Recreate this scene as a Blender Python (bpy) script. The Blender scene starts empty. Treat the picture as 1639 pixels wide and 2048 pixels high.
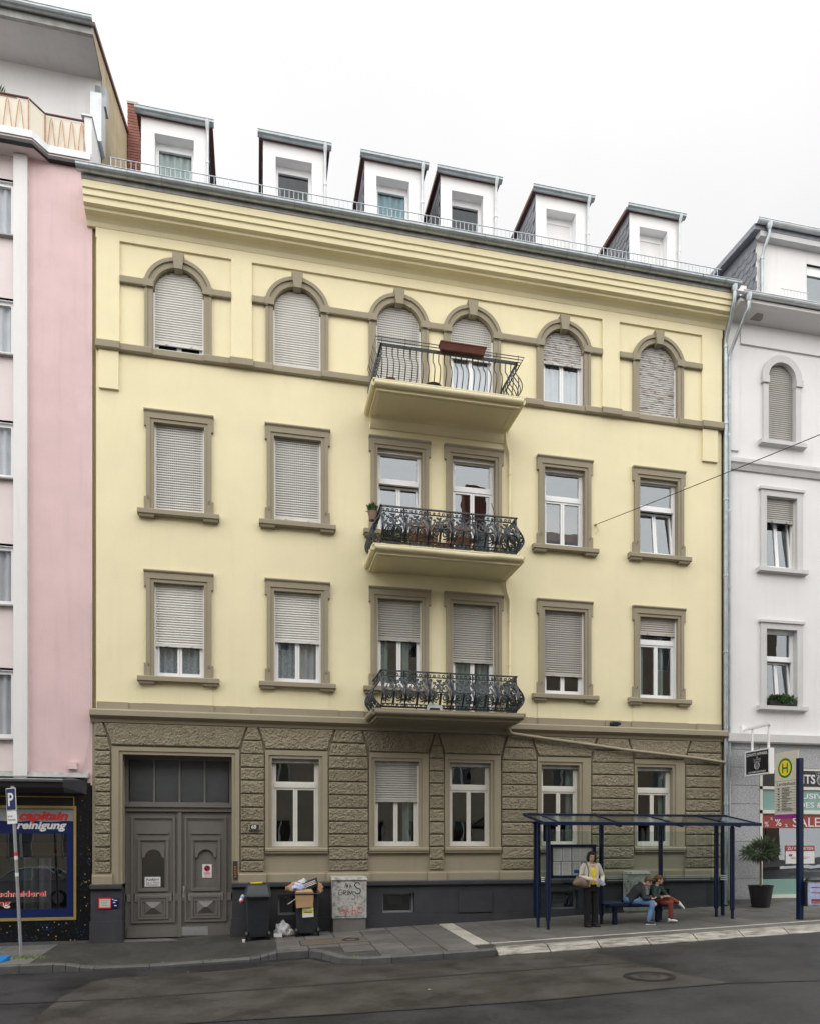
import bpy, bmesh, math, random
from mathutils import Vector, Matrix, noise
R = math.radians
random.seed(7)
sc = bpy.context.scene
col = sc.collection

# ------------------------------------------------------------------ camera, sky, sun, exposure
ANG = 12.002
cd = bpy.data.cameras.new('camera'); cam = bpy.data.objects.new('camera', cd); col.objects.link(cam)
cam.location = (0, -17, 2.3); cam.rotation_euler = (R(90), 0, -R(ANG))
cd.sensor_fit = 'VERTICAL'; cd.sensor_height = 36.0; cd.lens = 36.0 * 1450 / 2048
cd.shift_y = (1680 - 1024) / 2048.0; cd.shift_x = 0.0
cd.clip_start = 0.1; cd.clip_end = 1000
sc.camera = cam

SUN_EL, SUN_AZ = 43, 188           # soft overcast light
w = bpy.data.worlds.new('World'); sc.world = w; w.use_nodes = True
wn = w.node_tree; wn.nodes.clear()
wo = wn.nodes.new('ShaderNodeOutputWorld'); wb = wn.nodes.new('ShaderNodeBackground')
sky = wn.nodes.new('ShaderNodeTexSky'); sky.sky_type = 'NISHITA'; sky.sun_disc = False
sky.sun_elevation = R(SUN_EL); sky.sun_rotation = R(SUN_AZ); sky.air_density = 1.0; sky.dust_density = 3.0
sk = wn.nodes.new('ShaderNodeVectorMath'); sk.operation = 'SCALE'; sk.inputs['Scale'].default_value = 0.05
wn.links.new(sky.outputs[0], sk.inputs[0])
tc = wn.nodes.new('ShaderNodeTexCoord'); sep = wn.nodes.new('ShaderNodeSeparateXYZ')
wn.links.new(tc.outputs['Generated'], sep.inputs[0])
# overcast cloud sheet: brighter toward the zenith like a real overcast sky, with faint cloud structure
cr = wn.nodes.new('ShaderNodeMapRange'); cr.inputs[1].default_value = 0; cr.inputs[2].default_value = 1
cr.inputs[3].default_value = 0.16; cr.inputs[4].default_value = 0.335
wn.links.new(sep.outputs[2], cr.inputs[0])
nz = wn.nodes.new('ShaderNodeTexNoise'); nz.inputs['Scale'].default_value = 2.2; nz.inputs['Detail'].default_value = 4
wn.links.new(tc.outputs['Generated'], nz.inputs['Vector'])
nr = wn.nodes.new('ShaderNodeMapRange'); nr.inputs[1].default_value = .3; nr.inputs[2].default_value = .7
nr.inputs[3].default_value = .95; nr.inputs[4].default_value = 1.05
wn.links.new(nz.outputs['Fac'], nr.inputs[0])
mu = wn.nodes.new('ShaderNodeMath'); mu.operation = 'MULTIPLY'
wn.links.new(cr.outputs[0], mu.inputs[0]); wn.links.new(nr.outputs[0], mu.inputs[1])
cl = wn.nodes.new('ShaderNodeVectorMath'); cl.operation = 'SCALE'; cl.inputs[0].default_value = (1.0, 0.99, 0.985)
wn.links.new(mu.outputs[0], cl.inputs['Scale'])
mx = wn.nodes.new('ShaderNodeMix'); mx.data_type = 'RGBA'; mx.inputs[0].default_value = 0.95
wn.links.new(sk.outputs[0], mx.inputs[6]); wn.links.new(cl.outputs[0], mx.inputs[7])
wn.links.new(mx.outputs[2], wb.inputs[0]); wb.inputs[1].default_value = 1.0
wn.links.new(wb.outputs[0], wo.inputs[0])

sl = bpy.data.lights.new('sun', 'SUN'); so = bpy.data.objects.new('sun', sl); col.objects.link(so)
sl.energy = 1.5; sl.angle = R(150); sl.color = (1.0, 0.98, 0.945)
d = Vector((-0.12, -0.90, 0.85)).normalized()
so.rotation_euler = d.to_track_quat('Z', 'Y').to_euler()
sc.view_settings.view_transform = 'Standard'; sc.view_settings.look = 'None'
sc.view_settings.gamma = 1; sc.view_settings.use_curve_mapping = False
sc.view_settings.exposure = 1.86
sc.render.engine = 'CYCLES'; sc.cycles.use_denoising = True
sc.cycles.max_bounces = 8; sc.cycles.transparent_max_bounces = 16
sc.cycles.caustics_reflective = False; sc.cycles.caustics_refractive = False

# ------------------------------------------------------------------ materials
M = {}
def nodes(name):
    m = bpy.data.materials.new(name); m.use_nodes = True
    nt = m.node_tree; b = nt.nodes['Principled BSDF']
    return m, nt, b
def N(nt, t, **kw):
    n = nt.nodes.new(t)
    for k, v in kw.items():
        if k in n.inputs: n.inputs[k].default_value = v
        else: setattr(n, k, v)
    return n
def L(nt, a, b): nt.links.new(a, b)
def ramp(nt, p0, c0, p1, c1, *more):
    r = nt.nodes.new('ShaderNodeValToRGB'); e = r.color_ramp.elements
    e[0].position = p0; e[0].color = (*c0, 1); e[1].position = p1; e[1].color = (*c1, 1)
    for p, c in more:
        x = e.new(p); x.color = (*c, 1)
    return r
def sc3(c, f): return tuple(min(1, x * f) for x in c)
def pm(name, c, rough=.8, var=.06, scale=2.5, bump=0., bscale=60, metal=0., streak=0., spec=.4, rnd=0., stretch=None):
    """plain procedural material: base colour with broad mottling, fine relief, optional rain streaks and per-object tone"""
    m, nt, b = nodes(name)
    t = N(nt, 'ShaderNodeTexCoord')
    n = N(nt, 'ShaderNodeTexNoise', Scale=scale, Detail=5.0, Roughness=.6)
    src = t.outputs['Object']
    if stretch:
        mp = N(nt, 'ShaderNodeMapping'); mp.inputs['Scale'].default_value = stretch; L(nt, src, mp.inputs[0]); L(nt, mp.outputs[0], n.inputs['Vector'])
    else: L(nt, src, n.inputs['Vector'])
    r = ramp(nt, .3, sc3(c, 1 - var), .7, sc3(c, 1 + var)); L(nt, n.outputs['Fac'], r.inputs[0])
    out = r.outputs[0]
    if streak:
        mp2 = N(nt, 'ShaderNodeMapping'); mp2.inputs['Scale'].default_value = (3.2, 3.2, .22); L(nt, src, mp2.inputs[0])
        n2 = N(nt, 'ShaderNodeTexNoise', Scale=1.6, Detail=6.0, Roughness=.65); L(nt, mp2.outputs[0], n2.inputs['Vector'])
        r2 = ramp(nt, .52, (1, 1, 1), .80, (1 - streak,) * 3); L(nt, n2.outputs['Fac'], r2.inputs[0])
        mm = N(nt, 'ShaderNodeMix', data_type='RGBA', blend_type='MULTIPLY'); mm.inputs[0].default_value = 1
        L(nt, out, mm.inputs[6]); L(nt, r2.outputs[0], mm.inputs[7]); out = mm.outputs[2]
    if rnd:
        oi = N(nt, 'ShaderNodeObjectInfo'); hs = N(nt, 'ShaderNodeHueSaturation')
        mr = N(nt, 'ShaderNodeMapRange'); mr.inputs[3].default_value = 1 - rnd; mr.inputs[4].default_value = 1 + rnd
        L(nt, oi.outputs['Random'], mr.inputs[0]); L(nt, mr.outputs[0], hs.inputs['Value']); L(nt, out, hs.inputs['Color']); out = hs.outputs[0]
    L(nt, out, b.inputs['Base Color'])
    b.inputs['Roughness'].default_value = rough; b.inputs['Metallic'].default_value = metal
    b.inputs['Specular IOR Level'].default_value = spec
    if bump:
        nb = N(nt, 'ShaderNodeTexNoise', Scale=float(bscale), Detail=4.0); L(nt, src, nb.inputs['Vector'])
        bp = N(nt, 'ShaderNodeBump', Strength=bump, Distance=.02); L(nt, nb.outputs['Fac'], bp.inputs['Height']); L(nt, bp.outputs[0], b.inputs['Normal'])
    M[name] = m; return m

pm('yellow', (.765, .70, .47), .85, .04, .8, .25, 45, streak=.05, spec=.2)
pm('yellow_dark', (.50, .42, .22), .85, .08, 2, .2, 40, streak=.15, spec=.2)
pm('trim', (.295, .260, .188), .8, .05, 1.5, .15, 40, streak=.08, spec=.25)
pm('stone', (.262, .233, .166), .85, .12, 7, .6, 70, spec=.25, rnd=.09)
pm('plinth', (.040, .040, .047), .75, .18, 2, .2, 50, streak=.12)
pm('pink', (.66, .495, .50), .85, .07, .9, .3, 40, streak=.12, spec=.2)
pm('pale_pink', (.72, .64, .64), .85, .04, 1, .2, 40, spec=.2)
pm('white_wall', (.72, .72, .72), .85, .03, 1, .2, 40, streak=.08, spec=.2)
pm('white_trim', (.56, .56, .56), .8, .05, 1.5, .15, 40, streak=.12, spec=.2)
pm('white_paint', (.78, .78, .78), .45, .03, 3)
pm('off_white', (.66, .65, .60), .6, .05, 3, streak=.1)
pm('pvc', (.80, .81, .82), .35, .02, 3)
pm('zinc', (.38, .42, .44), .42, .16, 5, metal=.75, streak=.25)
pm('zinc_pale', (.55, .58, .60), .5, .12, 4, metal=.4)
pm('zinc_old', (.30, .30, .29), .6, .25, 5, metal=.3, streak=.3)
pm('slate', (.21, .22, .245), .42, .25, 6, .3, 60, rnd=.2)
pm('roof_tile', (.22, .12, .09), .8, .2, 5, .4, 30)
pm('khaki_render', (.42, .35, .23), .9, .14, 2.5, .6, 25, streak=.25)
pm('brick', (.20, .08, .06), .85, .25, 8, .5, 50, rnd=.2)
pm('mortar', (.33, .30, .27), .9, .1, 8)
pm('shutter', (.64, .635, .60), .6, .05, 2, streak=.14)
pm('shutter_grey', (.40, .395, .365), .65, .06, 2, streak=.2)
pm('shutter_brown', (.45, .43, .39), .65, .06, 2, streak=.15)
pm('iron', (.034, .042, .052), .36, .2, 20, spec=.5)
pm('door_paint', (.145, .137, .127), .45, .05, 3, .05, 60, streak=.06)
pm('black', (.012, .012, .013), .4, .2, 6)
pm('rubber_bin', (.018, .022, .028), .45, .2, 8, .08, 120)
pm('blue_metal', (.0025, .010, .042), .35, .12, 6)
pm('asphalt', (.032, .033, .036), .60, .32, 1.2, .5, 160)
pm('concrete', (.15, .146, .138), .75, .14, 3, .3, 60, rnd=.10, streak=0)
pm('kerb_dark', (.08, .08, .08), .7, .2, 4, .3, 60, rnd=.12)
pm('steel_grey', (.33, .34, .35), .5, .12, 6, metal=.5)
pm('skin', (.52, .30, .22), .55, .05, 6)
pm('skin_pale', (.58, .37, .29), .55, .05, 6)
pm('hair_dark', (.025, .014, .010), .5, .3, 40)
pm('hair_brown', (.10, .055, .028), .55, .3, 40)
pm('cream_cloth', (.62, .58, .51), .85, .06, 12, .2, 30)
pm('yellow_cloth', (.80, .62, .03), .8, .06, 12, .2, 30)
pm('black_cloth', (.005, .005, .006), .85, .2, 8, .2, 20)
pm('charcoal_cloth', (.025, .028, .033), .85, .2, 8, .3, 20)
pm('green_cloth', (.014, .04, .032), .85, .2, 8, .3, 20)
pm('grey_print', (.07, .08, .09), .85, .5, 14)
pm('jeans', (.10, .19, .36), .85, .25, 9, .3, 25)
pm('rust_cloth', (.19, .042, .028), .85, .12, 9, .3, 25)
pm('shoe_white', (.62, .62, .64), .6, .12, 12)
pm('shoe_dark', (.02, .03, .05), .6, .1, 12)
pm('leather', (.19, .14, .10), .5, .15, 8, .2, 40)
pm('paper', (.70, .70, .70), .7, .06, 10)
pm('paper_blue', (.42, .46, .68), .6, .25, 20)
pm('cardboard', (.37, .235, .13), .85, .1, 5, .1, 40)
pm('poster_yellow', (.72, .70, .08), .5, .12, 8)
pm('red_print', (.60, .03, .03), .5, .05, 5)
pm('red_banner', (.29, .05, .045), .5, .1, 5)
pm('blue_print', (.003, .012, .085), .4, .06, 5)
pm('dark_print', (.03, .03, .035), .6, .1, 5)
pm('grey_print2', (.30, .31, .32), .7, .1, 8)
pm('gold', (.48, .36, .13), .35, .1, 6, metal=.6)
pm('cream_panel', (.70, .66, .56), .6, .04, 3)
pm('rust_paint', (.46, .27, .16), .7, .25, 12)
pm('rail_brown', (.13, .055, .045), .6, .2, 12)
pm('terracotta', (.13, .045, .03), .75, .15, 8)
pm('brown_pot', (.22, .14, .11), .75, .12, 8)
pm('wood', (.26, .115, .045), .55, .25, 6, stretch=(2, 2, 20))
pm('soil', (.03, .022, .015), .95, .3, 20)
pm('bark', (.20, .17, .13), .9, .2, 12, .5, 30)
pm('curtain', (.58, .575, .62), .9, .08, 3)
pm('curtain_teal', (.16, .33, .38), .9, .15, 3)
pm('curtain_green', (.34, .43, .40), .9, .1, 3)
pm('curtain_lace', (.44, .50, .57), .9, .35, 25)
pm('interior', (.17, .16, .145), .9, .2, 1.5)
pm('mint', (.21, .36, .32), .4, .04, 2)
pm('sign_cream', (.56, .54, .46), .5, .04, 4)
pm('green_print', (.0, .17, .085), .45, .05, 5)
pm('yellow_print', (.80, .60, .01), .45, .05, 5)
pm('purple_print', (.25, .03, .22), .45, .4, 3)
pm('blue_plastic', (.01, .13, .36), .4, .1, 6)
pm('cover_brown', (.11, .085, .062), .65, .25, 8, .5, 90)
pm('pot_black', (.018, .017, .018), .45, .2, 6)
pm('opp_wall', (.46, .41, .31), .85, .06, 1, .2, 30, streak=.1)
pm('opp_wall_b', (.36, .28, .21), .85, .06, 1, .2, 30, streak=.1)

def leaf_mat(name, c):
    m, nt, b = nodes(name)
    oi = N(nt, 'ShaderNodeNewGeometry'); r = ramp(nt, 0, sc3(c, .55), 1, sc3(c, 1.5))
    L(nt, oi.outputs['Random Per Island'], r.inputs[0]); L(nt, r.outputs[0], b.inputs['Base Color'])
    b.inputs['Roughness'].default_value = .55; M[name] = m
leaf_mat('leaf', (.05, .10, .03)); leaf_mat('needle', (.055, .085, .038)); leaf_mat('grass', (.12, .20, .03))
leaf_mat('flower', (.45, .03, .06))

def glass_mat(name, tint, ior, rough=.01, wob=.0):
    m, nt, b = nodes(name); nt.nodes.remove(b)
    out = [n for n in nt.nodes if n.type == 'OUTPUT_MATERIAL'][0]
    tr = N(nt, 'ShaderNodeBsdfTransparent'); tr.inputs[0].default_value = (*tint, 1)
    gl = N(nt, 'ShaderNodeBsdfAnisotropic'); gl.inputs['Roughness'].default_value = rough; gl.inputs['Color'].default_value = (.88, .95, 1, 1)
    lw = N(nt, 'ShaderNodeLayerWeight', Blend=.5); pw = N(nt, 'ShaderNodeMath', operation='POWER'); pw.inputs[1].default_value = 5.0
    L(nt, lw.outputs['Facing'], pw.inputs[0]); r0 = ((ior - 1) / (ior + 1)) ** 2
    fr = N(nt, 'ShaderNodeMapRange'); fr.inputs[3].default_value = r0; fr.inputs[4].default_value = 1.0; L(nt, pw.outputs[0], fr.inputs[0])
    if wob:
        t = N(nt, 'ShaderNodeTexCoord'); n = N(nt, 'ShaderNodeTexNoise', Scale=1.3 if wob < .2 else 45.0, Detail=2.0); L(nt, t.outputs['Object'], n.inputs['Vector'])
        bp = N(nt, 'ShaderNodeBump', Strength=wob, Distance=.03); L(nt, n.outputs['Fac'], bp.inputs['Height']); L(nt, bp.outputs[0], gl.inputs['Normal'])
    mxs = N(nt, 'ShaderNodeMixShader'); L(nt, fr.outputs[0], mxs.inputs[0]); L(nt, tr.outputs[0], mxs.inputs[1]); L(nt, gl.outputs[0], mxs.inputs[2])
    L(nt, mxs.outputs[0], out.inputs[0]); M[name] = m
glass_mat('glass_soft', (.85, .88, .88), 1.55, .005, .05)
glass_mat('glass', (.72, .76, .76), 2.45, .005, .06)
glass_mat('glass_single', (.62, .64, .63), 2.3, .01, .08)
glass_mat('glass_dimpled', (.25, .26, .26), 1.8, .08, .6)
glass_mat('glass_shelter', (.86, .91, .90), 1.45, .005)
glass_mat('glass_roof', (.42, .47, .43), 2.4, .12, .08)
glass_mat('glass_dark', (.34, .35, .36), 2.3, .01, .05)

def asphalt_old():
    m, nt, b = nodes('asphalt_old'); t = N(nt, 'ShaderNodeTexCoord')
    n = N(nt, 'ShaderNodeTexNoise', Scale=1.1, Detail=6.0, Roughness=.6); L(nt, t.outputs['Object'], n.inputs['Vector'])
    r = ramp(nt, .30, (.022, .0212, .0195), .62, (.046, .043, .0385)); L(nt, n.outputs['Fac'], r.inputs[0])
    n2 = N(nt, 'ShaderNodeTexNoise', Scale=55.0, Detail=3.0, Roughness=.8); L(nt, t.outputs['Object'], n2.inputs['Vector'])
    r2 = ramp(nt, .40, (.45, .45, .45), .64, (1.7, 1.66, 1.58)); L(nt, n2.outputs['Fac'], r2.inputs[0])
    mm = N(nt, 'ShaderNodeMix', data_type='RGBA', blend_type='MULTIPLY'); mm.inputs[0].default_value = 1
    L(nt, r.outputs[0], mm.inputs[6]); L(nt, r2.outputs[0], mm.inputs[7]); L(nt, mm.outputs[2], b.inputs['Base Color'])
    rr = N(nt, 'ShaderNodeMapRange'); rr.inputs[1].default_value = .3; rr.inputs[2].default_value = .65; rr.inputs[3].default_value = .28; rr.inputs[4].default_value = .64
    L(nt, n.outputs['Fac'], rr.inputs[0]); L(nt, rr.outputs[0], b.inputs['Roughness'])
    bp = N(nt, 'ShaderNodeBump', Strength=.5, Distance=.01); L(nt, n2.outputs['Fac'], bp.inputs['Height']); L(nt, bp.outputs[0], b.inputs['Normal'])
    M['asphalt_old'] = m
asphalt_old()
def asphalt_new():
    m, nt, b = nodes('asphalt_new'); t = N(nt, 'ShaderNodeTexCoord')
    n = N(nt, 'ShaderNodeTexNoise', Scale=.7, Detail=6.0, Roughness=.62); L(nt, t.outputs['Object'], n.inputs['Vector'])
    r = ramp(nt, .30, (.009, .0094, .0105), .66, (.023, .0235, .0245)); L(nt, n.outputs['Fac'], r.inputs[0])
    n2 = N(nt, 'ShaderNodeTexNoise', Scale=55.0, Detail=3.0, Roughness=.8); L(nt, t.outputs['Object'], n2.inputs['Vector'])
    r2 = ramp(nt, .40, (.40, .40, .40), .64, (1.8, 1.8, 1.8)); L(nt, n2.outputs['Fac'], r2.inputs[0])
    mm = N(nt, 'ShaderNodeMix', data_type='RGBA', blend_type='MULTIPLY'); mm.inputs[0].default_value = 1
    L(nt, r.outputs[0], mm.inputs[6]); L(nt, r2.outputs[0], mm.inputs[7]); L(nt, mm.outputs[2], b.inputs['Base Color'])
    rr = N(nt, 'ShaderNodeMapRange'); rr.inputs[1].default_value = .3; rr.inputs[2].default_value = .65; rr.inputs[3].default_value = .26; rr.inputs[4].default_value = .66
    L(nt, n.outputs['Fac'], rr.inputs[0]); L(nt, rr.outputs[0], b.inputs['Roughness'])
    bp = N(nt, 'ShaderNodeBump', Strength=.45, Distance=.01); L(nt, n2.outputs['Fac'], bp.inputs['Height']); L(nt, bp.outputs[0], b.inputs['Normal'])
    M['asphalt_new'] = m
asphalt_new()
def slab_mat(name, c, rnd):
    m, nt, b = nodes(name); t = N(nt, 'ShaderNodeTexCoord'); oi = N(nt, 'ShaderNodeObjectInfo')
    ad = N(nt, 'ShaderNodeVectorMath', operation='ADD'); L(nt, t.outputs['Object'], ad.inputs[0]); L(nt, oi.outputs['Location'], ad.inputs[1])
    n = N(nt, 'ShaderNodeTexNoise', Scale=1.3, Detail=6.0, Roughness=.6); L(nt, ad.outputs[0], n.inputs['Vector'])
    r = ramp(nt, .3, sc3(c, .72), .7, sc3(c, 1.22)); L(nt, n.outputs['Fac'], r.inputs[0])
    n2 = N(nt, 'ShaderNodeTexNoise', Scale=60.0, Detail=3.0, Roughness=.8); L(nt, ad.outputs[0], n2.inputs['Vector'])
    r2 = ramp(nt, .38, (.66, .66, .66), .66, (1.36, 1.36, 1.36)); L(nt, n2.outputs['Fac'], r2.inputs[0])
    mm = N(nt, 'ShaderNodeMix', data_type='RGBA', blend_type='MULTIPLY'); mm.inputs[0].default_value = 1
    L(nt, r.outputs[0], mm.inputs[6]); L(nt, r2.outputs[0], mm.inputs[7])
    hs = N(nt, 'ShaderNodeHueSaturation'); mr = N(nt, 'ShaderNodeMapRange'); mr.inputs[3].default_value = 1 - rnd; mr.inputs[4].default_value = 1 + rnd
    L(nt, oi.outputs['Random'], mr.inputs[0]); L(nt, mr.outputs[0], hs.inputs['Value']); L(nt, mm.outputs[2], hs.inputs['Color']); L(nt, hs.outputs[0], b.inputs['Base Color'])
    b.inputs['Roughness'].default_value = .6
    bp = N(nt, 'ShaderNodeBump', Strength=.3, Distance=.01); L(nt, n2.outputs['Fac'], bp.inputs['Height']); L(nt, bp.outputs[0], b.inputs['Normal'])
    M[name] = m
slab_mat('slab', (.100, .097, .089), .13); slab_mat('slab_light', (.132, .128, .12), .12); slab_mat('slab_white', (.37, .345, .305), .10)
def kerb_white():
    m, nt, b = nodes('kerb_white'); t = N(nt, 'ShaderNodeTexCoord'); oi = N(nt, 'ShaderNodeObjectInfo')
    ad = N(nt, 'ShaderNodeVectorMath', operation='ADD'); L(nt, t.outputs['Object'], ad.inputs[0]); L(nt, oi.outputs['Location'], ad.inputs[1])
    mp = N(nt, 'ShaderNodeMapping'); mp.inputs['Scale'].default_value = (1.2, 5, 9); L(nt, ad.outputs[0], mp.inputs[0])
    n = N(nt, 'ShaderNodeTexNoise', Scale=2.0, Detail=7.0, Roughness=.65); L(nt, mp.outputs[0], n.inputs['Vector'])
    r = ramp(nt, .36, (.11, .098, .08), .62, (.36, .345, .31)); L(nt, n.outputs['Fac'], r.inputs[0]); L(nt, r.outputs[0], b.inputs['Base Color'])
    b.inputs['Roughness'].default_value = .7; M['kerb_white'] = m
kerb_white()
def setts():
    m, nt, b = nodes('setts'); t = N(nt, 'ShaderNodeTexCoord')
    br = N(nt, 'ShaderNodeTexBrick', Scale=9.0); br.inputs['Color1'].default_value = (.050, .049, .045, 1); br.inputs['Color2'].default_value = (.034, .033, .031, 1)
    br.inputs['Mortar'].default_value = (.020, .021, .018, 1); br.inputs['Mortar Size'].default_value = .025; br.inputs['Brick Width'].default_value = .9; br.inputs['Row Height'].default_value = .9
    L(nt, t.outputs['Object'], br.inputs['Vector'])
    n = N(nt, 'ShaderNodeTexNoise', Scale=.9, Detail=6.0); L(nt, t.outputs['Object'], n.inputs['Vector'])
    r = ramp(nt, .3, (.7, .72, .62), .7, (1.35, 1.33, 1.3)); L(nt, n.outputs['Fac'], r.inputs[0])
    mm = N(nt, 'ShaderNodeMix', data_type='RGBA', blend_type='MULTIPLY'); mm.inputs[0].default_value = 1
    L(nt, br.outputs[0], mm.inputs[6]); L(nt, r.outputs[0], mm.inputs[7]); L(nt, mm.outputs[2], b.inputs['Base Color'])
    bp = N(nt, 'ShaderNodeBump', Strength=.5, Distance=.015, invert=True); L(nt, br.outputs['Fac'], bp.inputs['Height']); L(nt, bp.outputs[0], b.inputs['Normal'])
    b.inputs['Roughness'].default_value = .55; M['setts'] = m
setts()
def mosaic():
    m, nt, b = nodes('mosaic'); t = N(nt, 'ShaderNodeTexCoord')
    v = N(nt, 'ShaderNodeTexVoronoi', Scale=34.0); L(nt, t.outputs['Object'], v.inputs['Vector'])
    sp = N(nt, 'ShaderNodeSeparateColor'); L(nt, v.outputs['Color'], sp.inputs[0])
    r = ramp(nt, 0, (.006, .007, .009), .60, (.008, .009, .012), (.70, (.012, .035, .12)), (.84, (.02, .09, .20)), (.88, (.008, .008, .01)), (.955, (.01, .01, .012)), (.978, (.50, .36, .14)))
    r.color_ramp.interpolation = 'CONSTANT'; L(nt, sp.outputs[0], r.inputs[0])
    r2 = ramp(nt, .014, (1, 1, 1), .018, (.0, .0, .0)); L(nt, v.outputs['Distance'], r2.inputs[0])
    dd = ramp(nt, .35, (1, 1, 1), .45, (.05, .05, .05)); L(nt, v.outputs['Distance'], dd.inputs[0])
    mm = N(nt, 'ShaderNodeMix', data_type='RGBA', blend_type='MULTIPLY'); mm.inputs[0].default_value = 1
    L(nt, r.outputs[0], mm.inputs[6]); L(nt, dd.outputs[0], mm.inputs[7]); L(nt, mm.outputs[2], b.inputs['Base Color'])
    b.inputs['Roughness'].default_value = .3; M['mosaic'] = m
mosaic()
def granite():
    m, nt, b = nodes('granite'); t = N(nt, 'ShaderNodeTexCoord')
    mp = N(nt, 'ShaderNodeMapping'); mp.inputs['Scale'].default_value = (1, 1, 2.2); mp.inputs['Rotation'].default_value = (0, .5, 0); L(nt, t.outputs['Object'], mp.inputs[0])
    n = N(nt, 'ShaderNodeTexNoise', Scale=22.0, Detail=6.0, Roughness=.7); L(nt, mp.outputs[0], n.inputs['Vector'])
    r = ramp(nt, .3, (.12, .13, .145), .66, (.52, .53, .55)); L(nt, n.outputs['Fac'], r.inputs[0]); L(nt, r.outputs[0], b.inputs['Base Color'])
    b.inputs['Roughness'].default_value = .45; M['granite'] = m
granite()
def weathered():
    m, nt, b = nodes('shutter_peeling'); t = N(nt, 'ShaderNodeTexCoord')
    mp = N(nt, 'ShaderNodeMapping'); mp.inputs['Scale'].default_value = (1.6, 1, 9); L(nt, t.outputs['Object'], mp.inputs[0])
    n = N(nt, 'ShaderNodeTexNoise', Scale=2.2, Detail=8.0, Roughness=.75); L(nt, mp.outputs[0], n.inputs['Vector'])
    r = ramp(nt, .50, (.55, .55, .53), .60, (.22, .14, .11)); L(nt, n.outputs['Fac'], r.inputs[0]); L(nt, r.outputs[0], b.inputs['Base Color'])
    b.inputs['Roughness'].default_value = .7; M['shutter_peeling'] = m
weathered()
def cabinet_mat():
    m, nt, b = nodes('cabinet_grey'); t = N(nt, 'ShaderNodeTexCoord')
    n = N(nt, 'ShaderNodeTexNoise', Scale=9.0, Detail=8.0, Roughness=.75); L(nt, t.outputs['Object'], n.inputs['Vector'])
    r = ramp(nt, .36, (.12, .115, .10), .50, (.40, .40, .38), (.8, (.50, .50, .48))); L(nt, n.outputs['Fac'], r.inputs[0]); L(nt, r.outputs[0], b.inputs['Base Color'])
    b.inputs['Roughness'].default_value = .65; M['cabinet_grey'] = m
cabinet_mat()
def bag_mat():
    m, nt, b = nodes('thin_plastic'); b.inputs['Base Color'].default_value = (.60, .61, .62, 1); b.inputs['Roughness'].default_value = .45
    b.inputs['Alpha'].default_value = .82; M['thin_plastic'] = m
bag_mat()
def lamp_mat():
    m, nt, b = nodes('lamp_glow'); b.inputs['Emission Color'].default_value = (1, .75, .4, 1); b.inputs['Emission Strength'].default_value = 6; M['lamp_glow'] = m
lamp_mat()

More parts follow.
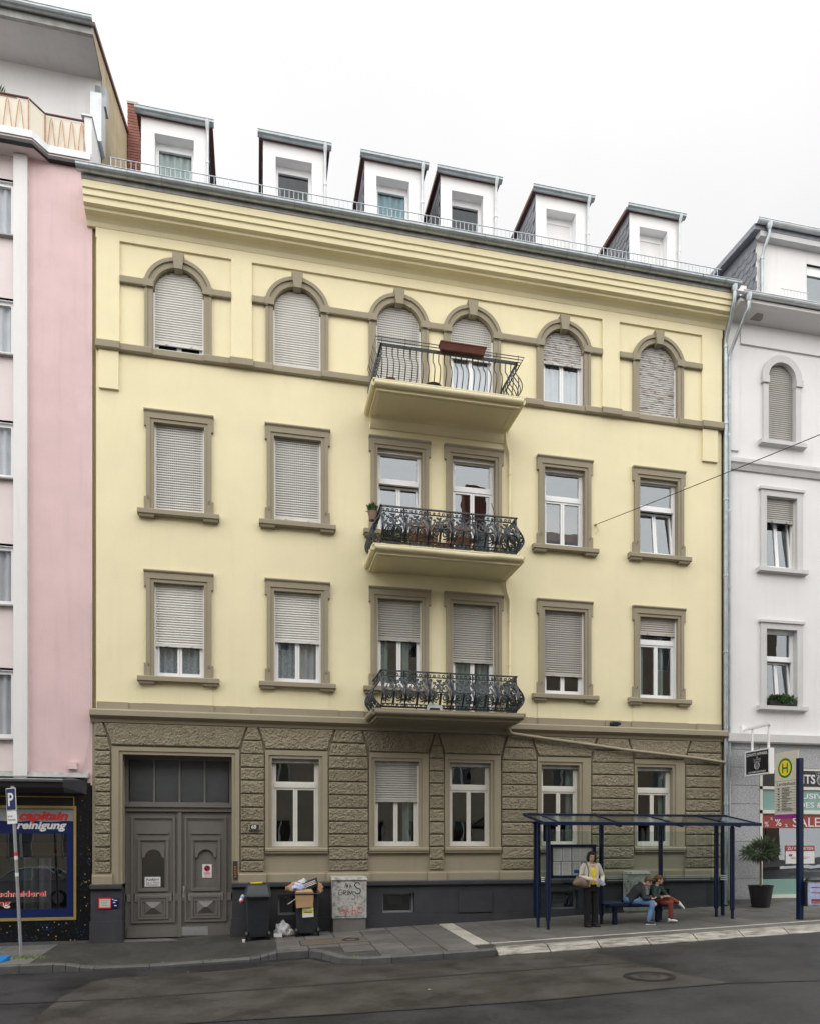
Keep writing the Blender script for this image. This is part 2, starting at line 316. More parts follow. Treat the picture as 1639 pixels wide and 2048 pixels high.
# ------------------------------------------------------------------ mesh helpers
ORG = {}
class MB:
    """collects boxes, prisms, tubes and lofts in world coordinates; build() links them as one mesh object"""
    def __init__(s): s.v = []; s.f = []; s.sm = []; s.mi = []; s.cur = 0
    def add(s, vs, fs, smooth=False):
        o = len(s.v); s.v += [Vector(p) for p in vs]; s.f += [tuple(i + o for i in f) for f in fs]
        s.sm += [smooth] * len(fs); s.mi += [s.cur] * len(fs); return s
    def box(s, x0, x1, y0, y1, z0, z1):
        return s.add([(x0, y0, z0), (x1, y0, z0), (x1, y1, z0), (x0, y1, z0), (x0, y0, z1), (x1, y0, z1), (x1, y1, z1), (x0, y1, z1)],
                     [(0, 3, 2, 1), (4, 5, 6, 7), (0, 1, 5, 4), (1, 2, 6, 5), (2, 3, 7, 6), (3, 0, 4, 7)])
    def hexa(s, b, t):
        return s.add(list(b) + list(t), [(0, 3, 2, 1), (4, 5, 6, 7), (0, 1, 5, 4), (1, 2, 6, 5), (2, 3, 7, 6), (3, 0, 4, 7)])
    def quad(s, a, b, c, d): return s.add([a, b, c, d], [(0, 1, 2, 3)])
    def poly(s, pts, sm=False): return s.add(pts, [tuple(range(len(pts)))], sm)
    def extr(s, pts, vec, caps=True):
        n = len(pts); vec = Vector(vec); a = [Vector(p) for p in pts]; b = [p + vec for p in a]
        fs = [(i, (i + 1) % n, n + (i + 1) % n, n + i) for i in range(n)]
        if caps: fs += [tuple(reversed(range(n))), tuple(range(n, 2 * n))]
        return s.add(a + b, fs)
    def xprof(s, prof, x0, x1, caps=True):       # profile in (y,z) swept along X
        return s.extr([(x0, y, z) for y, z in prof], (x1 - x0, 0, 0), caps)
    def ring_frames(s, pts):
        pts = [Vector(p) for p in pts]; out = []
        up = None
        for i, p in enumerate(pts):
            t = (pts[min(i + 1, len(pts) - 1)] - pts[max(i - 1, 0)])
            t = t.normalized() if t.length > 1e-9 else Vector((0, 0, 1))
            if up is None:
                up = Vector((0, 0, 1)) if abs(t.z) < .9 else Vector((0, 1, 0))
            u = (up - t * up.dot(t));
            if u.length < 1e-6: u = t.orthogonal()
            u.normalize(); up = u; out.append((p, t, u, t.cross(u)))
        return out
    def tube(s, pts, r, n=6, smooth=True, caps=True, closed=False):
        fr = s.ring_frames(pts); rs = r if isinstance(r, (list, tuple)) else [r] * len(fr)
        vs = []
        for (p, t, u, v), q in zip(fr, rs):
            for k in range(n):
                a = 2 * math.pi * (k + .5) / n; vs.append(p + (u * math.cos(a) + v * math.sin(a)) * q)
        m = len(fr); fs = []
        for i in range(m - 1 + (1 if closed else 0)):
            j = (i + 1) % m
            for k in range(n):
                fs.append((i * n + k, i * n + (k + 1) % n, j * n + (k + 1) % n, j * n + k))
        s.add(vs, fs, smooth)
        if caps and not closed:
            s.add(vs[:n], [tuple(reversed(range(n)))]); s.add(vs[-n:], [tuple(range(n))])
        return s
    def loft(s, rings, n=12, smooth=True, caps=True):     # rings: (centre, rx vector, ry vector)
        vs = []
        for c, a, b in rings:
            c, a, b = Vector(c), Vector(a), Vector(b)
            for k in range(n):
                t = 2 * math.pi * k / n; vs.append(c + a * math.cos(t) + b * math.sin(t))
        fs = [(i * n + k, i * n + (k + 1) % n, (i + 1) * n + (k + 1) % n, (i + 1) * n + k) for i in range(len(rings) - 1) for k in range(n)]
        s.add(vs, fs, smooth)
        if caps: s.add(vs[:n], [tuple(reversed(range(n)))], False); s.add(vs[-n:], [tuple(range(n))], False)
        return s
    def disc(s, c, nrm, r, n=24, r0=0.):
        c = Vector(c); nrm = Vector(nrm).normalized(); u = nrm.orthogonal().normalized(); v = nrm.cross(u)
        P = [c + (u * math.cos(2 * math.pi * k / n) + v * math.sin(2 * math.pi * k / n)) * r for k in range(n)]
        if r0:
            Q = [c + (u * math.cos(2 * math.pi * k / n) + v * math.sin(2 * math.pi * k / n)) * r0 for k in range(n)]
            return s.add(P + Q, [(k, (k + 1) % n, n + (k + 1) % n, n + k) for k in range(n)])
        return s.poly(P)
    def xf(s, mat, start=0):
        for i in range(start, len(s.v)): s.v[i] = mat @ s.v[i]
        return s
    def build(s, name, mat, parent=None, org=None, recalc=True):
        o = Vector(org) if org is not None else (ORG[parent] if parent is not None else Vector((0, 0, 0)))
        me = bpy.data.meshes.new(name); me.from_pydata([tuple(p - o) for p in s.v], [], s.f)
        for p, sm, mi in zip(me.polygons, s.sm, s.mi): p.use_smooth = sm; p.material_index = mi
        if recalc and len(s.f) > 1:
            bm = bmesh.new(); bm.from_mesh(me); bmesh.ops.recalc_face_normals(bm, faces=bm.faces); bm.to_mesh(me); bm.free()
        for mm in (mat if isinstance(mat, (list, tuple)) else [mat]): me.materials.append(M[mm])
        return link(me, name, parent, o)
def link(me, name, parent=None, o=Vector((0, 0, 0))):
    ob = bpy.data.objects.new(name, me); col.objects.link(ob); o = Vector(o); ORG[ob] = o
    if parent is not None: ob.parent = parent; ob.location = o - ORG[parent]
    else: ob.location = o
    return ob
def thing(name, label, cat, loc, group=None):
    e = bpy.data.objects.new(name, None); col.objects.link(e); e.location = loc; e.empty_display_size = .2; ORG[e] = Vector(loc)
    e['label'] = label; e['category'] = cat
    if group: e['group'] = group
    return e
def tag(o, label, cat, group=None):
    o['label'] = label; o['category'] = cat
    if group: o['group'] = group
    return o
def struct(o, kind='structure'): o['kind'] = kind; return o
def share(src, name, parent, o):
    return link(src.data, name, parent, o)
def text(name, body, size, mat, parent, mtx, extrude=.002, bold=0., shear=0., align='LEFT', width=None):
    c = bpy.data.curves.new(name, 'FONT'); c.body = body; c.size = size; c.extrude = extrude; c.offset = bold; c.shear = shear; c.align_x = align
    c.resolution_u = 3
    t = bpy.data.objects.new(name, c); col.objects.link(t); bpy.context.view_layer.update()
    me = bpy.data.meshes.new_from_object(t.evaluated_get(bpy.context.evaluated_depsgraph_get())); bpy.data.objects.remove(t)
    if width and len(me.vertices):
        xs = [v.co.x for v in me.vertices]; k = width / max(1e-6, max(xs) - min(xs)); x0 = min(xs)
        for v in me.vertices: v.co.x = (v.co.x - (x0 if align == 'LEFT' else 0)) * k
    me.transform(mtx); o = ORG[parent]; me.transform(Matrix.Translation(-o))
    me.materials.clear(); me.materials.append(M[mat]); return link(me, name, parent, o)
def face_mtx(p, xdir, zdir):      # text frame: local x -> xdir, local y -> zdir
    x = Vector(xdir).normalized(); y = Vector(zdir).normalized(); z = x.cross(y)
    return Matrix(((x.x, y.x, z.x, p[0]), (x.y, y.y, z.y, p[1]), (x.z, y.z, z.z, p[2]), (0, 0, 0, 1)))
FRONT = lambda x, y, z: face_mtx((x, y, z), (1, 0, 0), (0, 0, 1))

# ------------------------------------------------------------------ ground levels (street climbs to the right)
def g(X): return .01 + .037 * (X + 2) if X > -2 else .01 + .004 * (X + 2)
def sst(a, b, x): t = max(0, min(1, (x - a) / (b - a))); return t * t * (3 - 2 * t)
def zr(X): return g(X) - .188
def zp(X, Y):
    z = g(X) + .04 + .03 * Y
    wdip = sst(-3.7, -3.0, X) * (1 - sst(-.1, .5, X))
    return z - wdip * .10 * max(0, min(1, (-Y - .5) / 1.8))

# ------------------------------------------------------------------ road, pavement, kerbs
def xs_range(a, b, st):
    n = max(1, int(round((b - a) / st))); return [a + (b - a) * i / n for i in range(n + 1)]
def interp(tab, x):
    if x <= tab[0][0]: return tab[0][1]
    for (a, p), (b, q) in zip(tab, tab[1:]):
        if x <= b: return p + (q - p) * (x - a) / max(1e-9, b - a)
    return tab[-1][1]
def strip_sheet(name, xs, top, bot, zf, mat, n=1, parent=None):
    m = MB(); vs = []; fs = []
    for x in xs:
        a, b = top(x), bot(x)
        for k in range(n + 1):
            y = a + (b - a) * k / n; vs.append((x, y, zf(x, y)))
    for i in range(len(xs) - 1):
        for k in range(n): fs.append((i * (n + 1) + k, i * (n + 1) + k + 1, (i + 1) * (n + 1) + k + 1, (i + 1) * (n + 1) + k))
    m.add(vs, fs, True); o = m.build(name, mat, parent, (0, 0, 0) if parent is None else None)
    me = o.data
    if sum(p.normal.z for p in me.polygons) < 0: me.flip_normals()
    return o
def zroad(x, y): return zr(x) if -200 < x < 200 else 0
XS_ALL = sorted(set([-150, -80, -40, -20, -12, -8, -2, 20, 60, 150] + [round(-6 + .5 * i, 2) for i in range(53)]))
road = struct(strip_sheet('road', XS_ALL, lambda x: 13, lambda x: -14.6, lambda x, y: zr(x), 'asphalt_new', 3))
ptop = [(-2.99, -4.6), (-2.8, -3.45), (-2.55, -3.18), (-1.92, -3.12), (-.54, -3.15), (.2, -3.0), (.5, -2.55), (1.05, -2.5), (1.25, -2.95), (1.65, -3.5), (2.2, -3.72), (4.4, -3.75), (6.3, -3.78), (6.5, -5.2), (6.68, -6.4), (6.95, -7.36)]
pbot = [(-2.99, -6.95), (-1.14, -6.95), (1.93, -7.27), (4.13, -7.40), (5.98, -7.34), (6.95, -7.38)]
xsP = sorted(set([round(-2.99 + .1 * i, 3) for i in range(100)] + [p[0] for p in ptop] + [p[0] for p in pbot])); xsP = [x for x in xsP if x <= 6.95]
struct(strip_sheet('road_patch', xsP, lambda x: interp(ptop, x) + .02 * noise.noise(Vector((x * 2.3, 0, 0))), lambda x: interp(pbot, x) + .03 * noise.noise(Vector((x * 1.7, 5, 0))), lambda x, y: zr(x) + .004, 'asphalt_old', 3))
smt = [(3.7, -4.85), (4.6, -4.66), (6.0, -4.7), (7.4, -5.2)]; smb = [(3.7, -4.9), (4.6, -5.12), (6.0, -5.3), (7.4, -5.7)]
pm('tar', (.016, .016, .018), .45, .2, 3, .2, 120)
strip_sheet('tar_seam', xs_range(-5.5, 6.6, .25), lambda x: -5.08 - .03 * x + .03 * noise.noise(Vector((x, 0, 2))), lambda x: -5.13 - .03 * x + .03 * noise.noise(Vector((x, 0, 2))) - .05 * abs(noise.noise(Vector((x * .8, 3, 2)))), lambda x, y: zr(x) + .0075, 'tar', 1, road)
strip_sheet('tar_seam', xs_range(-3.0, 9.5, .25), lambda x: (interp(pbot, x) if x < 6.95 else -7.36 - .25 * (x - 6.95)) + .02 + .02 * noise.noise(Vector((x * 1.4, 0, 7))), lambda x: (interp(pbot, x) if x < 6.95 else -7.36 - .25 * (x - 6.95)) - .035 + .02 * noise.noise(Vector((x * 1.4, 0, 7))), lambda x, y: zr(x) + .0075, 'tar', 1, road)
mk = MB()
for a, b in ((-6.2, -4.75),):
    mk.quad((a, -2.9, zr(a) + .006), (b, -2.75, zr(b) + .006), (b - .1, -2.62, zr(b) + .006), (a, -2.7, zr(a) + .006))
mk.build('road_marking', 'off_white', road)

def kin(X): return -2.15 - 1.30 * sst(1.05, 1.95, X) + (.1 if X > 4.55 else 0)   # inner (house side) kerb line
pave = struct(strip_sheet('pavement', sorted(set([x for x in XS_ALL if -40 <= x <= 60] + xs_range(-4.2, 2.2, .1))), lambda x: .35, lambda x: kin(x), lambda x, y: zp(x, y) - (.0 if -4.16 < x < .42 else .02), 'setts', 8))
# paving slabs: alike slabs share one mesh
slab_cache = {}
def slab(x0, y0, w, h, mat, gap=.009):
    key = (round(w, 3), round(h, 3), mat, x0 > -2)
    o = Vector((x0, y0, zp(x0, y0)))
    zf = lambda x, y: zp(x0 + x, y0 + y) if abs(x0) < 50 else 0
    if key not in slab_cache:
        m = MB(); c = [(gap, gap), (w - gap, gap), (w - gap, h - gap), (gap, h - gap)]
        sx = (zp(x0 + w, y0) - zp(x0, y0)) / w; sy = .03
        b = .006
        lo = [(x, y, sx * x + sy * y - .03) for x, y in c]; mid = [(x, y, sx * x + sy * y - b) for x, y in c]
        hi = [(x + (b if x < w / 2 else -b), y + (b if y < h / 2 else -b), sx * x + sy * y) for x, y in c]
        m.add(lo + mid + hi, [(0, 1, 5, 4), (1, 2, 6, 5), (2, 3, 7, 6), (3, 0, 4, 7), (4, 5, 9, 8), (5, 6, 10, 9), (6, 7, 11, 10), (7, 4, 8, 11), (8, 9, 10, 11)])
        ob = m.build('paving_slab', mat, None, (0, 0, 0)); ob.parent = pave; ob.location = o; ORG[ob] = o; slab_cache[key] = ob; return
    ob = share(slab_cache[key], 'paving_slab', pave, o); ob.location.z += random.uniform(-.002, .002)
rows = [(-.42, .40)] + [(-.42 - .6 * (i + 1), .6) for i in range(5)]
for y0, h in rows:
    for i in range(6):
        x0 = .42 + .64 * i; wd = .64
        if y0 < kin(x0 + .1) - .02 or y0 < kin(x0 + wd - .1) - .05: continue
        if y0 + h > -1.86 and y0 < -1.16 and x0 + wd > .95 and x0 < 2.3: continue
        slab(x0, y0, wd, h, 'slab_light' if h < .5 else 'slab')
for i in range(3):
    slab(.42 + .64 * i, -1.165, .64, .143, 'slab'); slab(.42 + .64 * i, -2.14, .64, .30, 'slab')
slab(.42, -1.84, .505, .67, 'slab')
for i, h in enumerate((.62, .7, .68, .62)):
    slab(4.28, -.42 - .62 * (i + 1) - .02 * i if i else -1.0, .37, .62, 'slab_white')
slab(4.28, -.37, .37, .37, 'slab_white')
for j in range(6):
    h = .5 if j else .38; y0 = -.40 - .5 * j
    for i in range(24):
        slab(4.66 + .5 * i, y0, .5, h, 'slab_light' if j == 0 else 'slab', .005)
for i in range(12):
    slab(4.66 + 1.0 * i, -2.985, 1.0, .075, 'slab_white', .003)
    slab(4.66 + 1.0 * i, -3.335, 1.0, .345, 'slab', .005)
for j, (y0, h) in enumerate(((-.72, .70), (-1.43, .70), (-2.14, .70))):
    for i in range(5):
        slab(-5.17 - 1.0 * i, y0, 1.0, h, 'slab_light', .006)
# kerb stones
kerb = struct(thing('kerb', '', '', (0, 0, 0))); del kerb['label']; del kerb['category']
def kerb_piece(p0, p1, wid, mat, slope=0., lift=0.):
    a, b = Vector(p0), Vector(p1); t = (b - a).normalized(); nrm = Vector((-t.y, t.x))   # points to the house
    ga = t * (.013 if slope else .005); a = a + ga; b = b - ga
    def P(p, dz): return (p.x, p.y, dz)
    m = MB(); q = []
    for p in (a, b):
        i = p + nrm * wid; fo = p - nrm * slope; zt = zp(p.x, p.y) + lift; zti = zp(i.x, i.y) + lift
        zt = max(zt, zr(p.x) + .02)
        q.append([(i.x, i.y, zr(p.x) - .1), (i.x, i.y, zti), (p.x + nrm.x * .02, p.y + nrm.y * .02, zt), (p.x, p.y, zt - .02), (fo.x, fo.y, zr(p.x) + .012), (fo.x, fo.y, zr(p.x) - .1)])
    n = 6
    m.add(q[0] + q[1], [(k, (k + 1) % n, n + (k + 1) % n, n + k) for k in range(n)] + [tuple(range(n)), tuple(range(2 * n - 1, n - 1, -1))])
    m.build('kerb_stone', mat, kerb, (a.x, a.y, zr(a.x)))
line = [(-14.3 + i, -2.3) for i in range(11)] + [(x, -2.3) for x in (-3.72, -3.50, -3.25, -3.0, -2.0, -1.0, -.1, .1, .25)]
line += [(.42, -2.3), (1.05, -2.31), (1.28, -2.62), (1.42, -3.0), (1.60, -3.32), (1.95, -3.55), (2.5, -3.6), (3.5, -3.6), (4.56, -3.6)]
for p0, p1 in zip(line, line[1:]): kerb_piece(p0, p1, .15, 'kerb_dark')
x = 4.57
for i in range(14):
    kerb_piece((x, -3.52), (x + 1.075, -3.52), .17, 'kerb_white', .16, .0); x += 1.075
# opposite pavement behind the camera
struct(strip_sheet('opposite_pavement', XS_ALL, lambda x: -14.6, lambda x: -20, lambda x, y: zr(x) + .14, 'concrete', 2))
# utility covers and manhole
uc = thing('utility_cover', 'long brown cast cover set in the paving before the grey cabinet', 'cover', (1.65, -1.5, zp(1.65, -1.5)))
def tilted(x, y, dz): return (x, y, zp(x, y) + dz)
for a, b in ((.98, 1.62), (1.68, 2.32)):
    m = MB(); m.hexa([tilted(a, -1.78, -.03), tilted(b, -1.78, -.03), tilted(b, -1.22, -.03), tilted(a, -1.22, -.03)], [tilted(a, -1.78, .006), tilted(b, -1.78, .006), tilted(b, -1.22, .006), tilted(a, -1.22, .006)])
    m.build('cover_plate', 'cover_brown', uc)
m = MB()
for a, b, c, d_ in ((.93, 2.37, -1.83, -1.785), (.93, 2.37, -1.215, -1.17), (.93, .975, -1.785, -1.215), (2.325, 2.37, -1.785, -1.215), (1.628, 1.672, -1.785, -1.215)):
    m.hexa([tilted(a, c, -.03), tilted(b, c, -.03), tilted(b, d_, -.03), tilted(a, d_, -.03)], [tilted(a, c, .008), tilted(b, c, .008), tilted(b, d_, .008), tilted(a, d_, .008)])
m.build('frame', 'kerb_dark', uc)
m = MB(); m.disc((2.0, -1.5, zp(2.0, -1.5) + .011), (-.037, -.03, 1), .19, 24, .12); m.build('ring', 'black', uc)
mh = thing('manhole_cover', 'round iron manhole cover in the road below the bus stop', 'manhole cover', (6.12, -6.5, zr(6.12)))
nrm_r = Vector((-.037, 0, 1))
for r1, r0, dz, mt in ((.40, .33, .009, 'black'), (.32, 0, .008, 'asphalt_old'), (.31, .285, .012, 'tar'), (.16, .14, .012, 'tar')):
    MB().disc((6.12, -6.5, zr(6.12) + dz), nrm_r, r1, 32, r0).build('cover_ring' if r0 else 'cover_plate', mt, mh)

# ------------------------------------------------------------------ yellow apartment building
B = thing('apartment_building', 'yellow four-storey apartment building with olive trim and rusticated ground floor', 'building', (4.25, 0, .2))
XL, XR = -3.42, 12.0
COLS = {'A': -1.675, 'B': .955, 'C': 3.365, 'D': 5.20, 'E': 7.57, 'F': 10.17}
AC = {'A': -1.69, 'B': .945, 'C': 3.34, 'D': 5.155, 'E': 7.54, 'F': 10.15}
GW = {'B': (.369, 1.448), 'C': (2.759, 3.825), 'D': (4.583, 5.628), 'E': (6.946, 7.965), 'F': (9.553, 10.562)}
PIL = [(-3.45, -3.113), (-.338, .205), (1.657, 2.615), (4.064, 4.443), (5.886, 6.827), (8.278, 9.455), (10.909, 11.95)]
DOOR = (-2.872, -.526)
HW = .54; AR = .545; SPR = 14.55

def wall_cells(m, x0, x1, z0, z1, holes, y=0., zlo=None):
    xs = sorted(set([x0, x1] + [h[0] for h in holes] + [h[1] for h in holes])); zs = sorted(set([z0, z1] + [h[2] for h in holes] + [h[3] for h in holes]))
    xs = [x for x in xs if x0 <= x <= x1]; zs = [z for z in zs if z0 <= z <= z1]
    for a, b in zip(xs, xs[1:]):
        for c, d in zip(zs, zs[1:]):
            mx_, mz = (a + b) / 2, (c + d) / 2
            if any(h[0] < mx_ < h[1] and h[2] < mz < h[3] for h in holes): continue
            m.quad((a, y, c), (b, y, c), (b, y, d), (a, y, d))
def arc(xc, zc, r, n=20): return [(xc - r * math.cos(math.pi * i / n), zc + r * math.sin(math.pi * i / n)) for i in range(n + 1)]
WZ = {1: (5.95, 8.04), 2: (9.65, 11.605)}
holes = []
for k, c in COLS.items():
    for fl in (1, 2):
        z0, z1 = WZ[fl]
        if k == 'D': z0 = {1: 5.2, 2: 8.85}[fl]
        holes.append((c - HW, c + HW, z0, z1))
    zb = 13.235 if k not in 'CD' else 12.6
    holes.append((AC[k] - AR, AC[k] + AR, zb, SPR + AR))
m = MB(); wall_cells(m, XL, XR, 5.1, 16.1, holes)
for k, c in AC.items():
    a = arc(c, SPR, AR)
    for (x0, z0), (x1, z1) in zip(a, a[1:]): m.quad((x0, 0, z0), (x1, 0, z1), (x1, 0, SPR + AR), (x0, 0, SPR + AR))
m.build('upper_wall', 'yellow', B)
m = MB(); gh = [(DOOR[0], DOOR[1], -.5, 4.195)] + [(a, b, 2.15, 4.18) for a, b in GW.values()]
wall_cells(m, -3.5, 12.02, 1.22, 5.1, gh); m.build('ground_floor_wall', 'trim', B)
# body shell, inner partition, floors
m = MB(); m.quad((-3.47, .02, -.3), (-3.47, 11, -.3), (-3.47, 11, 16.3), (-3.47, .02, 16.3)); m.quad((12.02, .02, -.3), (12.02, 11, -.3), (12.02, 11, 16.3), (12.02, .02, 16.3)); m.quad((-3.47, 11, -.3), (12.02, 11, -.3), (12.02, 11, 16.3), (-3.47, 11, 16.3))
m.build('outer_shell', 'khaki_render', B)
m = MB(); m.box(-3.4, 11.95, 3.4, 3.5, .0, 16.2); m.build('interior_wall', 'interior', B)
for z in (.9, 4.75, 8.4, 12.3, 16.05):
    MB().box(-3.4, 11.95, .32, 3.38, z, z + .18).build('floor_slab', 'interior', B)
# recessed joint strip to the pink house
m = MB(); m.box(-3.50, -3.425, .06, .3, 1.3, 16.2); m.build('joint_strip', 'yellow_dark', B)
# frieze, pilasters, pendants (proud of the panels)
m = MB(); m.box(XL, XR, -.05, .02, 15.50, 16.1); m.build('frieze', 'yellow', B)
for a, b in ((XL + .02, -2.93), (-.54, -.08), (8.58, 9.05), (11.40, XR - .02)):
    MB().box(a, b, -.052, .02, 13.24, 15.5).build('pilaster', 'yellow', B)
for a, b in ((-3.36, -2.95), (11.42, 11.86)): MB().box(a, b, -.06, .02, 12.22, 13.06).xf(Matrix.Identity(4)).build('pendant', 'yellow', B)
# string course under the top floor
segs = []
edges = [XL, -2.93, AC['A'] - .56, AC['A'] + .56, -.56, -.06, AC['B'] - .56, AC['B'] + .56, AC['C'] - .56]
m = MB()
def course(a, b, y, zt, zb): MB().xprof([(.02, zb), (y + .03, zb), (y, zb + .03), (y, zt - .025), (y + .02, zt), (.02, zt)], a, b).build('string_course', 'trim', B)
course(XL + .005, -2.92, -.135, 13.25, 13.06); course(-2.918, AC['A'] - .56, -.10, 13.235, 13.06); course(AC['A'] - .558, AC['A'] + .558, -.075, 13.225, 13.055)
course(AC['A'] + .56, -.57, -.10, 13.235, 13.06); course(-.568, -.05, -.135, 13.25, 13.06); course(-.048, AC['B'] - .56, -.10, 13.235, 13.06); course(AC['B'] - .558, AC['B'] + .558, -.075, 13.225, 13.055)
course(AC['B'] + .56, AC['C'] - .56, -.10, 13.235, 13.06); course(AC['D'] + .56, AC['E'] - .56, -.10, 13.235, 13.06); course(AC['E'] - .558, AC['E'] + .558, -.075, 13.225, 13.055)
course(AC['E'] + .56, 8.55, -.10, 13.235, 13.06); course(8.552, 9.08, -.135, 13.25, 13.06); course(9.082, AC['F'] - .56, -.10, 13.235, 13.06); course(AC['F'] - .558, AC['F'] + .558, -.075, 13.225, 13.055)
course(AC['F'] + .56, 11.38, -.10, 13.235, 13.06); course(11.382, XR, -.135, 13.25, 13.06)
# impost bands between the arches
ib = [(-2.925, AC['A'] - .53), (AC['A'] + .53, -.545), (-.075, AC['B'] - .53), (AC['B'] + .53, AC['C'] - .53), (AC['C'] + .53, AC['D'] - .53), (AC['D'] + .53, AC['E'] - .53), (AC['E'] + .53, 8.575), (9.055, AC['F'] - .53), (AC['F'] + .53, 11.395)]
for a, b in ib: MB().xprof([(.02, 14.585), (-.075, 14.585), (-.085, 14.60), (-.085, 14.715), (-.07, 14.74), (.02, 14.74)], a, b).build('impost_band', 'trim', B)
# main cornice and eaves
cor = [(.02, 15.72), (-.06, 15.72), (-.10, 15.80), (-.18, 15.86), (-.30, 15.88), (-.31, 15.93), (-.40, 15.95), (-.41, 16.07), (-.445, 16.08), (-.445, 16.20), (-.48, 16.21), (-.48, 16.36), (.02, 16.38)]
m = MB(); m.xprof(cor, -3.60, 12.06); m.build('cornice', 'yellow', B)
m = MB(); m.xprof([(-.35, 16.38), (-.49, 16.365), (-.50, 16.46), (-.35, 16.50)], -3.62, 12.08); m.build('eaves_board', 'zinc_old', B)
def gutter(m, x0, x1, yc, zc, r, n=8, th=.008):
    out = [(yc - r * math.cos(math.pi * i / n), zc - r * math.sin(math.pi * i / n)) for i in range(n + 1)]
    inn = [(yc - (r - th) * math.cos(math.pi * i / n), zc - (r - th) * math.sin(math.pi * i / n)) for i in range(n + 1)][::-1]
    m.xprof(out + inn, x0, x1); m.tube([(x0, yc - r, zc + .004), (x1, yc - r, zc + .004)], .011, 6)
m = MB(); gutter(m, -3.70, 12.12, -.56, 16.56, .112); m.build('gutter', 'zinc', B)
random.seed(3)
for i in range(22):
    m = MB(); xx = -3.4 + i * .72 + random.uniform(-.06, .06); m.tube([(xx, -.56 - .118 * math.cos(a), 16.56 - .118 * math.sin(a)) for a in [math.pi * k / 8 for k in range(9)]], .007, 4); m.build('gutter_bracket', 'zinc_old', B)
m = MB(); m.quad((-3.6, -.46, 16.5), (12.06, -.46, 16.5), (12.06, 6.5, 20.2), (-3.6, 6.5, 20.2)); m.quad((-3.6, 6.5, 20.2), (12.06, 6.5, 20.2), (12.06, 11, 16.5), (-3.6, 11, 16.5))
for xx in (-3.6, 12.06): m.poly([(xx, -.46, 16.5), (xx, 6.5, 20.2), (xx, 11, 16.5)])
roofo = m.build('roof', 'slate', B)
# snow guard
m = MB(); zg = 17.36; yg = .02; zb_ = 16.80
m.tube([(-3.15, yg, zg), (12.0, yg, zg)], .012, 5); m.tube([(-3.15, yg, zb_ + .05), (12.0, yg, zb_ + .05)], .012, 5)
xx = -3.12
while xx < 12.0: m.tube([(xx, yg, zb_), (xx, yg, zg)], .0075 if int(round((xx + 3.12) / .105)) % 8 else .012, 4, caps=False); xx += .105
m.build('snow_guard', 'zinc', B)

def slates(m, P0, U, V, poly_test, su=.24, sv=.17, lap=.3):
    """small overlapping diamond-cut slates on the plane P0 + u*U + v*V (unit axes), kept where poly_test(u, v)"""
    Nn = U.cross(V).normalized(); rows = int(3.2 / sv)
    for j in range(rows):
        for i in range(-12, 24):
            u = i * su + (su / 2 if j % 2 else 0); v = j * sv
            if not (poly_test(u + su * .5, v + sv * .5)): continue
            pts = [(0, sv * 1.25), (su * .97, sv * 1.25), (su * .97, sv * .3), (su * .75, -.01), (su * .2, -.02), (0, sv * .25)]
            q = [P0 + U * (u + a) + V * (v + b) + Nn * (.022 - .014 * (b / (sv * 1.25))) for a, b in pts]
            m.poly(q)
            m.quad(q[4], q[3], q[3] - Nn * .018, q[4] - Nn * .018); m.quad(q[3], q[2], q[2] - Nn * .018, q[3] - Nn * .018)

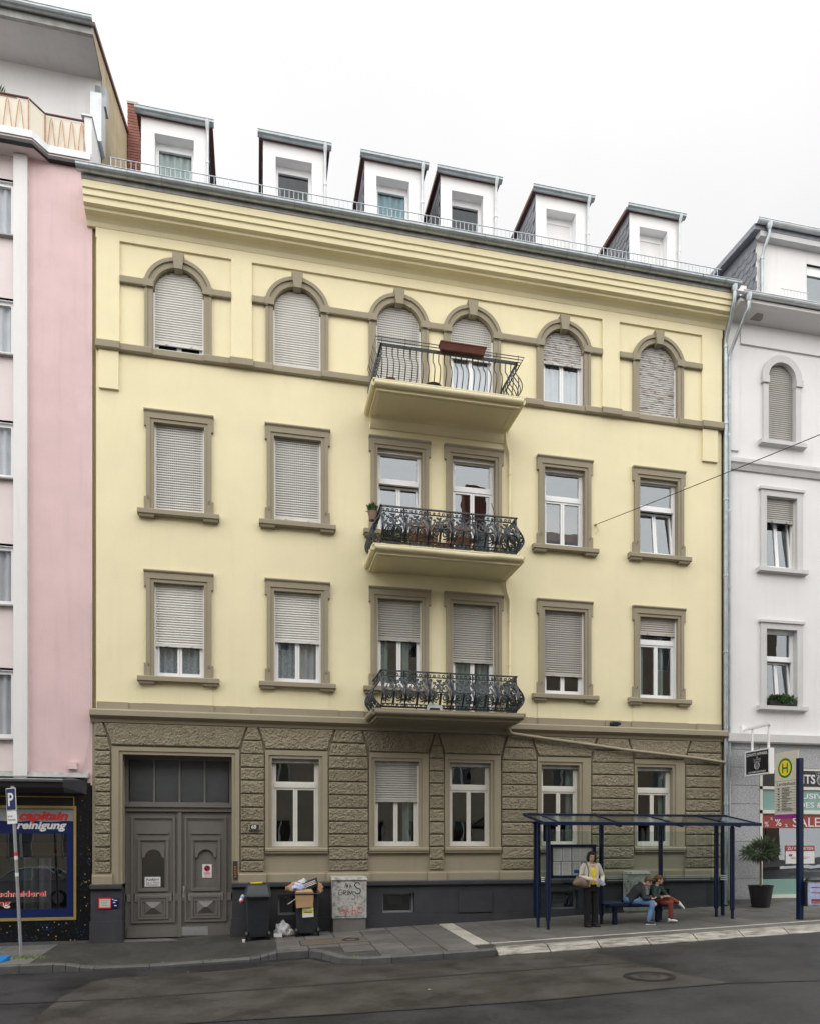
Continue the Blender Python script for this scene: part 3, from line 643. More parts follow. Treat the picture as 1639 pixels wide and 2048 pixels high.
def make_dormer(x0, x1, idx, shutter=None, curtain=None):
    yf, zt = 1.0, 19.33; zb = 17.0
    ox0, ox1 = x0 + .30, x1 - .34; oz = 19.0
    m = MB(); wall_cells(m, x0, x1, zb, zt, [(ox0, ox1, 17.1, oz)], yf)
    yo = yf + .30
    m.quad((ox0, yf, 17.1), (ox0, yo, 17.1), (ox0, yo, oz), (ox0, yf, oz)); m.quad((ox1, yf, 17.1), (ox1, yo, 17.1), (ox1, yo, oz), (ox1, yf, oz)); m.quad((ox0, yf, oz), (ox1, yf, oz), (ox1, yo, oz), (ox0, yo, oz))
    D = m.build('dormer', 'white_paint', B, (x0, yf, zb))
    m = MB()
    for xx, s in ((x0, -1), (x1, 1)):
        m.poly([(xx, yf, zb), (xx, yf, zt), (xx, 5.2, zt + .12), (xx, 2.0, zb)])
    m.build('cheek', 'slate', D)
    for xx, s in ((x0 - .001, -1), (x1 + .001, 1)):
        U = Vector((0, -s * -1, 0)) if s > 0 else Vector((0, 1, 0)); V = Vector((0, 0, 1))
        m = MB()
        if s < 0:
            U = Vector((0, -1, 0)); P0 = Vector((xx, 3.4, zb))
            slates(m, P0, U, V, lambda u, v: yf < 3.4 - u - .1 and 3.4 - u < 3.3 and 17.1 + (3.4 - u - .9) * .5 < zb + v < zt - .05)
        else:
            U = Vector((0, 1, 0)); P0 = Vector((xx, yf, zb))
            slates(m, P0, U, V, lambda u, v: 0 < u < 2.2 and 17.1 + (u + .1) * .5 < zb + v < zt - .05)
        if m.v: struct(m.build('slate_cladding', 'slate', D), 'stuff')
    # roof with brown soffit edge, gutter, downpipe
    m = MB(); e = .10
    m.hexa([(x0 - e, yf - .03, zt), (x1 + e, yf - .03, zt), (x1 + e, 5.4, zt + .13), (x0 - e, 5.4, zt + .13)], [(x0 - e, yf - .03, zt + .10), (x1 + e, yf - .03, zt + .10), (x1 + e, 5.4, zt + .23), (x0 - e, 5.4, zt + .23)])
    m.build('dormer_roof', 'rail_brown', D)
    m = MB(); gutter(m, x0 - e - .03, x1 + e + .03, yf - .10, zt + .075, .092, 6); m.build('dormer_gutter', 'zinc', D)
    m = MB(); px = x1 - .02
    m.loft([((px, yf - .145, zt + .10), (.075, 0, 0), (0, .06, 0)), ((px, yf - .14, zt + .02), (.06, 0, 0), (0, .05, 0)), ((px, yf - .10, zt - .10), (.038, 0, 0), (0, .038, 0)), ((px, yf - .06, zt - .2), (.034, 0, 0), (0, .034, 0)), ((px, yf - .06, 17.05), (.034, 0, 0), (0, .034, 0))], 8)
    m.tube([(px, yf - .06, 18.45), (px, yf - .06, 18.5)], .045, 8); m.build('downpipe', 'zinc_pale', D)
    # window in the niche
    f = MB(); t = .07; y0, y1 = yo - .06, yo
    wt = oz - .10
    f.box(ox0, ox0 + t, y0, y1, 17.1, wt); f.box(ox1 - t, ox1, y0, y1, 17.1, wt); f.box(ox0 + t, ox1 - t, y0, y1, wt - t, wt); f.box(ox0, ox1, y0 + .01, y1, wt, oz)
    f.build('window_frame', 'pvc', D)
    if shutter: 
        s = MB(); z = 17.1
        while z < wt - t - .01: s.box(ox0 + t, ox1 - t, y0 + .02, y0 + .035, z, min(z + .046, wt - t)); z += .05
        s.build('shutter', shutter, D)
    else:
        MB().quad((ox0 + t, y0 + .03, 17.1), (ox1 - t, y0 + .03, 17.1), (ox1 - t, y0 + .03, wt - t), (ox0 + t, y0 + .03, wt - t)).build('pane', 'glass_soft', D)
    bk = MB(); bk.box(ox0 - .1, ox1 + .1, 2.6, 2.65, 17.1, 19.2); bk.build('interior_wall', 'interior', D)
    if curtain: wavy(ox0 + .02, ox1 - .02, yo + .06, 17.1, wt, curtain, D)
    MB().box(x1 + .1, x1 + .42, .35, .8, 16.95, 17.12).build('roof_step', 'zinc_pale', D)
def wavy(x0, x1, y, z0, z1, mat, parent, amp=.03, wl=.16, cover=None):
    m = MB(); n = max(6, int((x1 - x0) / wl * 8)); vs = []; ph = random.random() * 6
    for i in range(n + 1):
        x = x0 + (x1 - x0) * i / n; yy = y + amp * math.sin(x / wl * 6.283 + ph) + amp * .5 * math.sin(x / wl * 2.6 + 2 * ph)
        vs += [(x, yy, z0), (x, yy, z1)]
    m.add(vs, [(2 * i, 2 * i + 2, 2 * i + 3, 2 * i + 1) for i in range(n)], True); return m.build('curtain', mat, parent)
dz = [(-2.63, -1.10), (.18, 1.70), (2.67, 4.15), (4.62, 6.10), (7.20, 8.68), (9.90, 11.38)]
make_dormer(*dz[0], 0, None, 'curtain_green'); make_dormer(*dz[1], 1, None, None); make_dormer(*dz[2], 2, None, 'curtain_teal')
make_dormer(*dz[3], 3, None, None); make_dormer(*dz[4], 4, 'white_paint'); make_dormer(*dz[5], 5, 'white_paint')

# ---- windows
def shutter_mesh(xc, hw, z0, zt, y, zc=None, r=None, sl=.056, perf=False):
    m = MB(); z = z0
    first = True
    while z < zt - .004:
        h = min(sl, zt - z)
        a = hw
        if r is not None and z + h * .5 > zc:
            dd = r * r - (z + h * .5 - zc) ** 2
            if dd <= .0004: break
            a = min(hw, math.sqrt(dd))
        zz = [z + .012 * (1 if not first else 0), z + h * .35, z + h * .7, z + h]; yy = [y - .004, y - .014, y - .011, y + .004]
        vs = []
        for q, yv in zip(zz, yy):
            aq = hw if r is None or q < zc else min(hw, math.sqrt(max(1e-6, r * r - (q - zc) ** 2)))
            vs += [(xc - aq, yv, q), (xc + aq, yv, q)]
        m.add(vs, [(2 * i, 2 * i + 1, 2 * i + 3, 2 * i + 2) for i in range(3)], True)
        m.quad((xc - a, y + .006, z), (xc + a, y + .006, z), (xc + a, y - .004, zz[0]), (xc - a, y - .004, zz[0]))
        z += sl; first = False
    m.box(xc - hw + .002, xc + hw - .002, y - .02, y + .012, z0 - .045, z0 - .001)
    for s in (-.32, .32): m.box(xc + s * hw * 1.6 - .012, xc + s * hw * 1.6 + .012, y - .05, y - .02, z0 - .04, z0 + .012)
    return m
def perf_mesh(xc, hw, z0, zt, y, zc, r, sl=.056):
    m = MB(); z = z0 + sl
    while z < zt - .01:
        a = hw - .03
        if r is not None and z > zc:
            dd = r * r - (z - zc) ** 2
            if dd < .01: break
            a = min(a, math.sqrt(dd) - .03)
        x = xc - a
        while x < xc + a - .05: m.quad((x, y - .0145, z - .004), (x + .03, y - .0145, z - .004), (x + .03, y - .0135, z + .008), (x, y - .0135, z + .008)); x += .045
        z += sl
    return m
def surround_rect(xc, hw, z0, z1, parent, full=True):
    m = MB(); o1, o2 = .70, .745
    for s in (-1, 1):
        a, b = sorted((xc + s * hw, xc + s * (hw + .075))); m.box(a, b, -.045, .17, z0, z1)
        a, b = sorted((xc + s * (hw + .075), xc + s * o1)); m.box(a, b, -.065, .02, z0, z1 + .075)
        a, b = sorted((xc + s * o1, xc + s * o2)); m.box(a, b, -.062, .02, z1 - .10, z1 + .2)
        m.box(a, b, -.06, .02, z0, z0 + .28)
        hx = xc + s * (hw + .12); m.tube([(hx, -.06, z0 + .22), (hx - s * .02, -.10, z0 + .25), (hx + s * .01, -.11, z0 + .29)], .011, 5)
    m.box(xc - hw - .075, xc + hw + .075, -.045, .17, z1, z1 + .075)
    m.box(xc - o1, xc + o1, -.068, .02, z1 + .075, z1 + .2)
    m.xprof([(.02, z1 + .2), (-.07, z1 + .2), (-.10, z1 + .235), (-.10, z1 + .262), (.02, z1 + .27)], xc - o2 - .005, xc + o2 + .005)
    return m.build('surround', 'trim', parent)
def surround_arch(xc, z0, parent):
    m = MB(); wd = .175
    for s in (-1, 1):
        a, b = sorted((xc + s * AR, xc + s * (AR + .11))); m.box(a, b, -.045, .17, z0, SPR + .03)
        a, b = sorted((xc + s * (AR + .11), xc + s * (AR + wd))); m.box(a, b, -.06, .02, z0, SPR + .03)
        a, b = sorted((xc + s * (AR - .02), xc + s * (AR + wd + .02))); m.box(a, b, -.095, .17, SPR + .032, SPR + .19)
    def ringseg(r0, r1, y0, y1, n=28):
        a, b = arc(xc, SPR + .01, r0, n), arc(xc, SPR + .01, r1, n)
        vs = []
        for (x0, zz0), (x1, zz1) in zip(a, b): vs += [(x0, y0, zz0), (x1, y0, zz1), (x1, y1, zz1), (x0, y1, zz0)]
        m.add(vs, [(4 * i + k, 4 * i + (k + 1) % 4, 4 * i + 4 + (k + 1) % 4, 4 * i + 4 + k) for i in range(n) for k in range(4)])
    ringseg(AR - .004, AR + .12, -.05, .17); ringseg(AR + .12, AR + .20, -.085, .02)
    zk = SPR + AR
    m.hexa([(xc - .085, -.13, zk - .06), (xc + .085, -.13, zk - .06), (xc + .085, .05, zk - .06), (xc - .085, .05, zk - .06)], [(xc - .13, -.13, zk + .30), (xc + .13, -.13, zk + .30), (xc + .13, .02, zk + .30), (xc - .13, .02, zk + .30)])
    return m.build('surround', 'trim', parent)
def surround_plain(x0, x1, px0, px1, z0, z1, parent):
    m = MB()
    for a, b, c in ((px0 + .012, x0 - .075, -.055), (x0 - .074, x0, -.03)): m.box(a, b, c, .17, z0 if c < -.05 else z0, z1 + (.19 if c < -.05 else .075))
    for a, b, c in ((x1 + .075, px1 - .012, -.055), (x1, x1 + .074, -.03)): m.box(a, b, c, .17, z0, z1 + (.19 if c < -.05 else .075))
    m.box(x0, x1, -.03, .17, z1, z1 + .075); m.box(x0 - .075, x1 + .075, -.055, .1, z1 + .075, z1 + .19)
    return m.build('surround', 'trim', parent)
def make_window(parent, xc, hw, z0, z1, arch=False, sh=None, shm='shutter', perf=False, transom=None, mull=True, tilt=0., curtain=None, cz=None, glass='glass', frame='pvc', sill=None, sur='rect', yf=.12, lowfix=0., sash_side=1, lintel=0.):
    """frame mesh with panes, shutter, surround, sill and curtain as its children"""
    f = MB(); t = .055; zt = z1
    zc, r = (SPR, hw) if arch else (None, None)
    y0, y1 = yf, yf + .06
    f.box(xc - hw, xc - hw + t, y0, y1, z0, z1 - (AR if arch else 0)); f.box(xc + hw - t, xc + hw, y0, y1, z0, z1 - (AR if arch else 0)); f.box(xc - hw + t, xc + hw - t, y0, y1, z0, z0 + t * 1.2)
    if not arch: f.box(xc - hw + t, xc + hw - t, y0, y1, z1 - t, z1)
    else: 
        a, b = arc(xc, SPR, hw, 20), arc(xc, SPR, hw - t, 20); vs = []
        for (p, q), (u, v) in zip(a, b): vs += [(p, y0, q), (u, y0, v), (u, y1, v), (p, y1, q)]
        f.add(vs, [(4 * i + k, 4 * i + (k + 1) % 4, 4 * i + 4 + (k + 1) % 4, 4 * i + 4 + k) for i in range(20) for k in range(4)])
    ztop = z1 if not arch else SPR
    if transom: f.box(xc - hw + t, xc + hw - t, y0 - .015, y1, transom, transom + .10); ztop = transom
    elif not arch: ztop = z1 - t
    W = f.build('window', frame, parent, (xc, 0, z0))
    # upper light
    if transom:
        s = MB(); a, b, c, d = xc - hw + t, xc + hw - t, transom + .10, z1 - t
        s.box(a, a + .045, y0 + .012, y1 - .006, c, d); s.box(b - .045, b, y0 + .012, y1 - .006, c, d); s.box(a + .045, b - .045, y0 + .012, y1 - .006, c, c + .04); s.box(a + .045, b - .045, y0 + .012, y1 - .006, d - .04, d); s.build('top_sash', frame, W)
        if not (sh and sh < c): MB().quad((a + .04, y0 + .04, c + .035), (b - .04, y0 + .04, c + .035), (b - .04, y0 + .04, d - .035), (a + .04, y0 + .04, d - .035)).build('pane', glass, W)
    # casements
    a, b, c, d = xc - hw + t, xc + hw - t, z0 + t * 1.2, ztop
    parts = ((a, xc), (xc, b)) if mull else ((a, b),)
    for (p, q) in parts:
        s = MB(); e = .05
        s.box(p + .003, p + e, y0 + .006, y1, c, d); s.box(q - e, q - .003, y0 + .006, y1, c, d); s.box(p + e, q - e, y0 + .006, y1, c, c + e); s.box(p + e, q - e, y0 + .006, y1, d - e, d)
        gq = MB().quad((p + e - .004, y0 + .035, c + e - .004), (q - e + .004, y0 + .035, c + e - .004), (q - e + .004, y0 + .035, d - e + .004), (p + e - .004, y0 + .035, d - e + .004))
        if tilt:
            for mb in (s, gq):
                for v in mb.v: v.y += (v.z - c) * math.tan(R(tilt)); v.z = c + (v.z - c) * .995
        s.build('sash', frame, W)
        if not (sh and sh < z0 + .12): gq.build('pane', glass, W)
    if sur == 'rect': surround_rect(xc, hw, z0, z1, W)
    elif sur == 'arch': surround_arch(xc, z0, W)
    if sill == 'rect':
        m = MB(); m.xprof([(.17, z0), (-.13, z0 - .015), (-.15, z0 - .03), (-.15, z0 - .12), (-.12, z0 - .14), (.17, z0 - .14)], xc - .875, xc + .875)
        for s_ in (-1, 1):
            p, q = sorted((xc + s_ * .52, xc + s_ * .84)); m.xprof([(.02, z0 - .142), (-.125, z0 - .142), (-.11, z0 - .185), (.02, z0 - .20)], p, q)
        m.build('sill', 'trim', W)
    if sh is not None:
        m = shutter_mesh(xc, hw - .03, sh + .045, z1, .085, zc, hw - .01 if arch else None); S = m.build('shutter', shm, W)
        m = MB()
        for s_ in (-1, 1):
            p, q = sorted((xc + s_ * hw, xc + s_ * (hw - .032))); m.box(p, q, .055, .105, z0, z1 if not arch else SPR)
        m.build('guide_rail', 'white_paint' if shm != 'shutter_grey' else 'off_white', W)
        if perf: struct(perf_mesh(xc, hw - .03, sh + .045, z1, .085, zc, hw - .01 if arch else None).build('shutter_slots', 'grey_print', W), 'stuff')
    elif sur != 'none' and not arch:
        MB().box(xc - hw, xc + hw, .06, .115, z1 - .07, z1).build('shutter_box', 'off_white', W)
    if curtain:
        for (p, q, mt) in curtain: wavy(xc + p * hw, xc + q * hw, yf + .12, z0 if not cz else cz, z1 - .05 if not sh else min(z1, sh + .3), mt, W)
    return W
bb = B
# first floor
W = make_window(bb, COLS['A'], HW, *WZ[1], sh=6.643, sill='rect', curtain=[(-1, -.05, 'curtain_lace'), (.05, 1, 'curtain_lace')], shm='shutter')
make_window(bb, COLS['B'], HW, *WZ[1], sh=6.884, sill='rect', curtain=[(-1, -.02, 'curtain_lace'), (.0, 1, 'curtain')])
make_window(bb, COLS['C'], HW, *WZ[1], sh=7.067, sill='rect', shm='shutter_grey', curtain=[(-.95, -.45, 'curtain_green'), (.1, .5, 'curtain_green')])
make_window(bb, COLS['D'], HW, 5.2, 8.04, sh=6.635, shm='shutter_grey', curtain=[(-1, .0, 'curtain_green'), (.3, 1, 'curtain_green')])
make_window(bb, COLS['E'], HW, *WZ[1], sh=6.417, sill='rect', shm='shutter_brown', perf=True)
make_window(bb, COLS['F'], HW, *WZ[1], sh=7.60, sill='rect', transom=7.36, shm='shutter_brown', curtain=[(-.95, -.55, 'curtain_green'), (.15, .5, 'curtain_green')])
# second floor
make_window(bb, COLS['A'], HW, *WZ[2], sh=9.66, sill='rect', perf=True)
make_window(bb, COLS['B'], HW, *WZ[2], sh=9.73, sill='rect', shm='shutter', perf=True)
make_window(bb, COLS['C'], HW, *WZ[2], sill='rect', transom=10.83, tilt=5)
make_window(bb, COLS['D'], HW, 8.85, 11.605, transom=10.83, tilt=0)
W = make_window(bb, COLS['E'], HW, *WZ[2], sill='rect', transom=10.83)
wb_ = MB(); 
for i in range(30): wb_.box(COLS['E'] - .5, COLS['E'] + .5, .36, .365, 9.95 + i * .028, 9.95 + i * .028 + .022)
wb_.build('woven_blind', 'wood', W)
lb = bpy.data.meshes.new('lamp_bulb'); bm_ = bmesh.new(); bmesh.ops.create_icosphere(bm_, subdivisions=2, radius=.03); bm_.to_mesh(lb); bm_.free(); lb.materials.append(M['lamp_glow']); link(lb, 'lamp_bulb', W, (COLS['E'] + .27, .5, 9.80))
make_window(bb, COLS['F'], HW, *WZ[2], sill='rect', transom=10.83, tilt=6)
# top floor arches
ZA = SPR + AR
make_window(bb, AC['A'], AR, 13.235, ZA, arch=True, sh=13.41, sur='arch')
make_window(bb, AC['B'], AR, 13.235, ZA, arch=True, sh=13.28, sur='arch')
make_window(bb, AC['C'], AR, 12.6, ZA, arch=True, sh=12.66, sur='arch', perf=True)
make_window(bb, AC['D'], AR, 12.6, ZA, arch=True, sh=14.05, sur='arch', perf=True, curtain=[(-1, -.03, 'curtain'), (.0, 1, 'curtain')])
make_window(bb, AC['E'], AR, 13.235, ZA, arch=True, sh=14.24, shm='shutter_peeling', sur='arch', curtain=[(-1, -.03, 'curtain'), (.0, 1, 'curtain')])
make_window(bb, AC['F'], AR, 13.235, ZA, arch=True, sh=13.25, shm='shutter_peeling', sur='arch')
# ground floor windows
pl = {'B': (PIL[1][1], PIL[2][0]), 'C': (PIL[2][1], PIL[3][0]), 'D': (PIL[3][1], PIL[4][0]), 'E': (PIL[4][1], PIL[5][0]), 'F': (PIL[5][1], PIL[6][0])}
for k, (a, b) in GW.items():
    sh = 3.21 if k == 'C' else None
    W = make_window(bb, (a + b) / 2, (b - a) / 2, 2.15, 4.18, sh=sh, shm='shutter_grey', transom=None if sh else 3.52, sur='none', glass='glass_single', frame='off_white', curtain=[(.35, .75, 'curtain_green')] if k == 'C' else ([(.5, .8, 'curtain_green')] if k in 'EF' else None))
    surround_plain(a, b, pl[k][0], pl[k][1], 2.13, 4.18, W)
    MB().box(a, b, .05, .12, 4.09, 4.18).build('shutter_box', 'zinc_old', W)
    MB().xprof([(.12, 2.13), (-.075, 2.125), (-.105, 2.10), (-.105, 2.05), (-.08, 2.02), (-.08, 1.995), (.02, 1.99)], pl[k][0] + .015, pl[k][1] - .015).build('sill', 'trim', W)
# aprons under first-floor windows
for k in 'ABEF': MB().box(COLS[k] - .72, COLS[k] + .72, -.018, .02, 5.34, 5.81).build('apron', 'yellow', B)
# band between ground and first floor
MB().xprof([(.02, 4.885), (-.07, 4.885), (-.09, 4.95), (-.16, 4.99), (-.20, 5.02), (-.20, 5.13), (-.17, 5.165), (.02, 5.18)], -3.52, 12.07).build('band_cornice', 'trim', B)
MB().box(-3.40, 11.98, -.03, .02, 5.178, 5.335).build('band_strip', 'trim', B)
for a, b in ((-3.39, -2.75), (-2.45, -.92), (-.66, -.12), (.02, 1.90), (2.1, 2.5), (6.1, 6.75), (6.85, 8.3), (8.66, 9.1), (9.4, 11.0), (11.25, 11.97)): MB().box(a, b, -.055, .0, 5.176, 5.338).build('band_block', 'trim', B)
# ---- rock-faced blocks
blk = {}
def rock(c, name='stone_block', depth=.085, seed=None):
    """c: corners (x,z) bottom-left, bottom-right, top-right, top-left"""
    (ax, az), (bx, bz), (cx_, cz_), (dx, dz_) = c
    key = tuple(round(v, 2) for v in (bx - ax, cx_ - ax, dx - ax, dz_ - az, cz_ - az, bz - az)) + (random.randint(0, 2) if seed is None else seed,)
    o = Vector((ax, 0, az))
    if key in blk: return share(blk[key], name, B, o)
    wd, ht = max(bx - ax, cx_ - dx), max(dz_ - az, cz_ - bz); nx, nz_ = max(4, int(wd / .0145)), max(4, int(ht / .0145))
    sd = random.uniform(0, 50); vs = []; gap = .012
    for j in range(nz_ + 1):
        for i in range(nx + 1):
            u, v = i / nx, j / nz_
            x = (ax + (bx - ax) * u) * (1 - v) + (dx + (cx_ - dx) * u) * v; z = (az + (bz - az) * u) * (1 - v) + (dz_ + (cz_ - dz_) * u) * v
            eu = min(u, 1 - u) * wd; ev = min(v, 1 - v) * ht; e = min(eu, ev); fe = min(1, e / .035); fe = math.sqrt(max(0, 1 - (1 - fe) ** 2))
            nn = noise.noise(Vector((x * 8 + sd, z * 10, sd))) * .35 + noise.noise(Vector((x * 24 + sd, z * 27, sd))) * .55 + noise.noise(Vector((x * 41 + sd, z * 45, sd))) * .85
            dpt = -.012 - depth * fe * (.72 + .30 * nn)
            if e < 1e-6: dpt = -.004
            x += gap * (1 if u < .02 else -1 if u > .98 else 0); z += gap * (1 if v < .02 else -1 if v > .98 else 0)
            vs.append((x - ax, dpt, z - az))
    m = MB(); m.add([Vector(v) + o for v in vs], [(j * (nx + 1) + i, j * (nx + 1) + i + 1, (j + 1) * (nx + 1) + i + 1, (j + 1) * (nx + 1) + i) for j in range(nz_) for i in range(nx)], True)
    ob = m.build(name, 'stone', B, o, recalc=False); blk[key] = ob
    return ob
CZ = [1.567, 1.83, 2.14, 2.437, 2.735, 3.045, 3.354, 3.663, 3.956, 4.263, 4.571, 4.885]
for pi, (a, b) in enumerate(PIL):
    def lx(z): return a + (.165 * max(0, z - 4.38) / .5 if pi > 0 else 0)
    def rx(z): return b - (.165 * max(0, z - 4.38) / .5 if pi < 6 else 0)
    for z0, z1 in zip(CZ, CZ[1:]):
        rock([(lx(z0), z0), (rx(z0), z0), (rx(z1), z1), (lx(z1), z1)])
for i in range(6):
    a, b = PIL[i][1], PIL[i + 1][0]; rock([(a + .01, 4.385), (b - .01, 4.385), (b + .155, 4.885), (a - .155, 4.885)], 'lintel_stone', .08)
# base mouldings, plinth
for i, (a, b) in enumerate(PIL):
    MB().xprof([(.02, 1.33), (-.10, 1.33), (-.10, 1.505), (-.085, 1.53), (-.085, 1.56), (.02, 1.565)], a - .04, b + .04).build('pillar_base', 'trim', B)
for k, (a, b) in pl.items(): MB().xprof([(.02, 1.33), (-.055, 1.33), (-.055, 1.51), (-.035, 1.535), (-.035, 1.55), (.02, 1.56)], a + .045, b - .045).build('base_moulding', 'trim', B)
cell = {'B': (.50, 1.25), 'C': (2.94, 3.69), 'E': (7.185, 7.91), 'F': (9.75, 10.45)}
def plinth_run(x0, x1):
    hs = [(a, b, .56, 1.04) for a, b in cell.values() if x0 < a < x1]
    m = MB(); wall_cells(m, x0, x1, -.3, 1.24, hs, -.06)
    for a, b, c, d in hs:
        m.quad((a, -.06, c), (a, .2, c), (a, .2, d), (a, -.06, d)); m.quad((b, -.06, c), (b, .2, c), (b, .2, d), (b, -.06, d)); m.quad((a, -.06, d), (b, -.06, d), (b, .2, d), (a, .2, d)); m.quad((a, -.06, c), (b, -.06, c), (b, .2, c), (a, .2, c))
    for xx in (x0, x1): m.quad((xx, -.06, -.3), (xx, .3, -.3), (xx, .3, 1.24), (xx, -.06, 1.24))
    m.build('plinth', 'plinth', B)
    MB().xprof([(.02, 1.20), (-.09, 1.20), (-.13, 1.235), (-.13, 1.31), (-.10, 1.332), (.02, 1.34)], x0 - .01, x1 + .01).build('plinth_cap', 'plinth', B)
    MB().box(x0 - .02, x1 + .02, -.10, .1, -.3, .515).build('plinth_base', 'plinth', B)
plinth_run(-3.52, -2.88); plinth_run(-.52, 12.0)
for k, (a, b) in cell.items():
    m = MB(); t = .045
    m.box(a, a + t, .10, .15, .56, 1.04); m.box(b - t, b, .10, .15, .56, 1.04); m.box(a + t, b - t, .10, .15, .56, .56 + t); m.box(a + t, b - t, .10, .15, 1.04 - t, 1.04)
    cwin = m.build('cellar_window', 'steel_grey', B); MB().quad((a + t, .13, .56 + t), (b - t, .13, .56 + t), (b - t, .13, 1.04 - t), (a + t, .13, 1.04 - t)).build('pane', 'glass_dark', cwin)
    MB().box(a + .2, b - .2, .3, .31, .75, .95).build('paper_sheet', 'paper', cwin)
hp = MB(); hp.box(4.795, 5.628, -.10, -.05, .548, 1.048); hatch = hp.build('wall_hatch', 'plinth', B)
for zz in (.56, 1.02): MB().tube([(5.63, -.085, zz - .03), (5.63, -.085, zz + .03)], .016, 6).build('hinge', 'plinth', hatch)
# ---- carriage door
yd = .34
m = MB()
for a, b, c in ((-3.09, -2.945, -.055), (-2.945, DOOR[0], -.03)): m.box(a, b, c, .30, 1.33, 4.195 + (.165 if c < -.05 else .075))
for a, b, c in ((-.453, -.36, -.055), (DOOR[1], -.453, -.03)): m.box(a, b, c, .30, 1.33, 4.195 + (.165 if c < -.05 else .075))
m.box(DOOR[0], DOOR[1], -.03, .30, 4.195, 4.27); m.box(-2.945, -.453, -.055, .1, 4.27, 4.36)
m.build('door_surround', 'trim', B)
def ring_panel(m, a, b, c, d, y, out=True, wd=.05, h=.03):       # raised moulding frame
    m.box(a, a + wd, y - h, y, c, d); m.box(b - wd, b, y - h, y, c, d); m.box(a + wd, b - wd, y - h, y, c, c + wd); m.box(a + wd, b - wd, y - h, y, d - wd, d)
zb = .09
for side, (a, b) in enumerate(((DOOR[0] + .03, -1.70), (-1.69, DOOR[1] - .03))):
    m = MB(); wall_cells(m, a, b, zb, 2.93, [(a + .33, b - .33, 1.22, 2.12)], yd)
    xc = (a + b) / 2; rr = (b - a) / 2 - .36
    m.box(a, b, yd + .06, yd + .07, zb, 1.2)
    leaf = m.build('door_leaf', 'door_paint', B)
    m = MB(); ring_panel(m, a + .10, b - .10, .42, 2.84, yd, wd=.045, h=.035); ring_panel(m, a + .15, b - .15, .47, 2.79, yd, wd=.02, h=.02)
    m.box(a + .24, b - .24, yd - .03, yd, 2.44, 2.485)
    ring_panel(m, a + .24, b - .24, 1.13, 2.34, yd, wd=.045, h=.035); ring_panel(m, a + .285, b - .285, 1.175, 2.295, yd, wd=.02, h=.022)
    ring_panel(m, a + .24, b - .24, .50, 1.03, yd, wd=.05, h=.04); ring_panel(m, a + .30, b - .30, .56, .97, yd, wd=.035, h=.025)
    p0, p1, q0, q1 = a + .37, b - .37, .61, .92; ap = yd - .08
    ca, cb = (p0 + p1) / 2 - .03, (p0 + p1) / 2 + .03; cz2 = (q0 + q1) / 2
    m.add([(p0, yd, q0), (p1, yd, q0), (p1, yd, q1), (p0, yd, q1), (ca, ap, cz2), (cb, ap, cz2)], [(0, 1, 5, 4), (1, 2, 5), (2, 3, 4, 5), (3, 0, 4)])
    m.box(a + .01, b - .01, yd - .035, yd, zb, .33)
    # arched head of the small light
    rr = .185; aa = arc(xc, 1.90, rr, 18); x0, x1 = a + .33, b - .33
    m.box(x0, xc - rr, yd - .02, yd + .02, 1.90, 2.13); m.box(xc + rr, x1, yd - .02, yd + .02, 1.90, 2.13)
    for (u0, v0), (u1, v1) in zip(aa, aa[1:]): m.quad((u0, yd - .02, v0), (u1, yd - .02, v1), (u1, yd - .02, 2.13), (u0, yd - .02, 2.13)); m.quad((u0, yd - .02, v0), (u1, yd - .02, v1), (u1, yd + .03, v1), (u0, yd + .03, v0))
    m.build('door_mouldings', 'door_paint', leaf)
    MB().quad((a + .33, yd + .04, 1.22), (b - .33, yd + .04, 1.22), (b - .33, yd + .04, 2.16), (a + .33, yd + .04, 2.16)).build('pane', 'glass_dark' if side == 0 else 'door_paint', leaf)
    if side == 1: MB().box(a + .02, a + .62, yd - .041, yd - .034, .115, .31).build('vent_grille', 'steel_grey', leaf)
m = MB(); m.box(-1.735, -1.655, yd - .055, yd - .001, zb, 2.93); m.build('astragal', 'door_paint', B)
m = MB(); m.tube([(-1.60, yd - .03, 1.17), (-1.60, yd - .09, 1.17)], .014, 8); m.tube([(-1.60, yd - .09, 1.12), (-1.60, yd - .09, 1.24)], [.02, .026, ][:1] * 2, 8); m.box(-1.63, -1.57, yd - .03, yd, .98, 1.24); m.build('door_handle', 'steel_grey', B)
m = MB(); m.box(DOOR[0], DOOR[1], yd - .06, yd + .05, 2.95, 3.05); m.box(DOOR[0], DOOR[1], yd - .11, yd + .05, 3.05, 3.10); m.box(DOOR[0], DOOR[1], yd - .04, yd + .05, 3.10, 3.165)
m.box(DOOR[0], DOOR[0] + .07, yd - .02, yd + .05, 3.165, 4.195); m.box(DOOR[1] - .07, DOOR[1], yd - .02, yd + .05, 3.165, 4.195); m.box(DOOR[0] + .07, DOOR[1] - .07, yd - .02, yd + .05, 4.125, 4.195)
m.box(DOOR[0], DOOR[0] + .03, yd - .02, yd + .05, zb, 2.95); m.box(DOOR[1] - .03, DOOR[1], yd - .02, yd + .05, zb, 2.95)
fx = [DOOR[0] + .07 + (DOOR[1] - DOOR[0] - .14) * i / 4 for i in range(5)]
for x in fx[1:4]: m.box(x - .02, x + .02, yd - .01, yd + .04, 3.165, 4.125)
tr = m.build('transom_frame', 'door_paint', B)
for a, b in zip(fx, fx[1:]): MB().quad((a + .02, yd + .02, 3.165), (b - .02, yd + .02, 3.165), (b - .02, yd + .02, 4.125), (a + .02, yd + .02, 4.125)).build('pane', 'glass_dimpled', tr)
MB().box(DOOR[0] - .1, DOOR[1] + .1, 1.6, 1.65, 0, 4.4).build('passage_wall', 'interior', B)
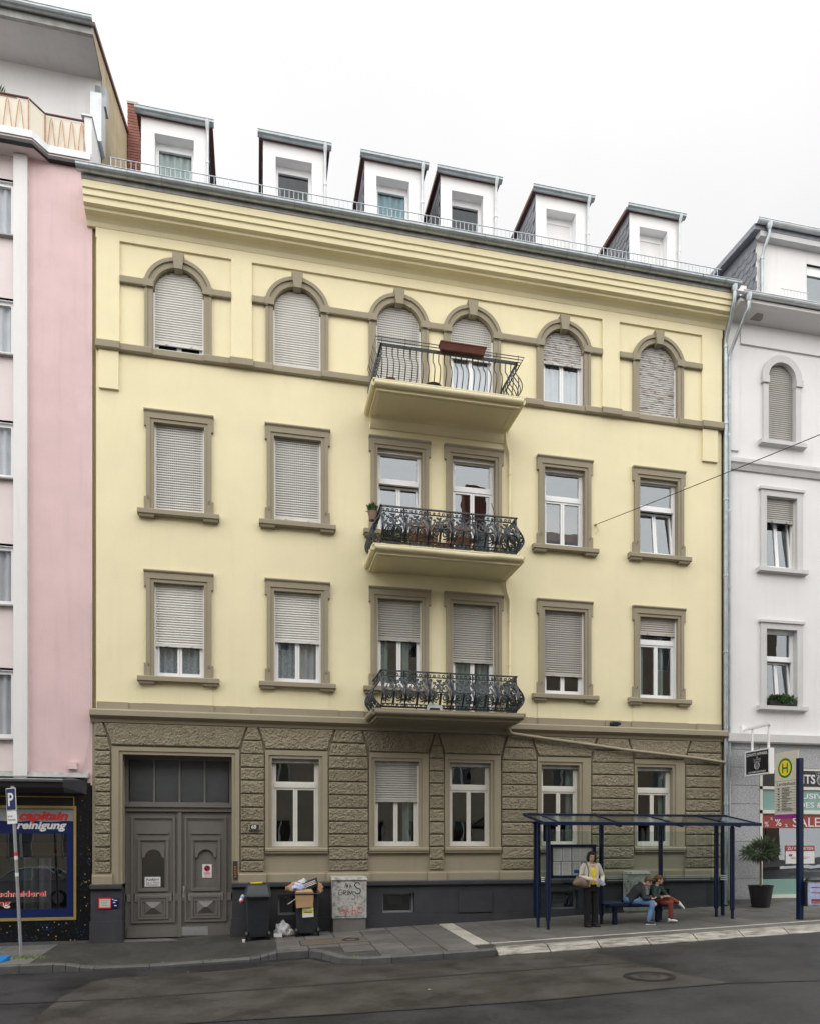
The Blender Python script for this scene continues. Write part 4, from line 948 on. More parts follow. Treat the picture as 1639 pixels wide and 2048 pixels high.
m = MB(); m.box(DOOR[0] - .05, DOOR[1] + .05, -.06, .45, -.3, .06); m.build('threshold', 'slab_light', B)
# notices, number, bells
nb = MB().box(.0 - .16, .0 + .13 - .16 + .14, -.128, -.10, 2.535, 2.665).build('number_base', 'trim', B)
pl_ = MB().box(-.125, .075, -.136, -.128, 2.548, 2.652).build('number_plate', 'dark_print', B)
text('house_number', '68', .115, 'paper', B, FRONT(-.095, -.137, 2.560), .001, .002)
no = MB().box(-2.46, -2.12, yd + .015, yd + .02, 1.24, 1.46).build('door_notice', 'paper', B)
text('notice_text', 'Ausfahrt', .085, 'dark_print', B, FRONT(-2.435, yd + .013, 1.375), .0008, .001, width=.29); text('notice_text', 'Tag u. Nacht', .065, 'dark_print', B, FRONT(-2.44, yd + .013, 1.312), .0008, 0, width=.30); text('notice_text', 'freihalten', .065, 'dark_print', B, FRONT(-2.425, yd + .013, 1.255), .0008, 0, width=.27)
no = MB().box(-1.20, -.99, yd + .028, yd + .036, 1.43, 1.74).build('no_parking_notice', 'paper', B)
MB().disc((-1.095, yd + .0255, 1.645), (0, -1, 0), .07, 24, .052).build('notice_ring', 'red_print', B)
MB().disc((-1.095, yd + .025, 1.645), (0, -1, 0), .052, 24).build('notice_disc', 'blue_print', B)
MB().quad((-1.14, yd + .0235, 1.69), (-1.125, yd + .0235, 1.70), (-1.05, yd + .0235, 1.60), (-1.065, yd + .0235, 1.59)).build('notice_bar', 'red_print', B)
mm_ = MB()
for zz in (1.55, 1.52, 1.49, 1.46): mm_.quad((-1.17, yd + .0265, zz), (-1.02, yd + .0265, zz), (-1.02, yd + .0265, zz + .01), (-1.17, yd + .0265, zz + .01))
mm_.build('notice_lines', 'red_print', B)
ip = MB().box(-.50, -.40, -.075, -.05, 1.40, 1.82).build('intercom', 'dark_print', B)
for i in range(5): MB().box(-.475, -.425, -.082, -.075, 1.45 + .055 * i, 1.485 + .055 * i).build('bell_button', 'wood', ip)
ps = MB().box(-3.36, -3.10, -.085, -.06, .80, 1.03).build('wall_plaque', 'red_print', B); MB().box(-3.335, -3.115, -.089, -.085, .825, 1.005).build('plaque_face', 'sign_cream', ps)
mm_ = MB()
for i in range(4): mm_.quad((-3.31 + .01 * (i % 2), -.0905, .965 - .035 * i), (-3.14 - .02 * (i % 3), -.0905, .965 - .035 * i), (-3.14 - .02 * (i % 3), -.0905, .978 - .035 * i), (-3.31 + .01 * (i % 2), -.0905, .978 - .035 * i))
mm_.build('plaque_text', 'grey_print2', ps)
ps = MB().box(-3.095, -2.95, -.085, -.06, .81, 1.03).build('wall_plaque', 'blue_print', B)
mm_ = MB()
for x_, z_, ww in ((-3.08, .99, .03), (-3.04, .965, .07), (-3.06, .92, .05), (-3.03, .85, .05)): mm_.quad((x_, -.0865, z_), (x_ + ww, -.0865, z_), (x_ + ww, -.0865, z_ + .018), (x_, -.0865, z_ + .018))
mm_.build('plaque_text', 'paper', ps)
# ---- balconies
def scroll(cx0, cz0, r0, r1, a0, turns, n=22):
    return [(cx0 + (r0 + (r1 - r0) * i / n) * math.cos(a0 + turns * 6.283 * i / n), cz0 + (r0 + (r1 - r0) * i / n) * math.sin(a0 + turns * 6.283 * i / n)) for i in range(n + 1)]
def bez(p0, p1, p2, p3, n=12):
    return [tuple(((1 - t) ** 3) * p0[k] + 3 * t * (1 - t) ** 2 * p1[k] + 3 * t * t * (1 - t) * p2[k] + t ** 3 * p3[k] for k in (0, 1)) for t in [i / n for i in range(n + 1)]]
def bulge(t):     # outward swell of the railing, t: 0 bottom .. 1 top
    return .19 * math.sin(math.pi * min(1, t / .78) ** .9) ** 1.3 * (1 if t < .78 else 0) - .02 * sst(.7, .95, t)
def panel_strokes(wd, ht):
    S = []; c = wd / 2; k = ht / .78
    def mir(p, r): S.append((p, r)); S.append(([(wd - x, z) for x, z in p], r))
    mir(scroll(c - .105, .20 * k, .012, .088, 0.4, 1.75), .0085); mir(scroll(c - .09, .20 * k, .088, .098, .4, .55), .006)
    S.append(([(c, .07 * k), (c, .30 * k)], .016)); S.append((scroll(c, .335 * k, .03, .03, 0, 1, 12), .010))
    mir(bez((c, .30 * k), (c - .05, .34 * k), (c - .10, .30 * k), (c - .14, .33 * k)), .009)
    mir(bez((c - .01, .30 * k), (c - .07, .42 * k), (c - .02, .46 * k), (c - .11, .52 * k)), .008); mir(scroll(c - .105, .545 * k, .008, .038, 1.5, 1.4, 16), .007)
    mir(scroll(c - .06, .415 * k, .006, .034, 2.6, 1.3, 16), .008); mir(bez((c, .36 * k), (c - .03, .48 * k), (c - .01, .54 * k), (c, .62 * k)), .008)
    mir(scroll(c - .035, .60 * k, .006, .032, .2, 1.4, 16), .0065)
    mir(bez((.012, .10 * k), (.03, .28 * k), (.055, .40 * k), (.02, .60 * k)), .009); mir(bez((.02, .40 * k), (.08, .46 * k), (.05, .56 * k), (.10, .64 * k)), .007)
    mir(scroll(.075, .615 * k, .007, .04, 3.6, 1.4, 16), .007); mir(bez((.03, .34 * k), (.07, .38 * k), (.10, .36 * k), (.12, .42 * k)), .009)
    mir(scroll(.06, .13 * k, .006, .035, 1.0, 1.3, 14), .007)
    mir(scroll(c - .15, .33 * k, .006, .030, 4.0, 1.3, 14), .007); mir(scroll(c - .045, .505 * k, .006, .026, 5.0, 1.3, 14), .007); mir(scroll(.045, .50 * k, .006, .028, 2.0, 1.3, 14), .007)
    mir(bez((c - .16, .08 * k), (c - .20, .16 * k), (c - .12, .26 * k), (c - .05, .28 * k)), .008); mir(bez((.03, .22 * k), (.06, .30 * k), (.09, .44 * k), (.14, .47 * k)), .008)
    for i in range(5):      # top frieze
        x0 = wd * (i + .5) / 5; S.append((scroll(x0, .715 * k, .024, .024, 0, 1, 10), .006))
        S.append((scroll(x0, .025 * k + .0, .022, .022, 0, 1, 10), .006))
    S.append(([(0, .675 * k), (wd, .675 * k)], .008)); S.append(([(0, .055 * k), (wd, .055 * k)], .008))
    return S
def iron_panel(parent, P0, U, Nout, wd, ht, cache, key):
    """P0 bottom corner, U along, Nout outward"""
    P0, U, Nout = Vector(P0), Vector(U), Vector(Nout)
    if key in cache: return share(cache[key], 'railing_panel', parent, P0)
    m = MB()
    for pts, r in panel_strokes(wd, ht):
        q = [P0 + U * x + Vector((0, 0, z)) + Nout * (bulge(z / ht) + .012 * math.sin(x * 40 + z * 30)) for x, z in pts]; m.tube(q, r * 1.95, 4, True, False)
    for x in (.0, wd):
        m.tube([P0 + U * x + Vector((0, 0, ht * i / 14)) + Nout * bulge(i / 14) for i in range(15)], .017, 5)
    o = m.build('railing_panel', 'iron', parent, P0); cache[key] = o; return o
def balcony(z_u, mat, ornate, rail_z0, rail_h, name_lab, thick=.16, cove=0., ends=(2.62, 5.98)):
    x0, x1 = ends; yb = -1.10
    m = MB(); m.box(x0, x1, yb, .02, z_u, z_u + thick)
    for a, b, c, d in ((x0 + .07, x1 - .07, yb + .07, yb + .14), (x0 + .07, x0 + .14, yb + .14, -.03), (x1 - .14, x1 - .07, yb + .14, -.03)): m.box(a, b, c, d, z_u - .018, z_u + .01)
    Bal = m.build('balcony', mat, B, ((x0 + x1) / 2, 0, z_u))
    m = MB()      # painted gutter moulding round the slab edge
    zc = z_u + .13; r = .075; 
    path = [(x0 - .05, -.0, zc), (x0 - .05, yb - .05, zc), (x1 + .05, yb - .05, zc), (x1 + .05, 0, zc)]
    if mat == 'yellow': path = path[:2] + [(x0 + .9, yb - .05, zc), (4.5, yb - .05, zc - .012), (5.0, yb - .05, zc - .015), (5.45, yb - .05, zc + .01)] + path[2:] if rail_z0 < 10 else path
    for p, q in zip(path, path[1:]): m.tube([p, q], r, 10)
    m.box(x0 - .09, x1 + .09, yb - .12, 0, zc + .035, zc + .062); m.build('slab_moulding', mat, Bal)
    if cove: MB().xprof([(.02, z_u - cove), (-.03, z_u - cove), (-.07, z_u - cove * .7), (-.10, z_u - .05), (-.20, z_u + .001), (.02, z_u + .001)], x0 + .03, x1 - .03).build('cove', mat, Bal)
    yr = yb - .02; xa, xb = x0 + .10, x1 - .10
    m = MB(); zt = rail_z0 + rail_h
    path = [(xa, -.02, zt), (xa, yr, zt), (xb, yr, zt), (xb, -.02, zt)]
    for p, q in zip(path, path[1:]):
        lo = Vector((min(p[0], q[0]) - .022, min(p[1], q[1]) - .022, zt - .014)); hi = Vector((max(p[0], q[0]) + .022, max(p[1], q[1]) + .022, zt + .014)); m.box(lo.x, hi.x, lo.y, hi.y, lo.z, hi.z)
        m.box(lo.x + .01, hi.x - .01, lo.y + .01, hi.y - .01, rail_z0 - .02, rail_z0 + .02)
    nx = 5
    for i in range(nx):
        x = xa + (xb - xa) * i / (nx - 1); m.tube([(x, yr, zc + .05), (x, yr, rail_z0)], .013, 6); m.box(x - .04, x + .04, yr - .03, yr + .03, zc + .06, zc + .075)
    m.build('railing_frame', 'iron', Bal)
    if ornate:
        n = 6; wd = (xb - xa) / n
        for i in range(n): iron_panel(Bal, (xa + i * wd, yr, rail_z0), (1, 0, 0), (0, -1, 0), wd, rail_h, RC, ('f', round(wd, 3), rail_h))
        ns = 2; ws = (abs(yr) - .03) / ns
        for i in range(ns):
            iron_panel(Bal, (xa, yr + i * ws, rail_z0), (0, 1, 0), (-1, 0, 0), ws, rail_h, RC, ('l', round(ws, 3), rail_h)); iron_panel(Bal, (xb, yr + i * ws, rail_z0), (0, 1, 0), (1, 0, 0), ws, rail_h, RC, ('r', round(ws, 3), rail_h))
    return Bal, xa, xb, yr, zt
RC = {}
b1 = balcony(5.02, 'trim', True, 5.27, .80, '', .13)
b2 = balcony(8.66, 'yellow', True, 8.93, .80, '', .13)
b3 = balcony(12.30, 'yellow', False, 12.50, .80, '', .16, cove=.24)
# top balcony: bellied bars and flower-box baskets
Bal3, xa, xb, yr, zt = b3
def bellied(P0, Nout, ht): 
    P0, Nout = Vector(P0), Vector(Nout); return [P0 + Vector((0, 0, ht * i / 12)) + Nout * (.15 * math.sin(math.pi * min(1, (i / 12) / .75)) ** 1.2 * (1 if i / 12 < .75 else 0) - .03 * math.sin(math.pi * max(0, (i / 12 - .6) / .4))) for i in range(13)]
n = 24
barm = MB().tube(bellied((xa, yr, 12.5), (0, -1, 0), .80), .0125, 5); bo = barm.build('baluster', 'iron', Bal3, (xa, yr, 12.5))
for i in range(1, n + 1): share(bo, 'baluster', Bal3, (xa + (xb - xa) * i / n, yr, 12.5))
for xx, s in ((xa, -1), (xb, 1)):
    bm2 = MB().tube(bellied((xx, yr, 12.5), (s, 0, 0), .80), .0125, 5).build('baluster', 'iron', Bal3, (xx, yr, 12.5))
    for i in range(1, 8): share(bm2, 'baluster', Bal3, (xx, yr + (abs(yr) - .05) * i / 8, 12.5))
m = MB()
for k in range(4):
    z = zt - .06 + .045 * k; o = .05 + .03 * k
    m.tube([(xa - o, -.05, z), (xa - o, yr - o, z), (xb + o, yr - o, z), (xb + o, -.05, z)], .0095, 4)
for i in range(7):
    x = xa + (xb - xa) * i / 6; m.tube([(x, yr, zt - .08), (x, yr - .06, zt - .07), (x, yr - .15, zt + .10)], .007, 4)
for i in range(3):
    y = yr * (.2 + .3 * i)
    for xx, s in ((xa, -1), (xb, 1)): m.tube([(xx, y, zt - .08), (xx + s * .06, y, zt - .07), (xx + s * .15, y, zt + .10)], .007, 4)
m.build('flower_box_holder', 'iron', Bal3)
# drain pipes of the balconies
m = MB(); xp = 6.10; rr = .032
m.tube([(5.98, -.06, 12.42), (6.0, -.05, 12.15), (6.03, -.05, 12.0), (xp, -.05, 11.8), (xp, -.05, 8.95), (6.06, -.05, 8.8), (5.99, -.07, 8.70)], rr, 8)
for zz in (11.3, 10.2): m.tube([(xp, -.05, zz - .02), (xp, -.05, zz + .02)], .044, 8)
m.build('drain_pipe', 'yellow', B)
m = MB(); m.tube([(5.99, -.07, 8.66), (6.0, -.05, 8.5), (6.05, -.05, 8.35), (xp, -.05, 8.2), (xp, -.05, 5.36), (xp, -.06, 5.30)], rr, 8)
for zz in (7.7, 6.6): m.tube([(xp, -.05, zz - .02), (xp, -.05, zz + .02)], .044, 8)
m.build('drain_pipe', 'yellow', B)
m = MB(); m.tube([(6.02, -.22, 5.02), (6.05, -.20, 4.95), (6.12, -.17, 4.90), (6.6, -.16, 4.85), (9.2, -.16, 4.58), (11.2, -.15, 4.42), (12.0, -.14, 4.33)], .042, 8); m.build('drain_pipe', 'trim', B)
# rainwater pipe at the right edge
def downpipe(pts, mat, parent, r=.05, head=True):
    m = MB(); m.tube(pts, r, 10)
    if head: p = Vector(pts[0]); m.loft([(p + Vector((0, 0, .14)), (.11, 0, 0), (0, .09, 0)), (p + Vector((0, 0, .02)), (.085, 0, 0), (0, .075, 0)), (p + Vector((0, 0, -.06)), (r * 1.15, 0, 0), (0, r * 1.15, 0))], 10)
    z = pts[-2][2]
    while z > pts[-1][2] + .5: m.tube([(pts[-1][0], pts[-1][1], z - .03), (pts[-1][0], pts[-1][1], z + .03)], r * 1.22, 10); z -= 2.0
    return m.build('downpipe', mat, parent)
downpipe([(11.97, -.57, 16.40), (11.97, -.57, 16.12), (11.98, -.50, 16.0), (12.05, -.12, 15.42), (12.06, -.09, 15.25), (12.06, -.09, .6)], 'zinc', B, .052)
fl_ = MB(); fl_.box(8.78, 8.99, -.16, -.03, 5.20, 5.29)
for xx in (8.80, 8.97): fl_.loft([((xx, -.12, 5.245), (.0, .0, .05), (0, .05, 0)), ((xx + (.05 if xx > 8.9 else -.05), -.15, 5.245), (0, 0, .035), (0, .035, 0))], 8)
tag(fl_.build('wall_spotlight', 'black', None, (8.88, -.1, 5.2)), 'small black twin spotlight on the olive band above the bus shelter', 'spotlight')

# ------------------------------------------------------------------ pink building on the left
K = thing('apartment_building', 'pink apartment building with white pilaster and dark mosaic dry-cleaner shop front', 'building', (-8, 0, .05))
PW = [(-6.75, -5.08), (-10.2, -8.6)]
PZ = [(4.50, 5.95), (7.37, 8.62), (10.09, 11.27), (12.74, 13.90), (15.30, 16.46)]
m = MB(); wall_cells(m, -13, -3.50, 3.5, 17.05, [(-6.8, -5.06, 3.55, 17.0), (-10.25, -8.55, 3.55, 17.0)]); m.build('wall', 'pink', K)
for a, b in ((-6.8, -5.06), (-10.25, -8.55)):      # paler recessed window bay
    m = MB(); wall_cells(m, a, b, 3.55, 17.0, [(a + .02, b - .02, c, d) for c, d in PZ], .05); m.build('window_bay', 'pale_pink', K)
    for c, d in PZ:
        f = MB(); t = .08; f.box(a + .02, a + .02 + t, .10, .17, c, d); f.box(b - .02 - t, b - .02, .10, .17, c, d); f.box(a + .02 + t, b - .02 - t, .10, .17, c, c + t); f.box(a + .02 + t, b - .02 - t, .10, .17, d - t, d); f.box((a + b) / 2 - .05, (a + b) / 2 + .05, .10, .17, c + t, d - t)
        f.box(a + .02, b - .02, .05, .10, d - .01, d + .05)
        W = f.build('window', 'pvc', K, ((a + b) / 2, 0, c))
        for p, q in ((a + .1, (a + b) / 2 - .05), ((a + b) / 2 + .05, b - .1)): MB().quad((p, .14, c + t), (q, .14, c + t), (q, .14, d - t), (p, .14, d - t)).build('pane', 'glass_soft', W)
        MB().xprof([(.16, c), (-.05, c - .03), (-.05, c - .06), (.06, c - .07)], a + .01, b - .005).build('sill', 'zinc_old', W)
        wavy(a + .05, b - .05, .21, c, d, 'curtain', W)
MB().box(-13, -3.6, 1.5, 1.55, .2, 17).build('interior_wall', 'interior', K)
for a, b in ((-5.06, -4.79), (-8.55, -8.28)): MB().box(a, b, -.09, .02, 3.62, 16.98).build('pilaster', 'white_wall', K)
m = MB(); m.quad((-3.50, 0, .0), (-3.50, 12, .0), (-3.50, 12, 17), (-3.50, 0, 17)); m.quad((-13, 12, 0), (-3.5, 12, 0), (-3.5, 12, 21.5), (-13, 12, 21.5)); m.build('side_wall', 'khaki_render', K)
# upper balcony
zs, zt = 17.0, 17.25
out = [(-13, .9), (-13, -.36), (-4.62, -.36), (-4.38, -.08), (-3.50, -.08), (-3.50, .9)]
m = MB(); m.extr([(x, y, zs) for x, y in out], (0, 0, zt - zs)); m.build('balcony_slab', 'pale_pink', K)
o2 = [(-13, -.385), (-4.61, -.385), (-4.36, -.105), (-3.52, -.105)]
m = MB()
for (a, b), (c, d) in zip(o2, o2[1:]):
    m.add([(a, b, zt - .13), (c, d, zt - .13), (c, d, zt + .02), (a, b, zt + .02), (a, b + .06, zt + .035), (c, d + .06, zt + .035)], [(0, 1, 2, 3), (3, 2, 5, 4)])
m.build('slab_flashing', 'zinc_pale', K)
m = MB()
for (a, b), (c, d) in zip(o2, o2[1:]): m.add([(a, b - .01, zs - .02), (c, d - .01, zs - .02), (c, d - .01, zs + .055), (a, b - .01, zs + .055), (a, b + .1, zs - .02), (c, d + .1, zs - .02)], [(0, 1, 2, 3), (0, 1, 5, 4)])
m.build('drip_edge', 'black', K)
railpath = [(-13, -.30), (-4.70, -.30), (-4.45, -.02), (-3.66, -.02)]
m = MB()
for (a, b), (c, d) in zip(railpath, railpath[1:]): m.add([(a, b + .02, zt + .02), (c, d + .02, zt + .02), (c, d + .02, zt + .72), (a, b + .02, zt + .72)], [(0, 1, 2, 3)])
m.build('balcony_panel', 'cream_panel', K)
m = MB(); m.tube([(a, b, zt + .76) for a, b in railpath], .022, 6); m.build('top_rail', 'rail_brown', K)
m = MB()
def zig(x0, x1, y, st):
    x = x0
    while x < x1 - .02:
        m.tube([(x, y, zt + .04), (x + st * .28, y, zt + .62), (x + st * .38, y, zt + .68), (x + st * .48, y, zt + .62), (x + st * .76, y, zt + .04)], .009, 5); x += st
zig(-5.9, -4.75, -.315, .235); zig(-4.40, -3.72, -.035, .205)
for x, y in ((-4.70, -.30), (-4.45, -.02), (-3.66, -.02)): m.tube([(x, y, zt + .03), (x, y, zt + .76)], .014, 6)
m.build('zigzag_rods', 'rust_paint', K)
MB().box(-3.655, -3.505, -.03, .95, zt - .1, zt + .86).build('end_parapet', 'white_wall', K)
MB().box(-3.72, -3.49, -.06, .98, zt + .86, zt + .90).build('parapet_flashing', 'zinc', K)
MB().quad((-13, 1.0, zt), (-3.5, 1.0, zt), (-3.5, 1.0, 20.1), (-13, 1.0, 20.1)).build('attic_wall', 'white_wall', K)
m = MB(); m.box(-13, -3.50, -.02, 1.02, 19.98, 20.02); m.build('soffit', 'white_trim', K)
m = MB(); gutter(m, -13, -3.47, -.10, 20.18, .10); m.build('gutter', 'zinc', K)
MB().box(-13, -3.48, -.03, .05, 19.94, 20.14).build('fascia', 'zinc_old', K)
m = MB(); m.poly([(-3.485, .95, 17.0), (-3.485, 6.5, 17.0), (-3.485, 6.5, 22.8), (-3.485, .0, 20.12), (-3.485, .0, 19.98), (-3.485, .95, 19.98)]); m.build('gable_wall', 'khaki_render', K)
m = MB(); m.hexa([(-13, -.05, 20.12), (-3.44, -.05, 20.12), (-3.44, 6.6, 22.85), (-13, 6.6, 22.85)], [(-13, -.05, 20.2), (-3.44, -.05, 20.2), (-3.44, 6.6, 22.95), (-13, 6.6, 22.95)]); m.quad((-13, 6.6, 22.9), (-3.44, 6.6, 22.9), (-3.44, 12, 20), (-13, 12, 20)); m.build('roof', 'rail_brown', K)
for (a, b, c, d_, mt) in ((-3.66, -3.42, .55, 1.0, 'zinc_pale'),): 
    m = MB(); m.box(a, b, c, d_, 18.16, 19.25); m.build('vent_duct', mt, K)
MB().box(-3.62, -3.38, .85, 1.15, 19.25, 19.7).build('vent_duct', 'zinc', K)
# brick chimney on the party wall
ch = thing('brick_chimney', 'stepped red brick chimney rising behind the leftmost dormer', 'chimney', (-3.1, 4.6, 18.5))
m = MB(); m.box(-3.46, -2.88, 4.3, 5.0, 18.5, 22.25); m.box(-3.46, -3.20, 4.3, 5.0, 22.24, 22.72); m.build('mortar_core', 'mortar', ch)
bk = None
for j in range(58):
    z = 18.55 + j * .077
    for i in range(3):
        x = -3.465 + i * .2 - (.1 if j % 2 else 0); x0, x1 = max(-3.47, x), min(-2.87, x + .19)
        if z > 22.2: x1 = min(x1, -3.19)
        if x1 - x0 < .05 or z > 22.66: continue
        key = ('b', round(x1 - x0, 2)); o = Vector((x0, 4.29, z))
        if key not in blk: blk[key] = MB().box(x0, x1, 4.275, 4.33, z, z + .064).build('brick', 'brick', ch, o)
        else: share(blk[key], 'brick', ch, o)
    for i in range(4):
        y0 = 4.35 + i * .17; key = ('bs',); o = Vector((-2.88, y0, z))
        if z > 22.2: continue
        if key not in blk: blk[key] = MB().box(-2.91, -2.865, y0, y0 + .155, z, z + .064).build('brick', 'brick', ch, o)
        else: share(blk[key], 'brick', ch, o)
MB().box(-3.48, -3.18, 4.26, 5.04, 22.72, 22.78).build('chimney_cap', 'mortar', ch)
# shop front
m = MB(); wall_cells(m, -13, -3.53, -.05, 3.55, [(-13, -3.86, .55, 3.26)], -.01); m.build('mosaic_cladding', 'mosaic', K)
MB().box(-13, -3.53, -.05, .05, -.1, .10).build('base_kerb', 'kerb_dark', K)
m = MB(); m.box(-13, -3.86, -.02, .03, 3.03, 3.26); sf = m.build('sign_fascia', 'black', K)
m = MB()
for a, b, c, d in ((-13, -3.86, 3.225, 3.245), (-3.88, -3.86, 3.04, 3.225)): m.box(a, b, -.035, -.015, c, d)
m.build('gold_trim', 'gold', sf)
m = MB()
for a, b, c, d in ((-13, -3.82, 2.985, 3.04), (-13, -3.82, .565, .625), (-3.87, -3.82, .625, 2.985)): m.box(a, b, -.05, .05, c, d)
sw = m.build('shop_window', 'gold', K)
MB().quad((-13, .03, .62), (-3.86, .03, .62), (-3.86, .03, 2.99), (-13, .03, 2.99)).build('pane', 'glass_dark', sw)
m = MB(); m.box(-13, -3.872, .0, .022, .627, .80); m.box(-4.02, -3.873, .0, .022, .80, 2.44); m.build('blue_border', 'blue_print', sw)
m = MB(); vs = []
n = 90
for i in range(n + 1):
    x = -13 + (13 - 3.872) * i / n; vs += [(x, .0, 2.44), (x, .0, 2.705 + .012 * math.sin(x * 9))]
m.add(vs, [(2 * i, 2 * i + 2, 2 * i + 3, 2 * i + 1) for i in range(n)]); m.build('sign_blue', 'blue_print', sw)
MB().quad((-13, .004, 2.44), (-3.872, .004, 2.44), (-3.872, .004, 2.985), (-13, .004, 2.985)).build('sign_white', 'grey_print2', sw)
text('sign_text', 'capitain', .26, 'red_print', sw, FRONT(-4.97, -.003, 2.74), .003, .010, .25, width=.98); text('sign_text', 'reinigung', .23, 'paper', sw, FRONT(-5.02, -.003, 2.545), .003, .008, .25, width=1.0)
text('sign_text', 'schneiderei', .17, 'paper', sw, FRONT(-5.375, -.006, 1.085), .002, .005, 0, width=.94); text('sign_text', 'schneiderei', .17, 'red_print', sw, FRONT(-5.385, -.009, 1.09), .002, .003, 0, width=.94)
text('sign_text', 'ng', .19, 'paper', sw, FRONT(-5.385, -.006, .885), .002, .006, 0, width=.24); text('sign_text', 'ng', .19, 'red_print', sw, FRONT(-5.395, -.009, .89), .002, .004, 0, width=.24)
MB().box(-13, -3.9, .9, .95, 0, 3.4).build('shop_interior_wall', 'plinth', K); MB().box(-13, -3.9, .5, .55, 1.95, 2.25).build('counter_shelf', 'wood', K)
MB().box(-13, -3.9, .1, .9, .3, .5).build('window_ledge', 'interior', K)
for i, x in enumerate((-5.0, -4.7)): wavy(x, x + .26, .45, .75, 1.9, 'curtain' if i else 'curtain_green', K, .04)
cp = MB(); cp.xprof([(.0, 3.27), (-.50, 3.30), (-.60, 3.40), (-.60, 3.52), (.0, 3.66)], -13, -3.95); cn = cp.build('shop_canopy', 'black', K)
m = MB(); m.add([(-3.95, 0, 3.27), (-3.95, -.50, 3.30), (-3.95, -.62, 3.42), (-3.95, -.62, 3.56), (-3.95, 0, 3.68), (-3.60, 0, 3.30), (-3.60, 0, 3.62), (-3.68, -.08, 3.32), (-3.68, -.08, 3.6)], [(1, 7, 8, 3, 2), (0, 5, 7, 1), (3, 8, 6, 4), (7, 5, 6, 8)]); m.build('canopy_return', 'plinth', cn)
m = MB(); gutter(m, -13, -3.94, -.62, 3.56, .05, 6); m.build('canopy_gutter', 'zinc', cn)
MB().xprof([(.0, 3.66), (-.10, 3.66), (-.05, 3.77), (.0, 3.78)], -13, -3.56).build('wall_flashing', 'zinc_old', K)
MB().box(-3.98, -3.80, -.09, 0, 3.84, 3.99).build('junction_box', 'pink', K)
MB().tube([(-3.88, -.06, 3.84), (-3.74, -.05, 3.80), (-3.66, -.04, 3.95), (-3.55, -.03, 4.6), (-3.53, -.03, 7.5)], .008, 5).build('cable', 'white_trim', K)

# ------------------------------------------------------------------ white building on the right
V = thing('apartment_building', 'white apartment building with grey granite boutique front at the right edge', 'building', (15, 0, .6))
WX = [13.80, 17.4, 21.0]
vw = []
for c in WX: vw += [(c - .47, c + .47, 5.90, 7.95), (c - .47, c + .47, 9.58, 11.50), (c - .42, c + .42, 12.98, 15.10)]
m = MB(); wall_cells(m, 12.10, 24, 5.0, 16.1, vw)
for c in WX:
    a = arc(c, 14.68, .42)
    for (x0, z0), (x1, z1) in zip(a, a[1:]): m.quad((x0, 0, z0), (x1, 0, z1), (x1, 0, 15.10), (x0, 0, 15.10))
m.build('wall', 'white_wall', V)
m = MB(); m.quad((12.1, 0, 0), (12.1, 10, 0), (12.1, 10, 16.3), (12.1, 0, 16.3)); m.quad((24, 0, 0), (24, 10, 0), (24, 10, 16.3), (24, 0, 16.3)); m.quad((12.1, 10, 0), (24, 10, 0), (24, 10, 16.3), (12.1, 10, 16.3)); m.build('outer_shell', 'khaki_render', V)
MB().box(12.2, 23.9, 2.2, 2.25, .3, 16).build('interior_wall', 'interior', V)
MB().box(12.2, 23.9, .35, 2.2, 4.7, 4.9).build('floor_slab', 'interior', V); MB().box(12.2, 23.9, .35, 2.2, 8.5, 8.7).build('floor_slab', 'interior', V)
MB().xprof([(.02, 12.10), (-.05, 12.10), (-.10, 12.22), (-.14, 12.26), (-.14, 12.36), (.02, 12.40)], 12.14, 24).build('string_course', 'white_trim', V)
MB().xprof([(.02, 4.86), (-.16, 4.86), (-.19, 4.90), (-.19, 5.10), (.02, 5.13)], 12.09, 24).build('shop_cornice', 'white_trim', V)
m = MB(); m.box(12.55, 24, -.05, .02, 15.45, 16.1); m.box(12.12, 12.50, -.05, .02, 12.6, 16.1); m.build('panel_frame', 'white_wall', V)
def white_sur(c, hw, z0, z1, W, arch=False):
    m = MB()
    if not arch:
        for s in (-1, 1):
            a, b = sorted((c + s * hw, c + s * (hw + .17))); m.box(a, b, -.05, .17, z0, z1 + .16)
        m.box(c - hw, c + hw, -.05, .17, z1, z1 + .16); m.box(c - hw - .22, c + hw + .22, -.09, .02, z1 + .162, z1 + .23)
    else:
        for s in (-1, 1):
            a, b = sorted((c + s * hw, c + s * (hw + .15))); m.box(a, b, -.06, .17, z0, 14.5)
            a, b = sorted((c + s * (hw - .01), c + s * (hw + .20))); m.box(a, b, -.10, .17, 14.5, 14.68)
        a, b = arc(c, 14.68, hw, 24), arc(c, 14.68, hw + .19, 24); vs = []
        for (p, q), (u, v) in zip(a, b): vs += [(p, -.07, q), (u, -.07, v), (u, .17, v), (p, .17, q)]
        m.add(vs, [(4 * i + k, 4 * i + (k + 1) % 4, 4 * i + 4 + (k + 1) % 4, 4 * i + 4 + k) for i in range(24) for k in range(4)])
    m.build('surround', 'white_trim', W)
    MB().xprof([(.17, z0), (-.14, z0 - .02), (-.14, z0 - .12), (.02, z0 - .15)], c - hw - .28, c + hw + .28).build('sill', 'white_trim', W)
for i, c in enumerate(WX):
    W = make_window(V, c, .47, 5.90, 7.95, transom=7.12, tilt=5, sur='none', glass='glass_single'); white_sur(c, .47, 5.90, 7.95, W)
    W = make_window(V, c, .47, 9.58, 11.50, sh=10.85, shm='shutter_grey', tilt=5, sur='none'); white_sur(c, .47, 9.58, 11.50, W)
    f = MB(); f.box(c - .42, c + .42, .12, .14, 12.98, 14.68); W = f.build('window', 'pvc', V, (c, 0, 12.98)); shutter_mesh(c, .41, 13.02, 15.10, .085, 14.68, .415).build('shutter', 'shutter_grey', W); white_sur(c, .42, 12.98, 15.1, W, True)
